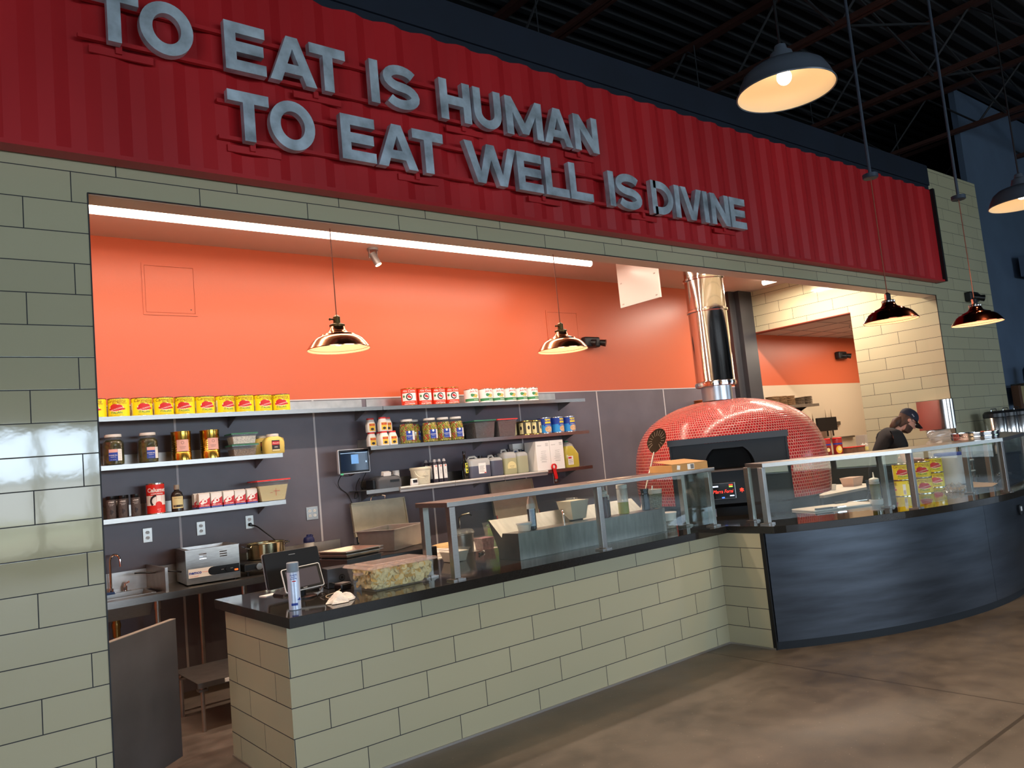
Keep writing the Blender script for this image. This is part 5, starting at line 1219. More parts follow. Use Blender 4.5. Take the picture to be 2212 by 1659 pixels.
# trough-shaped display rack
t = thing('topping_rail', 'long folded steel topping rail with a sloped back behind the glass', 'rail', (4.17, 4.5, CT))
pf = [(4.36, CT+.001), (4.36, 1.126), (4.54, 1.124), (4.552, 1.094), (4.690, 1.216), (4.700, 1.210), (4.60, 1.0), (4.605, CT+.001)]
B(MB().prism(pf, lambda u, v, q: (q, u, v), 3.42, 4.93), 'folded_body', mat('dull_rail_steel', '#8d8881', .34, 1, noise=(6, .15, (6, 1, 1))), t, smooth=0)
B(MB().box(4.93, 4.955, 4.355, 4.44, CT+.001, 1.131), 'end_cap', STEELR(), t, smooth=0)
B(MB().tube([(3.98, 4.50, 1.125), (3.98, 4.50, 1.19), (4.0, 4.53, 1.215), (4.05, 4.60, 1.22), (4.10, 4.64, 1.215)], .007), 'handle', CHROME(), t)
ZLG = 1.1265
def squeeze(lab, loc, liq, frac, tip='cone', h=.17, r=.028, grp=None, tint='#e9e6de', rz=0):
    t = thing('squeeze_bottle', lab, 'bottle', loc, rz, grp)
    MB().lathe([(r-.003, 0), (r, .004), (r, h*frac)], n=26).build('sauce', liq, t)
    MB().lathe([(r+.0004, h*frac), (r+.0004, h*.86), (r-.004, h*.9)], n=26).build('bottle_body', FROST(), t)
    if tip == 'cone': MB().lathe([(r-.002, h*.9), (r-.001, h*.92), (r-.001, h*1.0), (r*.75, h*1.03), (.007, h*1.06), (.003, h*1.28)], n=20).build('nozzle', WHITE(), t)
    elif tip == 'cap': MB().lathe([(r, h*.9), (r+.0015, h*.905), (r+.0015, h*1.02), (r-.002, h*1.04)], n=24).build('cap', WHITE(), t)
    return t
BALS = mat('balsamic_sauce', '#241a2c', .2, coat=.4)
t = squeeze('clear squeeze bottle of dark balsamic with a printed label on the topping rail', (3.635, 4.455, ZLG), BALS, .72, 'none', .205, .031)
MB().lathe([(.028, .185), (.022, .215), (.012, .238), (.004, .245)], n=20).build('nozzle', mat('pink_clear_tip', '#c9a594', .35), t)
g = lambda k: onc(.0315+k, FACE-.15, .085); mb = MB(); patch(mb, g(.0002), -.018, .026, -.06, .065, 6); mb.mat(1)
for k_ in range(11): patch(mb, g(.0004), -.013, .020-.003*(k_ % 3), .052-k_*.0095, .054-k_*.0095, 4)
mb.build('paper_label', [mat('label_pale_blue', '#c3cfdf', .5), LBL], t)
squeeze('squeeze bottle of dark sauce with cream nozzle right of the middle guard post', (4.385, 4.46, ZLG), mat('dark_soy_sauce', '#33202c', .2, coat=.4), .78, h=.165, r=.042)
squeeze('tall dark sauce bottle with a white tip half hidden by the middle guard post', (4.325, 4.40, ZLG), mat('red_brown_sauce', '#4a1d22', .25, coat=.3), .8, h=.20, r=.028)
squeeze('tall squeeze bottle half full of yellow-green oil with a white cap', (4.585, 4.455, ZLG), mat('green_yellow_oil', '#a3a01e', .12, coat=.6), .42, 'cap', .222, .043)
t = thing('pepper_mill', 'dark metallic pepper shaker left of the tub of dried herbs', 'shaker', (4.835, 4.445, ZLG)); MB().lathe([(.030, 0), (.034, .004), (.034, .13), (.030, .135), (.030, .155), (.034, .158), (.034, .172)], n=24).build('shaker_body', mat('gunmetal', '#43454c', .25, .9), t)
t = thing('herb_tub', 'clear tub packed with grey-green dried herbs and a spoon handle', 'container', (4.965, 4.47, 1.132))
MB().lathe([(.056, .0), (.060, .004), (.071, .115)], n=30).build('herbs', mat('dried_herbs', '#8c8469', .8, noise=(90, .5), bump=(90, 1)), t)
MB().lathe([(.0715, .1155), (.0755, .150), (.074, .150), (.070, .116)], n=30, cap=False).build('tub_body', FROST(), t)
MB().tube([(-.01, 0, .10), (-.005, .0, .155), (.0, .0, .18)], .006).build('spoon_handle', WHITE(), t)
tub('cream plastic tub with lid left of the middle guard post', (4.195, 4.62, 1.131), (.075, .065), (.10, .085), .15, None, mat('cream_plastic', '#e6dec3'), .97)
t = thing('deli_dish', 'clear round deli lid on the cream tub', 'lid', (4.19, 4.62, 1.284)); MB().lathe([(.045, 0), (.047, .003), (.047, .012), (.043, .014)], n=28).build('lid', CT_(), t)
def deli(lab, loc, r=.05, h=.045, grp=None):
    t = thing('deli_cup', lab, 'cup', loc, 0, grp)
    MB().lathe([(r*.8, 0), (r*.84, .003), (r, h)], n=28).build('cup_body', FROST(), t); MB().lathe([(r*1.06, h+.0003), (r*1.1, h+.003), (r*1.1, h+.014), (r*1.05, h+.016)], n=28).build('lid', WHITE(), t); return t
deli('wide white-lidded deli cup on the topping rail left of the balsamic bottle', (3.545, 4.44, ZLG), .052, .045)
t = thing('greens_bowl', 'clear container of chopped green herbs behind the topping rail', 'container', (4.05, 5.40, .9305))
MB().tray((-.09, .09, -.07, .07), (-.12, .12, -.09, .09), 0, .20, .003, .008).build('tub_body', CT_(), t, smooth=0)
mb = MB(); rnd = random.Random(5)
for k in range(260):
    x, y, z = rnd.uniform(-.09, .09), rnd.uniform(-.07, .07), rnd.uniform(.15, .215)-.3*0; r = rnd.uniform(.008, .016); Mx = Matrix.Translation((x, y, z)) @ Matrix.Rotation(rnd.uniform(-1, 1), 4, 'X') @ Matrix.Rotation(rnd.uniform(-1, 1), 4, 'Y')
    mb.add([Mx @ Vector(p) for p in ((-r, 0, 0), (0, -r*.6, .003), (r, 0, 0), (0, r*.6, .003))], [(0, 1, 2, 3)])
mb.box(-.085, .085, -.065, .065, .005, .15)
o = mb.build('chopped_herbs', mat('herb_green', '#4f8a35', .6, noise=(40, .4)), t, smooth=0); o['kind'] = 'stuff'
tub('flat clear tub with a red-orange filling behind the topping rail', (4.75, 5.45, .9305), (.12, .08), (.14, .10), .175, mat('white_lid', '#eee9e2', .4), mat('orange_filling', '#d77a55', .6), .8)
# containers behind the first guard bay
tub('square tub of white cream beside the left guard post', (3.235, 4.90, CT+.0005), (.062, .062), (.085, .085), .095, None, mat('white_cream', '#ddd5c6', .6), .8)
t = thing('steel_canister', 'round steel canister with a clear lid on the prep table', 'canister', (3.60, 5.30, .9305)); MB().lathe([(.070, 0), (.075, .004), (.082, .15), (.088, .155), (.088, .16), (.080, .158)], n=32, cap=False).lathe([(.0, .004), (.07, .004)], n=32, cap=False).build('canister_body', STEELR(), t)
MB().lathe([(.09, .161), (.092, .164), (.075, .19), (.055, .195)], n=32).build('lid', CT_(), t)
tub('clear tub of pink shredded meat beside the steel canister', (3.80, 5.30, .9305), (.055, .055), (.065, .065), .11, None, mat('pink_meat', '#a8757a', .6, noise=(50, .4)), .9)
t = thing('cutting_board', 'white cutting board leaning stack on the prep table, left of the canister', 'board', (3.45, 5.55, .9305), .2); MB().box(-.12, .12, -.18, .18, 0, .02).box(-.11, .11, -.17, .17, .0205, .04).build('board', mat('cutting_board_white', '#e7ddd0'), t, smooth=0, bevel=.003)
t = thing('flour_bag', 'folded tan bread dough bags lying behind the canister', 'bag', (3.72, 5.70, .9305)); 
loft(MB(), [(rprof(.16, .09, .05), 0), (rprof(.17, .10, .05), .02), (rprof(.15, .08, .05), .05), (rprof(.10, .05, .04), .06)]).build('bag', mat('tan_dough', '#c9a874', .8, bump=(30, .6)), t)
t = thing('marker_pen', 'black marker pen lying in front of the steel canister', 'pen', (3.56, 5.02, CT+.010), .7); MB().cyl((-.06, 0, 0), (.06, 0, 0), .008, n=12).build('barrel', BLACK(), t); MB().cyl((.0605, 0, 0), (.09, 0, 0), .009, n=12).build('cap', WHITE(), t)
# small steel sink handle at the back wall
t = thing('wall_faucet', 'chrome faucet at the back wall seen under the guard shelf', 'faucet', (4.62, 6.86, .985)); MB().tube([(0, 0, .0), (0, 0, .10), (.02, -.03, .13), (.10, -.05, .14), (.12, -.06, .11)], .012).build('spout', CHROME(), t)
# cardboard box on the guard shelf
t = thing('cardboard_box', 'open tan cardboard box lying on the right end of the guard shelf', 'box', (5.08, 4.265, 1.4185), -.10)
CB = mat('cardboard', '#b98d57', .75, noise=(8, .08))
MB().box(-.20, .20, -.13, .13, 0, .055).build('box_body', CB, t, smooth=0, bevel=.001)
MB().add([(-.20, -.13, .056), (.20, -.13, .056), (.20, .13, .085), (-.16, .13, .085), (-.20, -.13, .058), (.20, -.13, .058), (.20, .13, .088), (-.16, .13, .088)], [(0, 1, 2, 3), (7, 6, 5, 4), (0, 4, 5, 1), (1, 5, 6, 2), (2, 6, 7, 3), (3, 7, 4, 0)]).build('lid_flap', CB, t, smooth=0)
mb = MB().box(-.03, .045, -.1315, -.1305, .006, .050).mat(1)
for k in range(9): mb.box(.004+k*.0042, .006+k*.0042+.001*(k % 2), -.1322, -.1315, .010, .046)
mb.mat(0).add([(-.150, -.1312, .015), (-.115, -.1312, .010), (-.108, -.1312, .044), (-.142, -.1312, .049)], [(0, 1, 2, 3)]); mb.build('shipping_label', [WH, INK], t, smooth=0)
t = thing('receipt_strips', 'flat pale card strips lying along the guard shelf', 'card', (4.35, 4.28, 1.4185), 0); MB().box(-.30, -.05, -.05, .0, 0, .003).build('strip', mat('pale_card', '#cbb9a4', .7), t, smooth=0); MB().box(.02, .14, -.04, .05, 0, .003).build('strip', mat('pale_card', '#cbb9a4', .7), t, smooth=0)
# bowls and towel at the right end
t = thing('paper_bowls', 'short stack of paper soup bowls wrapped in a cloth near the right guard post', 'bowls', (5.14, 4.49, CT+.0005))
MB().lathe([(.055, 0), (.060, .002), (.068, .06), (.07, .062)], n=28).build('lower_bowl', mat('grey_cloth', '#a79f92', .9, bump=(60, 1)), t)
MB().lathe([(.060, .0625), (.064, .065), (.074, .125), (.077, .127), (.074, .131)], n=28).build('upper_bowl', WHITE(), t)
cloth('towel', 'folded white towel near the right guard posts', (5.22, 4.66, CT+.001), .13, .08, .085, TW, 9, -.4)
# ------------------------------------------------------------------ dome oven
OC = Vector((7.09, 5.25, 0)); OA = math.atan2(-OC.y, -OC.x)    # mouth direction, towards the hall
oven = thing('pizza_oven', 'huge dome pizza oven covered in red mosaic tiles with a black mouth', 'oven', OC, OA+PI/2)
m = D.materials.new('red_mosaic'); m.use_nodes = True; b = NB(m); P = m.node_tree.nodes['Principled BSDF']
uvn = m.node_tree.nodes.new('ShaderNodeUVMap'); sp = m.node_tree.nodes.new('ShaderNodeSeparateXYZ'); m.node_tree.links.new(uvn.outputs[0], sp.inputs[0])
row = b.m('FLOOR', b.m('DIVIDE', sp.outputs[1], .031)); fv = b.m('FRACT', b.m('DIVIDE', sp.outputs[1], .031))
uu = b.m('ADD', sp.outputs[0], b.m('MULTIPLY', b.m('MODULO', row, 2), .5)); fu = b.m('FRACT', uu); cu_ = b.m('FLOOR', uu)
e_ = b.m('MINIMUM', b.m('MINIMUM', fu, b.m('SUBTRACT', 1, fu)), b.m('MINIMUM', fv, b.m('SUBTRACT', 1, fv)))
wn = m.node_tree.nodes.new('ShaderNodeTexWhiteNoise'); wn.noise_dimensions = '2D'; cb = m.node_tree.nodes.new('ShaderNodeCombineXYZ'); b.inp(cb.inputs[0], cu_); b.inp(cb.inputs[1], row); m.node_tree.links.new(cb.outputs[0], wn.inputs[0])
tc = b.mix(wn.outputs[0], lin('#8f1a1e'), lin('#b8292b')); g_ = b.m('LESS_THAN', e_, .085)
m.node_tree.links.new(b.mix(g_, tc, lin('#c89385')), P.inputs['Base Color']); b.inp(P.inputs['Roughness'], b.m('ADD', .16, b.m('MULTIPLY', g_, .5)))
bp = m.node_tree.nodes.new('ShaderNodeBump'); bp.inputs['Strength'].default_value = .5; bp.inputs['Distance'].default_value = .003
m.node_tree.links.new(b.m('ADD', b.m('MULTIPLY', b.m('MINIMUM', e_, .15), 6), b.m('MULTIPLY', wn.outputs[0], .35)), bp.inputs['Height']); m.node_tree.links.new(bp.outputs[0], P.inputs['Normal'])
MOS = m
prof = [(.985, 1.02), (1.0, 1.12), (1.005, 1.22), (1.003, 1.32), (.995, 1.42), (.98, 1.52), (.955, 1.61), (.915, 1.70), (.86, 1.78), (.79, 1.85), (.70, 1.91), (.60, 1.96), (.48, 2.005), (.35, 2.035), (.22, 2.055), (.10, 2.063), (.02, 2.065)]
n = 160; mb = MB(); vs = []; fs = []; L_ = 0; rows = []
for k, (r, z) in enumerate(prof):
    if k: L_ += math.hypot(r-prof[k-1][0], z-prof[k-1][1])
    cnt = 236 if z < 1.75 else 236
    for i in range(n+1):
        a = -PI/2+2*PI*i/n; vs.append((r*math.cos(a), r*math.sin(a), z)); mb.uv[k*(n+1)+i] = (i/n*204, L_)
HW = .552                                    # half width of the flat mouth
for k in range(len(prof)-1):
    for i in range(n):
        am = -PI/2+2*PI*(i+.5)/n; r = (prof[k][0]+prof[k+1][0])/2; x = r*math.cos(am); y = r*math.sin(am)
        if y < 0 and abs(x) < HW and prof[k+1][1] < 1.66: continue
        fs.append((k*(n+1)+i, k*(n+1)+i+1, (k+1)*(n+1)+i+1, (k+1)*(n+1)+i))
mb.add(vs, fs); o = mb.build('mosaic_dome', MOS, oven, smooth=60)
BLK = mat('black_oven_metal', '#222426', .42, .5, noise=(3, .15))
DKI = mat('oven_interior', '#0c0b0a', .7)
# mouth surround with arched opening (local: -y faces the hall)
yF_ = -.95
arch = [(.235*math.cos(a), 1.37+.225*math.sin(a)) for a in [PI*k/24 for k in range(25)]]
vs = []; fs = []; N_ = len(arch)
def outerpt(p):
    a = math.atan2(p[1]-1.37, p[0]); c, s_ = math.cos(a), math.sin(a)
    t_ = min(HW/abs(c) if abs(c) > 1e-6 else 9, .25/s_ if s_ > 1e-6 else 9); return (t_*c, 1.37+t_*s_)
mbm = MB(); outs = [outerpt(p) for p in arch]
vs = [(p[0], yF_+.02, p[1]) for p in arch]+[(p[0], yF_+.02, p[1]) for p in outs]+[(p[0]*.9, yF_+.35, p[1]) for p in arch]
fs = [(k, k+1, N_+k+1, N_+k) for k in range(N_-1)]+[(k, 2*N_+k, 2*N_+k+1, k+1) for k in range(N_-1)]
mbm.add(vs, fs)
mbm.add([(HW, yF_+.02, 1.37), (HW, yF_+.02, 1.62), (outs[0][0], yF_+.02, outs[0][1])], [(0, 1, 2)])
mbm.box(-HW, HW, yF_+.021, yF_+.06, 1.55, 1.66).box(-HW, -HW+.02, yF_+.0, yF_+.35, 1.02, 1.66).box(HW-.02, HW, yF_+.0, yF_+.35, 1.02, 1.66)
mbm.build('mouth_surround', BLK, oven, smooth=0)
MB().box(-HW-.01, HW+.01, yF_-.045, yF_+.30, 1.612, 1.672).build('hood', mat('hood_grey_black', '#3a3c3e', .38, .6), oven, smooth=0)
MB().box(-.3, .3, yF_+.34, yF_+.9, 1.345, 1.62).build('cavity', DKI, oven, smooth=0)
MB().box(-HW, HW, yF_-.12, yF_+.30, 1.335, 1.352).build('landing_shelf', mat('landing_steel', '#5a4a40', .35, .9), oven, smooth=0)
MB().box(-HW, HW, yF_+.0, yF_+.2, 1.02, 1.334).build('control_panel', BLK, oven, smooth=0)
MB().lathe([(.80, .0), (.80, .45), (.86, .455), (.86, .98), (.96, 1.018)], n=48).build('base_drum', mat('black_base', '#141517', .5, .4), oven)
mb = MB().box(-.215, .03, yF_-.03, yF_-.002, 1.065, 1.225); mb.build('screen_frame', mat('screen_trim', '#77787a', .3, .8), oven, smooth=0, bevel=.006)
mb = MB().box(-.205, .02, yF_-.0325, yF_-.0302, 1.073, 1.217).mat(1); text_mesh(mb, 'Marra Forni', .048, lambda u, v: (u-.092, yF_-.034, v+1.140), shear=.35, w=.19)
mb.mat(2).box(-.19, -.13, yF_-.034, yF_-.0325, 1.185, 1.198).box(-.03, .01, yF_-.034, yF_-.0325, 1.092, 1.102); mb.mat(1).box(-.03, .005, yF_-.034, yF_-.0325, 1.195, 1.205); mb.mat(3).box(-.03, .005, yF_-.034, yF_-.0325, 1.178, 1.190); mb.mat(4).box(-.105, -.08, yF_-.034, yF_-.0325, 1.078, 1.088)
mb.build('control_screen', [mat('screen_black', '#08080b', .1, coat=.5), mat('screen_red', '#ff3b2a', .4, emis='#ff3b2a', es=1.6), mat('screen_white', '#cfe2ff', .4, emis='#cfe2ff', es=1.4), mat('screen_green', '#a6d24a', .4, emis='#a6d24a', es=1.2), mat('screen_blue', '#3d6bff', .4, emis='#3d6bff', es=3)], oven, smooth=0)
mb = MB(); text_mesh(mb, '*', .10, lambda u, v: (u+.085, yF_-.002, v+1.12)); mb.ball((.085, yF_-.002, 1.145), .014, 10, 6, sy=.2); mb.build('tomato_logo', mat('screen_red', '#ff3b2a'), oven)
# notes under the panel
mb = MB().box(-.21, -.08, yF_+.11, yF_+.114, .80, .97); mb.build('paper_notice', mat('dim_paper', '#9a97a6', .7), oven, smooth=0)
# flue
FLU = mat('polished_flue', '#cfc9c4', .10, 1)
fo = thing('oven_flue', 'polished round steel flue pipe rising from the dome oven to the ceiling', 'pipe', (6.955, 5.20, 2.05))
MB().lathe([(.16, .0), (.16, .16)], n=40).build('lower_sleeve', mat('galvanised_sleeve', '#b9bcc0', .32, .9), fo)
MB().lathe([(.205, .15), (.215, .155), (.215, .20), (.207, .205), (.205, .21), (.205, .95), (.212, .955), (.212, .985), (.205, .99), (.205, 1.30), (.212, 1.305), (.212, 1.335), (.205, 1.34), (.205, 1.747)], n=48).build('outer_pipe', FLU, fo)
for z in (.178, .97, 1.32): MB().lathe([(.216, z-.012), (.219, z-.010), (.219, z+.010), (.216, z+.012)], n=48, cap=False).build('band_clamp', CHROME(), fo)
# hanging turning peel in front of the mosaic
pv = at(1418, 952, 1, 4.85); pr_ = at(1401, 1028, 1, 4.85)
t = thing('turning_peel', 'round dark perforated pizza peel leaning against the left side of the oven', 'peel', (0, 0, 0))
BR = mat('bronze_peel', '#4a3c30', .35, .8)
dirv = Vector((pv.x, pv.y, 0)).normalized(); rt = Vector((dirv.y, -dirv.x, 0)); ax_ = (pv-pr_).normalized()
t.location = pv; mb = MB(); nn = 28; ringv = []
for k in range(nn):
    a = 2*PI*k/nn; c, s_ = math.cos(a), math.sin(a); w_ = .083*(1 if s_ > -.2 else 1-.45*(-s_-.2)); ringv.append(rt*(w_*c)+ax_*(.125*s_))
mb.add([q-dirv*.003 for q in ringv]+[q+dirv*.003 for q in ringv], [tuple(range(nn)), tuple(range(2*nn-1, nn-1, -1))]+[(k, (k+1) % nn, nn+(k+1) % nn, nn+k) for k in range(nn)])
mb.build('blade', BR, t, smooth=0)
mb = MB()
for k in range(14):
    a = math.radians(-45+270*k/13); d0 = rt*math.cos(a)*.04+ax_*math.sin(a)*.05; d1 = rt*math.cos(a)*.072+ax_*math.sin(a)*.105
    mb.tube([d0-dirv*.004, d1-dirv*.004], .0022, 5)
mb.build('slots', mat('peel_slot', '#a08b74', .5, .4), t)
MB().tube([-ax_*.115, -ax_*.16, -ax_*.75], .007, 8).build('handle', mat('pale_handle', '#b9a99a', .4, .6), t)
# ------------------------------------------------------------------ white board hanging, access hatches, wall lights
t = thing('hanging_panel', 'blank white rectangular panel hanging from the kitchen ceiling left of the flue', 'panel', (6.6, 5.81, 3.23))
MB().box(-.012, .012, -.30, .30, 0, .57).build('panel', mat('white_board', '#e3d8d2', .25), t, smooth=0, bevel=.004)
mb = MB()
for y in (-.25, .25):
    for z in (.03, .27): mb = MB().box(-.017, -.012, y-.012, y+.012, z, z+.012); mb.build('clip', mat('clip_grey', '#b7aca6', .5), t, smooth=0)
def hatch(x0, x1, z0, z1, lab):
    t = thing('access_hatch', lab, 'hatch', ((x0+x1)/2, 6.9995, (z0+z1)/2), 0, 'painted wall hatches'); w_, h_ = (x1-x0)/2, (z1-z0)/2
    mb = MB().box(-w_, w_, -.006, 0, -h_, -h_+.02).box(-w_, w_, -.006, 0, h_-.02, h_).box(-w_, -w_+.02, -.006, 0, -h_+.02, h_-.02).box(w_-.02, w_, -.006, 0, -h_+.02, h_-.02); mb.build('frame', ORANGE, t, smooth=0)
    MB().box(-w_+.023, w_-.023, -.005, 0, -h_+.023, h_-.023).build('hatch_door', ORANGE, t, smooth=0, bevel=.001)
    MB().box(w_-.06, w_-.05, -.0065, -.005, -.17*0-h_+.05, -h_+.06).build('latch', BLACKM(), t, smooth=0)
hatch(1.71, 2.155, 3.15, 3.60, 'large painted access hatch high on the orange wall above the pickle jars')
hatch(6.23, 6.75, 2.98, 3.38, 'faint painted access hatch in the orange wall behind the right kitchen pendant')
def emlight(x, y, z, lab):
    t = thing('emergency_light', lab, 'emergency light', (x, y, z), 0, 'black twin-head emergency lights')
    MB().box(-.14, .12, -.09, 0, -.065, .065).build('housing', mat('black_housing', '#17171a', .35), t, bevel=.02, smooth=0)
    for s_ in (-.04, .13): MB().cyl((s_, -.05, -.0), (s_+.05, -.12, -.02), .035, .045, n=18).build('lamp_head', BLACK(), t)
emlight(6.90, 6.998, 2.99, 'black emergency light on the orange wall beside the right kitchen pendant')
emlight(12.86, 6.998, 2.86, 'black emergency light on the orange wall of the side room')
emlight(11.25, YF-.002, 3.18, 'black emergency light on the olive tiled right pier')
# paper towel dispenser
t = thing('paper_dispenser', 'shiny steel paper towel dispenser on the sand tiled wall beside the man', 'dispenser', (XR-.001, 4.39, 1.50), 0)
pf = [(0, -.19), (-.10, -.19), (-.135, -.15), (-.15, -.05), (-.15, .19), (0, .19)]
MB().prism(pf, lambda u, v, q: (u, v, q), 0, .36).build('cover', mat('mirror_steel', '#b9b2ad', .18, 1), t, smooth=50)
MB().box(-.12, -.01, -.06, .05, -.02, 0).build('paper_slot', BLACK(), t, smooth=0)
# ------------------------------------------------------------------ goods on and behind the curved counter
def glasscan(px, py, z, lab, rz):
    P = at(px, py, 2, CT if z == 0 else CT); v = Vector((P.x, P.y, 0)); v = v+v.normalized()*.08
    return dup(proto_y, (v.x, v.y, CT+.0005+z), lab, rz, 'yellow tomato cans on the curved counter')
for px, py, l, rz in ((1955, 1072.5, 'left stack behind the glass', (.9, -.55)), (1998, 1066.5, 'middle stack behind the glass', (-.55, -.62)), (2024, 1053, 'right rear stack behind the glass', (-.6, -.5))):
    glasscan(px, py, 0, 'yellow tomato can at the bottom of the '+l, rz[0]); glasscan(px, py, .1515, 'yellow tomato can on top of the '+l, rz[1])
P = at(2056, 1049, 2, CT); v = Vector((P.x, P.y, 0)).normalized()*.13
t = thing('white_bucket', 'big white bucket with a blue lid and wire handle beside the yellow cans', 'bucket', (P.x+v.x+.05, P.y+v.y, CT+.0005), .2)
MB().lathe([(.118, 0), (.122, .004), (.137, .285), (.140, .29), (.140, .30)], n=40).build('bucket_body', mat('bucket_white', '#d5d6de', .4), t)
MB().lathe([(.146, .3005), (.148, .305), (.148, .325), (.138, .330)], n=40).build('lid', mat('blue_lid', '#2a3ba0', .4), t)
MB().tube([(.14*math.cos(a), -.15, .27-.17*math.sin(a)) for a in [PI*k/14 for k in range(15)]], .004).build('handle', STEELR(), t)
g = onc(.1305, FACE-.1, .18); mb = MB(); patch(mb, g, -.03, .02, -.012, .012, 4); mb.build('sticker', mat('label_yellow'[0:12], '#f2dc1a'), t)
# cutting boards, knife, bread, bottle with cup
t = thing('cutting_board', 'large white cutting board behind the glass of the curved counter', 'board', (6.62, 3.80, CT+.0005), -.42)
MB().box(-.36, .30, -.17, .17, 0, .014).build('board', mat('cutting_board_white', '#e7ddd0'), t, smooth=0, bevel=.004)
t = thing('kitchen_knife', 'kitchen knife with dark handle lying on the far edge of the cutting board', 'knife', (6.88, 3.83, CT+.0155), -.45)
MB().box(-.16, -.03, -.012, .012, 0, .018).build('handle', BLACK(), t, smooth=0, bevel=.005)
MB().add([(-.03, -.014, .004), (.17, -.014, .004), (.20, .012, .004), (-.03, .014, .004), (-.03, -.014, .006), (.17, -.014, .006), (.20, .012, .006), (-.03, .014, .006)], [(3, 2, 1, 0), (4, 5, 6, 7), (0, 1, 5, 4), (1, 2, 6, 5), (2, 3, 7, 6), (3, 0, 4, 7)]).build('blade', CHROME(), t, smooth=0)
t = thing('tongs', 'black and steel tongs lying on the near left end of the cutting board', 'tongs', (6.36, 3.72, CT+.016), -.5)
MB().box(-.14, .02, -.012, .004, 0, .014).box(-.14, .02, .010, .022, 0, .014).build('grip', BLACK(), t, smooth=0, bevel=.003)
MB().box(.02, .14, -.010, .006, .002, .010).build('steel_arm', CHROME(), t, smooth=0); MB().box(.02, .14, .012, .024, .002, .010).build('steel_arm', CHROME(), t, smooth=0)
P = at(1895, 1091, 2, CT); v = Vector((P.x, P.y, 0)).normalized()*.06
t = thing('sauce_cup', 'white bowl under the green squeeze bottle', 'bowl', (P.x+v.x, P.y+v.y, CT+.0005)); MB().lathe([(.050, 0), (.052, .003), (.062, .045), (.060, .047), (.050, .008), (.0, .006)], n=32, cap=False).build('cup', WHITE(), t)
squeeze('tall squeeze bottle of dark green sauce standing in a white cup', (P.x+v.x, P.y+v.y, CT+.008), mat('dark_green_sauce', '#55551a', .2, coat=.5), .80, h=.215, r=.042)
t = thing('clear_bag', 'crumpled clear plastic bag with brown crumbs on the curved counter', 'bag', (7.95, 3.35, CT+.001), .2)
rnd = random.Random(8); mb = MB(); n = 16; vs = []; fs = []
for i in range(n+1):
    for k in range(n+1):
        u, v_ = i/n*2-1, k/n*2-1; r = min(1, math.hypot(u*math.sqrt(1-v_*v_/2), v_*math.sqrt(1-u*u/2))); vs.append((u*math.sqrt(1-v_*v_/2)*.19, v_*math.sqrt(1-u*u/2)*.12, max(.002, (1-r**2)*.06*(.6+rnd.random()*.8))))
for i in range(n):
    for k in range(n): a = i*(n+1)+k; fs.append((a, a+n+1, a+n+2, a+1))
mb.add(vs, fs).build('bag', thin('bag_film', '#efe6da', .28, .15), t, smooth=0)
mb = MB()
for k in range(150): mb.ball((rnd.uniform(-.13, .08), rnd.uniform(-.07, .07), rnd.uniform(.004, .028)), rnd.uniform(.004, .009), 6, 4)
o = mb.build('crumbs', mat('brown_crumbs', '#b58a58', .7, noise=(60, .4)), t); o['kind'] = 'stuff'
t = thing('brown_paper', 'torn tan paper sheet lying behind the clear bag', 'paper', (8.42, 3.30, CT+.001), .3)
MB().add([(-.2, -.1, .0), (.05, -.14, .012), (.22, -.08, .0), (.17, .1, .03), (-.02, .08, .01), (-.18, .12, .0)], [(0, 1, 2, 3, 4, 5)]).add([(-.2, -.1, .002), (.05, -.14, .014), (.22, -.08, .002), (.17, .1, .032), (-.02, .08, .012), (-.18, .12, .002)], [(5, 4, 3, 2, 1, 0)]).build('sheet', mat('tan_paper', '#c99e68', .7), t, smooth=0)
for k, l in enumerate(('lower', 'upper')):
    P = at(2110, 1040, 2, CT); tub('clear tub, %s of two stacked right of the white bucket' % l, (9.0, 3.72, CT+.0005+.115*k), (.10, .08), (.12, .095), .10, WHITE(), mat('pale_filling', '#cfc4b2', .6), .5, 'clear tubs stacked on the curved counter')
P = at(2086, 1047, 2, CT)
t = thing('small_bottle', 'small dark bottle standing beside the white bucket', 'bottle', (8.80, 3.56, CT+.0005)); MB().lathe([(.022, 0), (.024, .003), (.024, .085), (.010, .11), (.010, .15), (.012, .152), (.012, .17)], n=20).build('bottle_body', mat('dark_brown_bottle', '#2b2622'), t)
t = thing('whisk', 'wire whisk lying on the upper counter behind the guard posts', 'whisk', (9.45, 3.50, CT+.036), .2)
for k in range(4): MB().tube([(-.15+.15*(1-math.cos(a))/1, .032*math.sin(a)*math.cos(PI*k/4), .032*math.sin(a)*math.sin(PI*k/4)) for a in [2*PI*q/16 for q in range(17)]], .0012, 5).build('wire', CHROME(), t)
MB().cyl((.15, 0, 0), (.30, 0, 0), .010, n=12).build('handle', BLACK(), t)
# big round pan on the guard shelf
t = thing('round_pan_stack', 'large shallow round steel pan lying on the curved guard shelf', 'pan', (7.72, 3.02, 1.4185))
MB().lathe([(.185, 0), (.19, .004), (.192, .026), (.197, .028), (.197, .034), (.190, .036), (.192, .058), (.197, .060), (.197, .066), (.186, .066), (.184, .04), (.0, .038)], n=56, cap=False).build('pan_body', CHROME(), t)
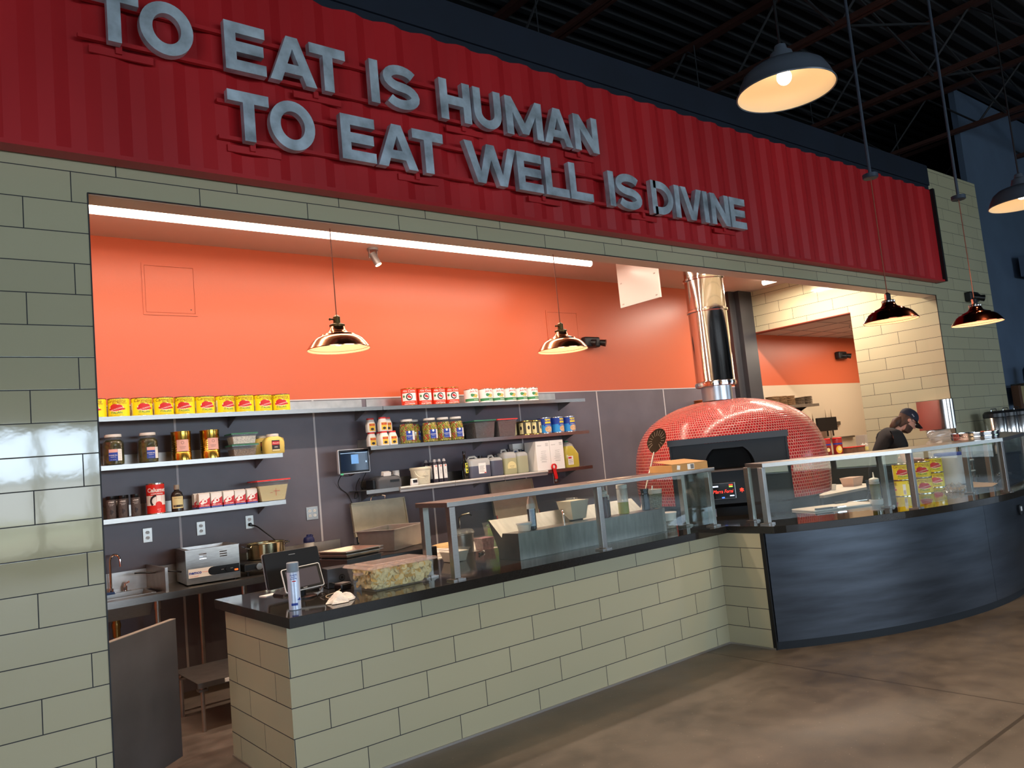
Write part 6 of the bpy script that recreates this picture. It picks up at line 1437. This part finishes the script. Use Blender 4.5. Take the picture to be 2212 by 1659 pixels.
# coffee urns and shelf at the right
CBK = mat('urn_black', '#1a1b1e', .35)
t = thing('back_counter', 'dark counter with urns standing against the olive tiled pier', 'counter', (11.2, 4.0, 0))
B(MB().box(10.45, 13.4, 3.80, 4.20, .0, 1.12), 'cabinet', mat('dark_cabinet', '#2a2622', .5), t, smooth=0)
B(MB().box(10.42, 13.42, 3.77, 4.21, 1.12, 1.15), 'top', STONE, t, smooth=0)
def urn(px, lab):
    P = at(px, 900, 1, 3.98); t = thing('coffee_urn', lab, 'urn', (P.x, 3.98, 1.1505), 0, 'steel coffee urns at the right pier')
    MB().lathe([(.12, 0), (.125, .01), (.125, .42), (.122, .425)], n=40).build('urn_body', mat('urn_steel', '#d6d1cb', .20, 1), t)
    MB().lathe([(.118, .4255), (.125, .43), (.125, .475), (.10, .505), (.04, .51)], n=36).build('lid', CBK, t)
    MB().tube([(-.09, 0, .50), (-.08, 0, .535), (.08, 0, .535), (.09, 0, .50)], .006).build('handle', CHROME(), t)
    MB().box(.115, .165, -.03, .03, .06, .42).build('side_grip', CBK, t, smooth=0, bevel=.01)
    mb = MB()
    for k in range(5): mb.box(.1655, .168, -.02, .02, .10+k*.06, .14+k*.06)
    mb.build('gauge', mat('gauge_white', '#dcd7cc', .4), t, smooth=0)
urn(2148, 'shiny coffee urn with black lid, leftmost of the row at the right pier')
urn(2174, 'shiny coffee urn with black lid, second of the row at the right pier')
urn(2198, 'shiny coffee urn with black lid, third of the row, at the right edge')
t = thing('wooden_post_shelf', 'dark wood shelf frame with tan panels at the right edge behind the urns', 'shelf', (12.6, 4.1, 1.15))
WD = mat('dark_wood', '#4a2c16', .5, noise=(6, .3, (1, 1, .2)))
B(MB().box(12.12, 12.22, 4.10, 4.19, 1.1505, 1.98), 'post', WD, t, smooth=0)
B(MB().box(12.23, 13.6, 4.12, 4.17, 1.72, 1.97), 'panel', mat('tan_panel', '#8d7f57', .6), t, smooth=0)
B(MB().box(12.12, 13.6, 4.0, 4.19, 1.985, 2.0), 'shelf_board', BLACKM(), t, smooth=0)
t = thing('storage_bin', 'tan storage bin with a black lid on the high shelf at the right edge', 'box', (13.35, 4.10, 2.0005))
MB().box(-.25, .25, -.08, .08, 0, .20).build('bin_body', mat('tan_panel', '#8d7f57'), t, smooth=0); MB().box(-.24, .24, -.07, .07, .2005, .28).build('lid', BLACK(), t, smooth=0, bevel=.02)
t = thing('dark_speaker', 'rounded dark object on the high shelf beside the tan bin', 'speaker', (12.62, 4.10, 2.0005)); MB().lathe([(.07, 0), (.085, .05), (.08, .20), (.04, .26)], n=24).build('speaker_body', mat('dark_teal_plastic', '#1c2a36', .5), t)
# clear plastic scoop bag near the man's hands
t = thing('plastic_bag', 'clear plastic bag held open in front of the man', 'bag', (8.98, 3.86, 1.20), -.3)
rnd = random.Random(3); vs = []; fs = []; n = 14
for i in range(n+1):
    for k in range(n):
        a = 2*PI*k/n; r = .11*(1+.15*math.sin(3*a+i)+.08*rnd.random())*(1-.25*abs(i/n-.5)); vs.append((r*math.cos(a)*1.3, r*math.sin(a), .30*i/n+.015*rnd.random()))
for i in range(n):
    for k in range(n): fs.append((i*n+k, i*n+(k+1) % n, (i+1)*n+(k+1) % n, (i+1)*n+k))
MB().add(vs, fs).build('bag_film', thin('bag_film', '#efe6da', .28), t, smooth=0)

# ------------------------------------------------------------------ side room
t = thing('basket_shelf', 'steel wall shelf with woven stacks in the side room above the oven', 'shelf', (10.9, 6.99, 2.03))
B(MB().box(10.30, 11.45, 6.66, 6.998, 2.005, 2.045), 'shelf_board', STEELR(), t, smooth=0)
B(MB().prism([(6.998, 2.004), (6.72, 2.004), (6.998, 1.86)], lambda u, v, q: (q, u, v), 11.18, 11.20), 'bracket', BLACKM(), t, smooth=0)
WK = mat('woven_rack_brown', '#8a6a48', .6, noise=(40, .5))
def stack(x, n_, zz, m_, lab, y=6.80, wdt=.095):
    t = thing('screen_stack', lab, 'stack', (x, y, zz), 0, 'stacks of woven trays in the side room'); rnd = random.Random(int(x*100))
    for k in range(n_): MB().lathe([(wdt+rnd.uniform(-.006, .006), 0), (wdt+.004, .003), (wdt-.002, .007)], (rnd.uniform(-.006, .006), 0, .0115*k), n=18).build('tray', m_, t)
DW = mat('dark_woven', '#6a5a48', .6, noise=(40, .5)); OWV = mat('orange_brown_woven', '#a8602f', .55, noise=(40, .4))
for i, x in enumerate((10.41, 10.625, 10.84)): stack(x, 13, 2.0455, DW if 0 else WK, 'tall stack of thin brown side room trays, %s of three' % ('left', 'middle', 'right')[i])
for i, x in enumerate((11.055, 11.27)): stack(x, 10+i, 2.0455, DW, 'short stack of grey-brown side room trays, %s' % ('second from the shelf end' if i == 0 else 'nearest the shelf end'), 6.77)
# stacks on a shelf left of the column
t = thing('tray_shelf', 'steel wall shelf with orange-brown trays behind the flue, left of the dark column', 'shelf', (9.3, 6.99, 2.03))
B(MB().box(8.55, 9.78, 6.68, 6.998, 2.005, 2.045), 'shelf_board', STEELR(), t, smooth=0)
for i, x in enumerate((8.75, 8.97, 9.19, 9.41, 9.62)):
    stack(x, 13, 2.0455, OWV, 'stack of orange-brown trays behind the oven, %s of five' % (ORDN[i] if i < 4 else 'rightmost'), 6.82, .098)
# wall screen and knives in the side room
t = thing('wall_monitor', 'black wall monitor in the side room beside the knife rack', 'screen', (11.94, 6.86, 1.71), 0)
MB().box(-.29, .29, -.02, .02, -.11, .11).build('monitor_body', BLACK(), t, smooth=0, bevel=.008); MB().box(-.03, .03, .02, .13, -.03, .03).build('wall_mount', BLACKM(), t, smooth=0)
t = thing('magnetic_knife_bar', 'steel magnetic knife bar on the cream wall of the side room', 'rack', (12.25, 6.99, 1.71)); MB().box(-.35, .32, -.02, .008, -.03, .03).build('bar', STEEL(), t, smooth=0)
for k, (x, h_) in enumerate(((12.12, .30), (12.29, .30), (11.72, .20))):
    t = thing('wall_knife', 'knife with black handle on the magnetic bar, %s' % ('left one beside the monitor' if k == 0 else 'right one' if k == 1 else 'behind the monitor top'), 'knife', (x, 6.965, 1.71), 0, 'knives on the magnetic bar')
    MB().prism([(-.02, -.08), (.02, -.08), (.018, .10), (0, .10+h_*.5), (-.016, .08)], lambda u, v, q: (u, q, v), -.002, .0025).build('blade', CHROME(), t, smooth=0); MB().box(-.015, .015, -.006, .006, -.20, -.081).build('handle', BLACK(), t, smooth=0)
t = thing('side_counter', 'steel counter with raised back in the side room', 'counter', (12.2, 6.6, 0))
B(MB().box(10.9, 12.95, 6.25, 6.98, 1.20, 1.225), 'top', STEEL(), t, smooth=0); B(MB().box(10.9, 12.95, 6.955, 6.985, 1.45, 1.48), 'back_rail', STEEL(), t, smooth=0)
B(MB().box(10.95, 12.9, 6.35, 6.95, .2, 1.19), 'cabinet', BLACKM(), t, smooth=0)
t = thing('prep_bench', 'low steel prep bench with white board seen through the glass', 'bench', (9.2, 5.3, 0))
B(MB().box(8.35, 9.9, 4.95, 5.65, .86, .89), 'top', mat('cutting_board_white', '#e7ddd0'), t, smooth=0); B(MB().box(8.4, 9.85, 5.0, 5.6, .15, .859), 'cabinet', BLACKM(), t, smooth=0)
for x in (8.42, 9.83):
    for y in (5.02, 5.58): B(MB().cyl((x, y, 0), (x, y, .15), .02), 'leg', STEELR(), t)
t = thing('deli_box', 'white paper tub with napkins on the prep bench', 'container', (9.55, 5.25, .8905)); MB().frus((-.10, .10, -.07, .07), (-.13, .13, -.09, .09), 0, .11).build('tub_body', mat('pale_pink_tub', '#d9b7a6', .6), t, smooth=0)
t = thing('small_cup', 'small white cup on the prep bench left of the paper tub', 'cup', (9.0, 5.2, .8905)); MB().lathe([(.03, 0), (.042, .07)], n=24).build('cup', WHITE(), t)
t = thing('dark_bus_tub', 'dark plastic tub on a low stand behind the green bottle', 'container', (7.98, 4.26, .62), .1)
MB().tray((-.19, .19, -.13, .13), (-.22, .22, -.16, .16), 0, .13, .004, .01).build('tub_body', mat('dark_tub', '#2b2c30', .4), t, smooth=0)
t = thing('low_stand', 'low steel stand carrying the dark plastic tub', 'stand', (8.03, 4.24, 0)); MB().box(-.24, .24, -.17, .17, .595, .619).build('top', STEELR(), t, smooth=0)
for x in (-.21, .21):
    for y in (-.14, .14): MB().cyl((x, y, 0), (x, y, .595), .015).build('leg', STEELR(), t)
def jarcan(x, y, lab, m1, m2, h=.23):
    t = thing('snack_can', lab, 'can', (x, y, 1.2255), 0, 'printed red tins in the side room'); MB().lathe([(.07, 0), (.072, .004), (.072, h), (.066, h+.01)], n=28).build('tin_body', mat('label_deep_red', '#8c1f22', .4), t)
    mb = MB(); patch(mb, onc(.0726, FACE-.3, .15), -.10, .10, .0, .022, 12); mb.mat(1); blob(mb, onc(.0726, FACE-.3, .07), 0, 0, .05, .06); mb.mat(2); blob(mb, onc(.0730, FACE-.3, .07), .01, .01, .03, .03)
    mb.build('paper_label', [LBL, m1, m2], t)
    MB().lathe([(.073, h+.0105), (.073, h+.025), (.068, h+.03)], n=28).build('lid', RLID, t)
jarcan(11.56, 6.70, 'dark red tin with small round prints right of the oven', mat('label_brown', '#6b2a20', .5), CRM)
jarcan(11.76, 6.62, 'red tin with a yellow pasta print right of the oven', mat('label_gold', '#e2b93c'), CRM)
t = thing('red_tray_stack', 'flat tray with a red rim on the side room counter', 'tray', (12.15, 6.62, 1.2255)); MB().box(-.22, .22, -.12, .12, 0, .075).build('tray', mat('brown_tray', '#6e4c3a', .6, noise=(9, .4)), t, smooth=0); MB().box(-.225, .225, -.125, .125, .0755, .085).build('rim', RLID, t, smooth=0)
s_ = squeeze('left small squeeze bottle of pale sauce in the side room', (12.50, 6.60, 1.2255), mat('pale_yellow_sauce', '#d8cf86', .4), .6, h=.10, r=.035, grp='small squeeze bottles in the side room')
dup(s_, (12.60, 6.60, 1.2255), 'right small squeeze bottle of yellow sauce in the side room')
t = thing('steel_box', 'white and steel ticket box at the right end of the side counter', 'box', (12.82, 6.75, 1.2255)); MB().box(-.09, .09, -.08, .08, 0, .25).build('box_body', mat('pale_steel', '#c6c1bb', .4, .3), t, smooth=0)
# sprinkler and recessed lamp of the side room
t = thing('sprinkler', 'small sprinkler head under the side room ceiling', 'sprinkler', (11.55, 6.05, 3.18)); MB().cyl((0, 0, -.05), (0, 0, -.0005), .008).lathe([(.03, -.054), (.03, -.050)], n=16).build('sprinkler_head', STEELR(), t)
t = thing('recessed_light', 'small glowing recessed lamp in the side room ceiling', 'ceiling light', (12.15, 5.95, 3.18)); MB().lathe([(.07, -.004), (.07, -.0005)], n=24).build('trim_ring', WHITE(), t); MB().lathe([(.055, -.006), (.055, -.0045)], n=24).build('lens', mat('downlight_lens', '#ffffff', .4, emis='#ffe2bd', es=12), t)
l = area('side_room_glow', (12.3, 5.8, 3.12), (0, 0, 0), 2.6, 1.2, 75, (1, .84, .66)); l.parent = t; l.matrix_parent_inverse = Matrix.Translation((12.15, 5.95, 3.18)).inverted()
# ------------------------------------------------------------------ the man behind the curved counter
def skin_body(name, pts, edges, rad, m, parent, sub=2, root=0):
    me = D.meshes.new(name); me.from_pydata([tuple(p) for p in pts], edges, []); me.materials.append(m)
    o = D.objects.new(name, me); COL.objects.link(o); o.parent = parent
    sk = o.modifiers.new('skin', 'SKIN'); sk.use_smooth_shade = True; sk.branch_smoothing = .6
    lay = me.skin_vertices[0] if me.skin_vertices else None
    if lay is None:
        bm = bmesh.new(); bm.from_mesh(me); bm.verts.layers.skin.verify(); bm.to_mesh(me); bm.free(); lay = me.skin_vertices[0]
    for i, r in enumerate(rad):
        lay.data[i].radius = r if isinstance(r, tuple) else (r, r); lay.data[i].use_root = (i == root)
    ss = o.modifiers.new('sub', 'SUBSURF'); ss.levels = sub; ss.render_levels = sub
    dg = bpy.context.evaluated_depsgraph_get(); me2 = D.meshes.new_from_object(o.evaluated_get(dg)); o.modifiers.clear(); o.data = me2
    me2.materials.clear(); me2.materials.append(m); me2.polygons.foreach_set('use_smooth', [True]*len(me2.polygons)); me2.name = name
    return o
SKIN_ = mat('skin', '#c98f78', .5); TEE = mat('black_tshirt', '#121214', .85, noise=(30, .2)); JEAN = mat('blue_jeans', '#2b3647', .85, noise=(40, .3)); HAIR = mat('brown_hair', '#4a2f1f', .6, noise=(30, .4, (1, 1, .2))); CAPM = mat('navy_cap', '#171b2c', .75)
# local frame: +x is where he faces (towards the counter and the hall's right), +y his left, away from the camera
man = thing('person', 'man in black t-shirt and navy cap with ponytail, bent over the curved counter', 'person', (8.57, 4.20, 0), math.atan2(-.66, .75))
V = Vector
J = {'pelvis': V((-.16, 0, .98)), 'waist': V((-.15, 0, 1.12)), 'chest': V((-.09, 0, 1.34)), 'upper': V((-.04, 0, 1.51)), 'neckb': V((.04, 0, 1.55)), 'neck': V((.11, 0, 1.575)), 'headc': V((.17, 0, 1.62)),
     'shl': V((-.02, .17, 1.51)), 'shr': V((-.02, -.17, 1.51)), 'ell': V((.06, .25, 1.22)), 'elr': V((.03, -.25, 1.20)), 'wrl': V((.29, .17, 1.20)), 'wrr': V((.27, -.16, 1.16)), 'hal': V((.36, .12, 1.20)), 'har': V((.34, -.11, 1.16)),
     'hpl': V((-.15, .09, .92)), 'hpr': V((-.15, -.09, .92)), 'knl': V((-.07, .10, .50)), 'knr': V((-.13, -.11, .50)), 'anl': V((-.10, .11, .09)), 'anr': V((-.20, -.12, .09)), 'tol': V((.06, .12, .04)), 'tor': V((-.04, -.13, .04))}
names = list(J); idx = {k: i for i, k in enumerate(names)}
E_ = [('pelvis', 'waist'), ('waist', 'chest'), ('chest', 'upper'), ('upper', 'neckb'), ('neckb', 'neck'), ('neck', 'headc'), ('upper', 'shl'), ('upper', 'shr'), ('shl', 'ell'), ('shr', 'elr'), ('ell', 'wrl'), ('elr', 'wrr'), ('wrl', 'hal'), ('wrr', 'har'),
      ('pelvis', 'hpl'), ('pelvis', 'hpr'), ('hpl', 'knl'), ('hpr', 'knr'), ('knl', 'anl'), ('knr', 'anr'), ('anl', 'tol'), ('anr', 'tor')]
Rr = {'pelvis': .115, 'waist': .118, 'chest': .125, 'upper': .10, 'neckb': .06, 'neck': .052, 'headc': .06, 'shl': .062, 'shr': .062, 'ell': .052, 'elr': .052, 'wrl': .034, 'wrr': .034, 'hal': .030, 'har': .030, 'hpl': .09, 'hpr': .09, 'knl': .06, 'knr': .06, 'anl': .042, 'anr': .042, 'tol': .035, 'tor': .035}
skin_body('body', [J[k] for k in names], [(idx[a], idx[b_]) for a, b_ in E_], [Rr[k]*(.52 if k in ('pelvis', 'waist', 'chest', 'upper', 'shl', 'shr', 'hpl', 'hpr') else .95) for k in names], SKIN_, man)
# clothing over the body
sh = ['pelvis', 'waist', 'chest', 'upper', 'neckb', 'shl', 'shr']; P_ = [J[k] for k in sh]+[J['shl'].lerp(J['ell'], .62), J['shr'].lerp(J['elr'], .62), J['pelvis']+V((0, 0, -.05))]
P_[4] = J['upper'].lerp(J['neckb'], .6)
skin_body('tshirt', P_, [(0, 1), (1, 2), (2, 3), (3, 4), (3, 5), (3, 6), (5, 7), (6, 8), (0, 9)], [.140, .148, .158, .140, .082, .104, .104, .082, .082, .140], TEE, man)
lg = ['pelvis', 'hpl', 'hpr', 'knl', 'knr']; P_ = [J[k]+V((0, 0, -.04 if k == 'pelvis' else 0)) for k in lg]+[J['anl']+V((0, 0, .03)), J['anr']+V((0, 0, .03))]
skin_body('jeans', P_, [(0, 1), (0, 2), (1, 3), (2, 4), (3, 5), (4, 6)], [.128, .105, .105, .075, .075, .062, .062], JEAN, man)
for k in ('l', 'r'):
    a, b_ = J['an'+k], J['to'+k]; skin_body('shoe', [V((a.x-.03, a.y, .045)), V((a.x+.05, a.y, .045)), V((b_.x+.02, b_.y, .036))], [(0, 1), (1, 2)], [.045, .048, .036], BLACK(), man)
# apron print
mb = MB(); rnd = random.Random(12)
for k in range(70):
    z = rnd.uniform(1.20, 1.44); y = rnd.uniform(-.10, .06); x = J['chest'].x+.138+.36*(z-1.32)-y*y*3.2+.004; s_ = rnd.uniform(.006, .016); mb.add([(x, y-s_, z), (x, y+s_*.6, z-s_*.5), (x+.002, y+s_, z+s_), (x+.002, y-s_*.5, z+s_)], [(0, 1, 2, 3)])
mb.build('shirt_print', mat('grey_print', '#8f99a8', .7), man, smooth=0)
# head: shaped, tilted down
HM = Matrix.Translation((.20, 0, 1.645)) @ Matrix.Rotation(.72, 4, 'Y')      # face looks forward and down
def H(x, y, z): return HM @ V((x, y, z))
mb = MB(); n = 24; rings = [(-.125, .03, .035, -.0), (-.115, .052, .05, .018), (-.095, .064, .056, .022), (-.07, .076, .062, .014), (-.04, .084, .068, .008), (-.01, .090, .071, .002), (.02, .095, .074, -.004), (.055, .095, .075, -.008), (.085, .085, .068, -.010), (.105, .062, .05, -.012), (.118, .03, .025, -.012)]
vs = []
for z, rx, ry, cx_ in rings:
    for k in range(n):
        a = 2*PI*k/n; vs.append(H(cx_+rx*math.cos(a), ry*math.sin(a), z))
fs = [(r*n+k, r*n+(k+1) % n, (r+1)*n+(k+1) % n, (r+1)*n+k) for r in range(len(rings)-1) for k in range(n)]+[tuple(range(n-1, -1, -1)), tuple((len(rings)-1)*n+k for k in range(n))]
mb.add(vs, fs)
mb.add([H(.086, -.012, .012), H(.086, .012, .012), H(.118, -.014, -.030), H(.118, .014, -.030), H(.085, 0, -.042), H(.125, 0, -.026)], [(0, 1, 3, 5, 2), (2, 5, 3, 4), (0, 2, 4), (1, 4, 3)])
for s_ in (-1, 1):
    for k in range(1): mb.ball(H(-.005, s_*.074, -.005), .022, 12, 8, sy=.45)
mb.build('head', SKIN_, man, smooth=70)
mb = MB()
for z, rx, ry, cx_ in ((-.133, .034, .038, .012), (-.11, .062, .055, .022), (-.085, .074, .062, .020), (-.058, .081, .067, .013), (-.035, .078, .0685, .0)):
    pass
BR_ = [(-.134, .030, .034, .012), (-.118, .058, .054, .021), (-.095, .070, .060, .023), (-.070, .081, .066, .015), (-.045, .086, .070, .008)]
vs = []
for z, rx, ry, cx_ in BR_:
    for k in range(n+1): a = -1.75+3.5*k/n; vs.append(H(cx_+rx*math.cos(a)*1.02, ry*math.sin(a)*1.03, z))
mb.add(vs, [(r*(n+1)+k, r*(n+1)+k+1, (r+1)*(n+1)+k+1, (r+1)*(n+1)+k) for r in range(len(BR_)-1) for k in range(n)]+[tuple(range(n, -1, -1))]); mb.build('beard', HAIR, man)
MB().ball(H(.081, 0, -.068), .014, 10, 6, sy=1.5, sz=.4).build('mouth', mat('lips', '#a4625a', .5), man)
for s_ in (-1, 1): MB().ball(H(.082, s_*.030, .005), .011, 10, 8).build('eye', mat('eye_white', '#e8e2dc', .2), man)
mb = MB()
for s_ in (-1, 1): mb.tube([H(.100, s_*.032+.022*math.cos(a), .004+.016*math.sin(a)) for a in [2*PI*k/14 for k in range(14)]], .002, 5, closed=True).tube([H(.098, s_*.054, .006), H(.05, s_*.074, .008), H(-.005, s_*.079, .004)], .002, 5)
mb.tube([H(.1, -.010, .006), H(.1, .010, .006)], .002, 5); mb.build('glasses', BLACK(), man)
# hair and ponytail
vs = []; HR = [(-.115, .045, .045, -.04), (-.09, .058, .056, -.035), (-.07, .066, .062, -.03), (-.04, .085, .073, -.014), (-.0, .096, .078, -.006), (.03, .1, .080, -.008)]
for z, rx, ry, cx_ in HR:
    for k in range(n+1): a = 1.35+(2*PI-2.7)*k/n; vs.append(H(cx_+rx*math.cos(a), ry*math.sin(a), z))
MB().add(vs, [(r*(n+1)+k, r*(n+1)+k+1, (r+1)*(n+1)+k+1, (r+1)*(n+1)+k) for r in range(len(HR)-1) for k in range(n)]).build('hair', HAIR, man)
p0 = H(-.10, -.01, .0); pt = [p0+V((.04, 0, -.03)), p0+V((.0, -.005, -.035)), p0+V((-.03, -.01, -.05)), p0+V((-.06, -.02, -.07)), p0+V((-.085, -.03, -.095)), p0+V((-.11, -.02, -.12)), p0+V((-.13, -.01, -.15))]
MB().tube(pt, [.040, .030, .040, .044, .038, .028, .010], 14).build('ponytail', HAIR, man)
# cap with brim
cp = [(.028, .103, .084, -.006), (.05, .104, .085, -.008), (.08, .098, .080, -.010), (.105, .080, .066, -.010), (.125, .050, .042, -.010), (.133, .015, .012, -.010)]
vs = []
for z, rx, ry, cx_ in cp:
    for k in range(n): a = 2*PI*k/n; vs.append(H(cx_+rx*math.cos(a), ry*math.sin(a), z))
mb = MB().add(vs, [(r*n+k, r*n+(k+1) % n, (r+1)*n+(k+1) % n, (r+1)*n+k) for r in range(len(cp)-1) for k in range(n)]+[tuple((len(cp)-1)*n+k for k in range(n))]); cap_o = mb.build('cap', CAPM, man, smooth=70)
vs = []; m_ = 12
for q, zo in ((0, .030), (1, .036)):
    for k in range(m_+1):
        a = -1.15+2.3*k/m_; vs.append(H(.095*math.cos(a), .083*math.sin(a), zo)); vs.append(H(.09+.085*math.cos(a)**.8 if math.cos(a) > 0 else .09, .082*math.sin(a), zo-.012+.010*math.sin(a)**2*0-.012*abs(math.sin(a))))
o2 = 2*(m_+1); fs = []
for k in range(m_): fs += [(2*k, 2*k+1, 2*k+3, 2*k+2), (o2+2*k, o2+2*k+2, o2+2*k+3, o2+2*k+1), (2*k+1, o2+2*k+1, o2+2*k+3, 2*k+3)]
br = MB().add(vs, fs).build('brim', CAPM, None, smooth=60); br.parent = cap_o
mb = MB()
for k in range(3): a = .0; q0 = H(-.02+k*.012, -.086, .062-k*.004); mb.ball(q0, .006, 8, 5)
lg_ = mb.build('cap_logo', mat('cap_logo_grey', '#a9b0bd', .6), None); lg_.parent = cap_o
# hands with five fingers each
def hand(c, d, up, side, name='hand'):
    """palm centre c, pointing along d; side = +1 thumb towards +s"""
    d = d.normalized(); s_ = d.cross(up).normalized()*side; u = s_.cross(d)*side
    pts = [c-d*.045, c, c+d*.035]; ed = [(0, 1), (1, 2)]; rad = [(.026, .020), (.036, .016), (.036, .014)]
    for k in range(4):
        b0 = c+d*.034+s_*(-.028+.0185*k); L_ = (.060, .072, .068, .052)[3-k]; i0 = len(pts)
        pts += [b0+d*.008, b0+d*(L_*.5)-u*.008, b0+d*(L_*.85)-u*.028]; rad += [.0095, .0088, .0075]; ed += [(2, i0), (i0, i0+1), (i0+1, i0+2)]
    i0 = len(pts); pts += [c-d*.015+s_*.032, c+d*.012+s_*.052-u*.006, c+d*.036+s_*.056-u*.016]; rad += [.012, .011, .009]; ed += [(1, i0), (i0, i0+1), (i0+1, i0+2)]
    return skin_body(name, pts, ed, rad, SKIN_, man, 2)
hand(J['har']+V((.03, 0, -.0)), (J['har']-J['wrr']), V((0, 0, 1)), 1)
hand(J['hal']+V((.03, 0, -.0)), (J['hal']-J['wrl']), V((0, 0, 1)), -1)
# ------------------------------------------------------------------ roof structure
OXB = mat('dark_red_steel', '#3a1f18', .6); DKS = mat('dark_steel', '#202225', .6); PIP = mat('dark_pipe', '#2b2f34', .5)
ords = ['nearest the left', 'second from the left', 'third from the left', 'fourth from the left', 'fifth from the left', 'farthest right']
for i, x in enumerate((2.75, 5.10, 7.50, 9.70, 11.88, 14.1)):
    t = thing('roof_joist', 'open-web steel roof joist with a dark red bottom chord, '+ords[i], 'joist', (x, 0, 5.6), 0, 'open-web roof joists')
    MB().box(-.05, -.012, -12, 10, 0, .05).build('bottom_chord', OXB, t, smooth=0); MB().box(.012, .05, -12, 10, 0, .05).build('bottom_chord', OXB, t, smooth=0)
    MB().box(-.05, .05, -12, 10, .62, .68).build('top_chord', OXB, t, smooth=0)
    mb = MB(); y = -3.0+.2*i; up = True
    while y < 9.2:
        mb.tube([(0, y, .03 if up else .64), (0, y+.62, .64 if up else .03)], .014, 6); y += .62; up = not up
    o = mb.build('web', DKS, t); o['kind'] = 'stuff'
for i, y in enumerate((1.4, 3.6, 6.2)):
    t = thing('cross_bracing', 'row of crossed dark angle braces between the roof joists, %s' % ('nearest the camera' if i == 0 else 'in the middle' if i == 1 else 'farthest away'), 'bracing', (7, y, 5.6), 0, 'cross bracing rows'); xs_ = (2.75, 5.10, 7.50, 9.70, 11.88, 14.1)
    for a, b_ in zip(xs_, xs_[1:]):
        MB().tube([(a-7+.05, 0, .02), (b_-7-.05, 0, .64)], .016, 4).build('brace', DKS, t, smooth=0); MB().tube([(a-7+.05, .04, .64), (b_-7-.05, .04, .02)], .016, 4).build('brace', DKS, t, smooth=0)
for i, (x0, y0, x1, y1, z) in enumerate(((1, 2.3, 16, 2.3, 5.45), (1, 5.2, 16, 5.2, 5.42))):
    t = thing('sprinkler_pipe', 'dark sprinkler pipe running under the roof, %s' % ('nearer one' if i == 0 else 'farther one'), 'pipe', (x0, y0, z), 0, 'sprinkler pipes'); MB().cyl((0, 0, 0), (x1-x0, y1-y0, 0), .03, n=12).build('pipe', PIP, t)
    mb = MB()
    for k in range(6): MB().cyl((1.5+2.4*k, 0, .03), (1.5+2.4*k, 0, .72), .006, n=6).build('hanger', PIP, t)
cable('pale cable sagging along the roof at the upper right corner', [(7.9, 1.2, 5.5), (8.6, 1.6, 5.30), (9.4, 1.9, 5.28), (10.5, 2.1, 5.2)], .010, mat('pale_cable', '#8a8274', .6))
t = thing('air_duct', 'dark square duct elbow near the navy wall at the right', 'duct', (14.2, 3.9, 3.9)); B(MB().box(13.2, 15.5, 3.7, 4.2, 3.6, 3.9), 'duct_run', NW, t, smooth=0)
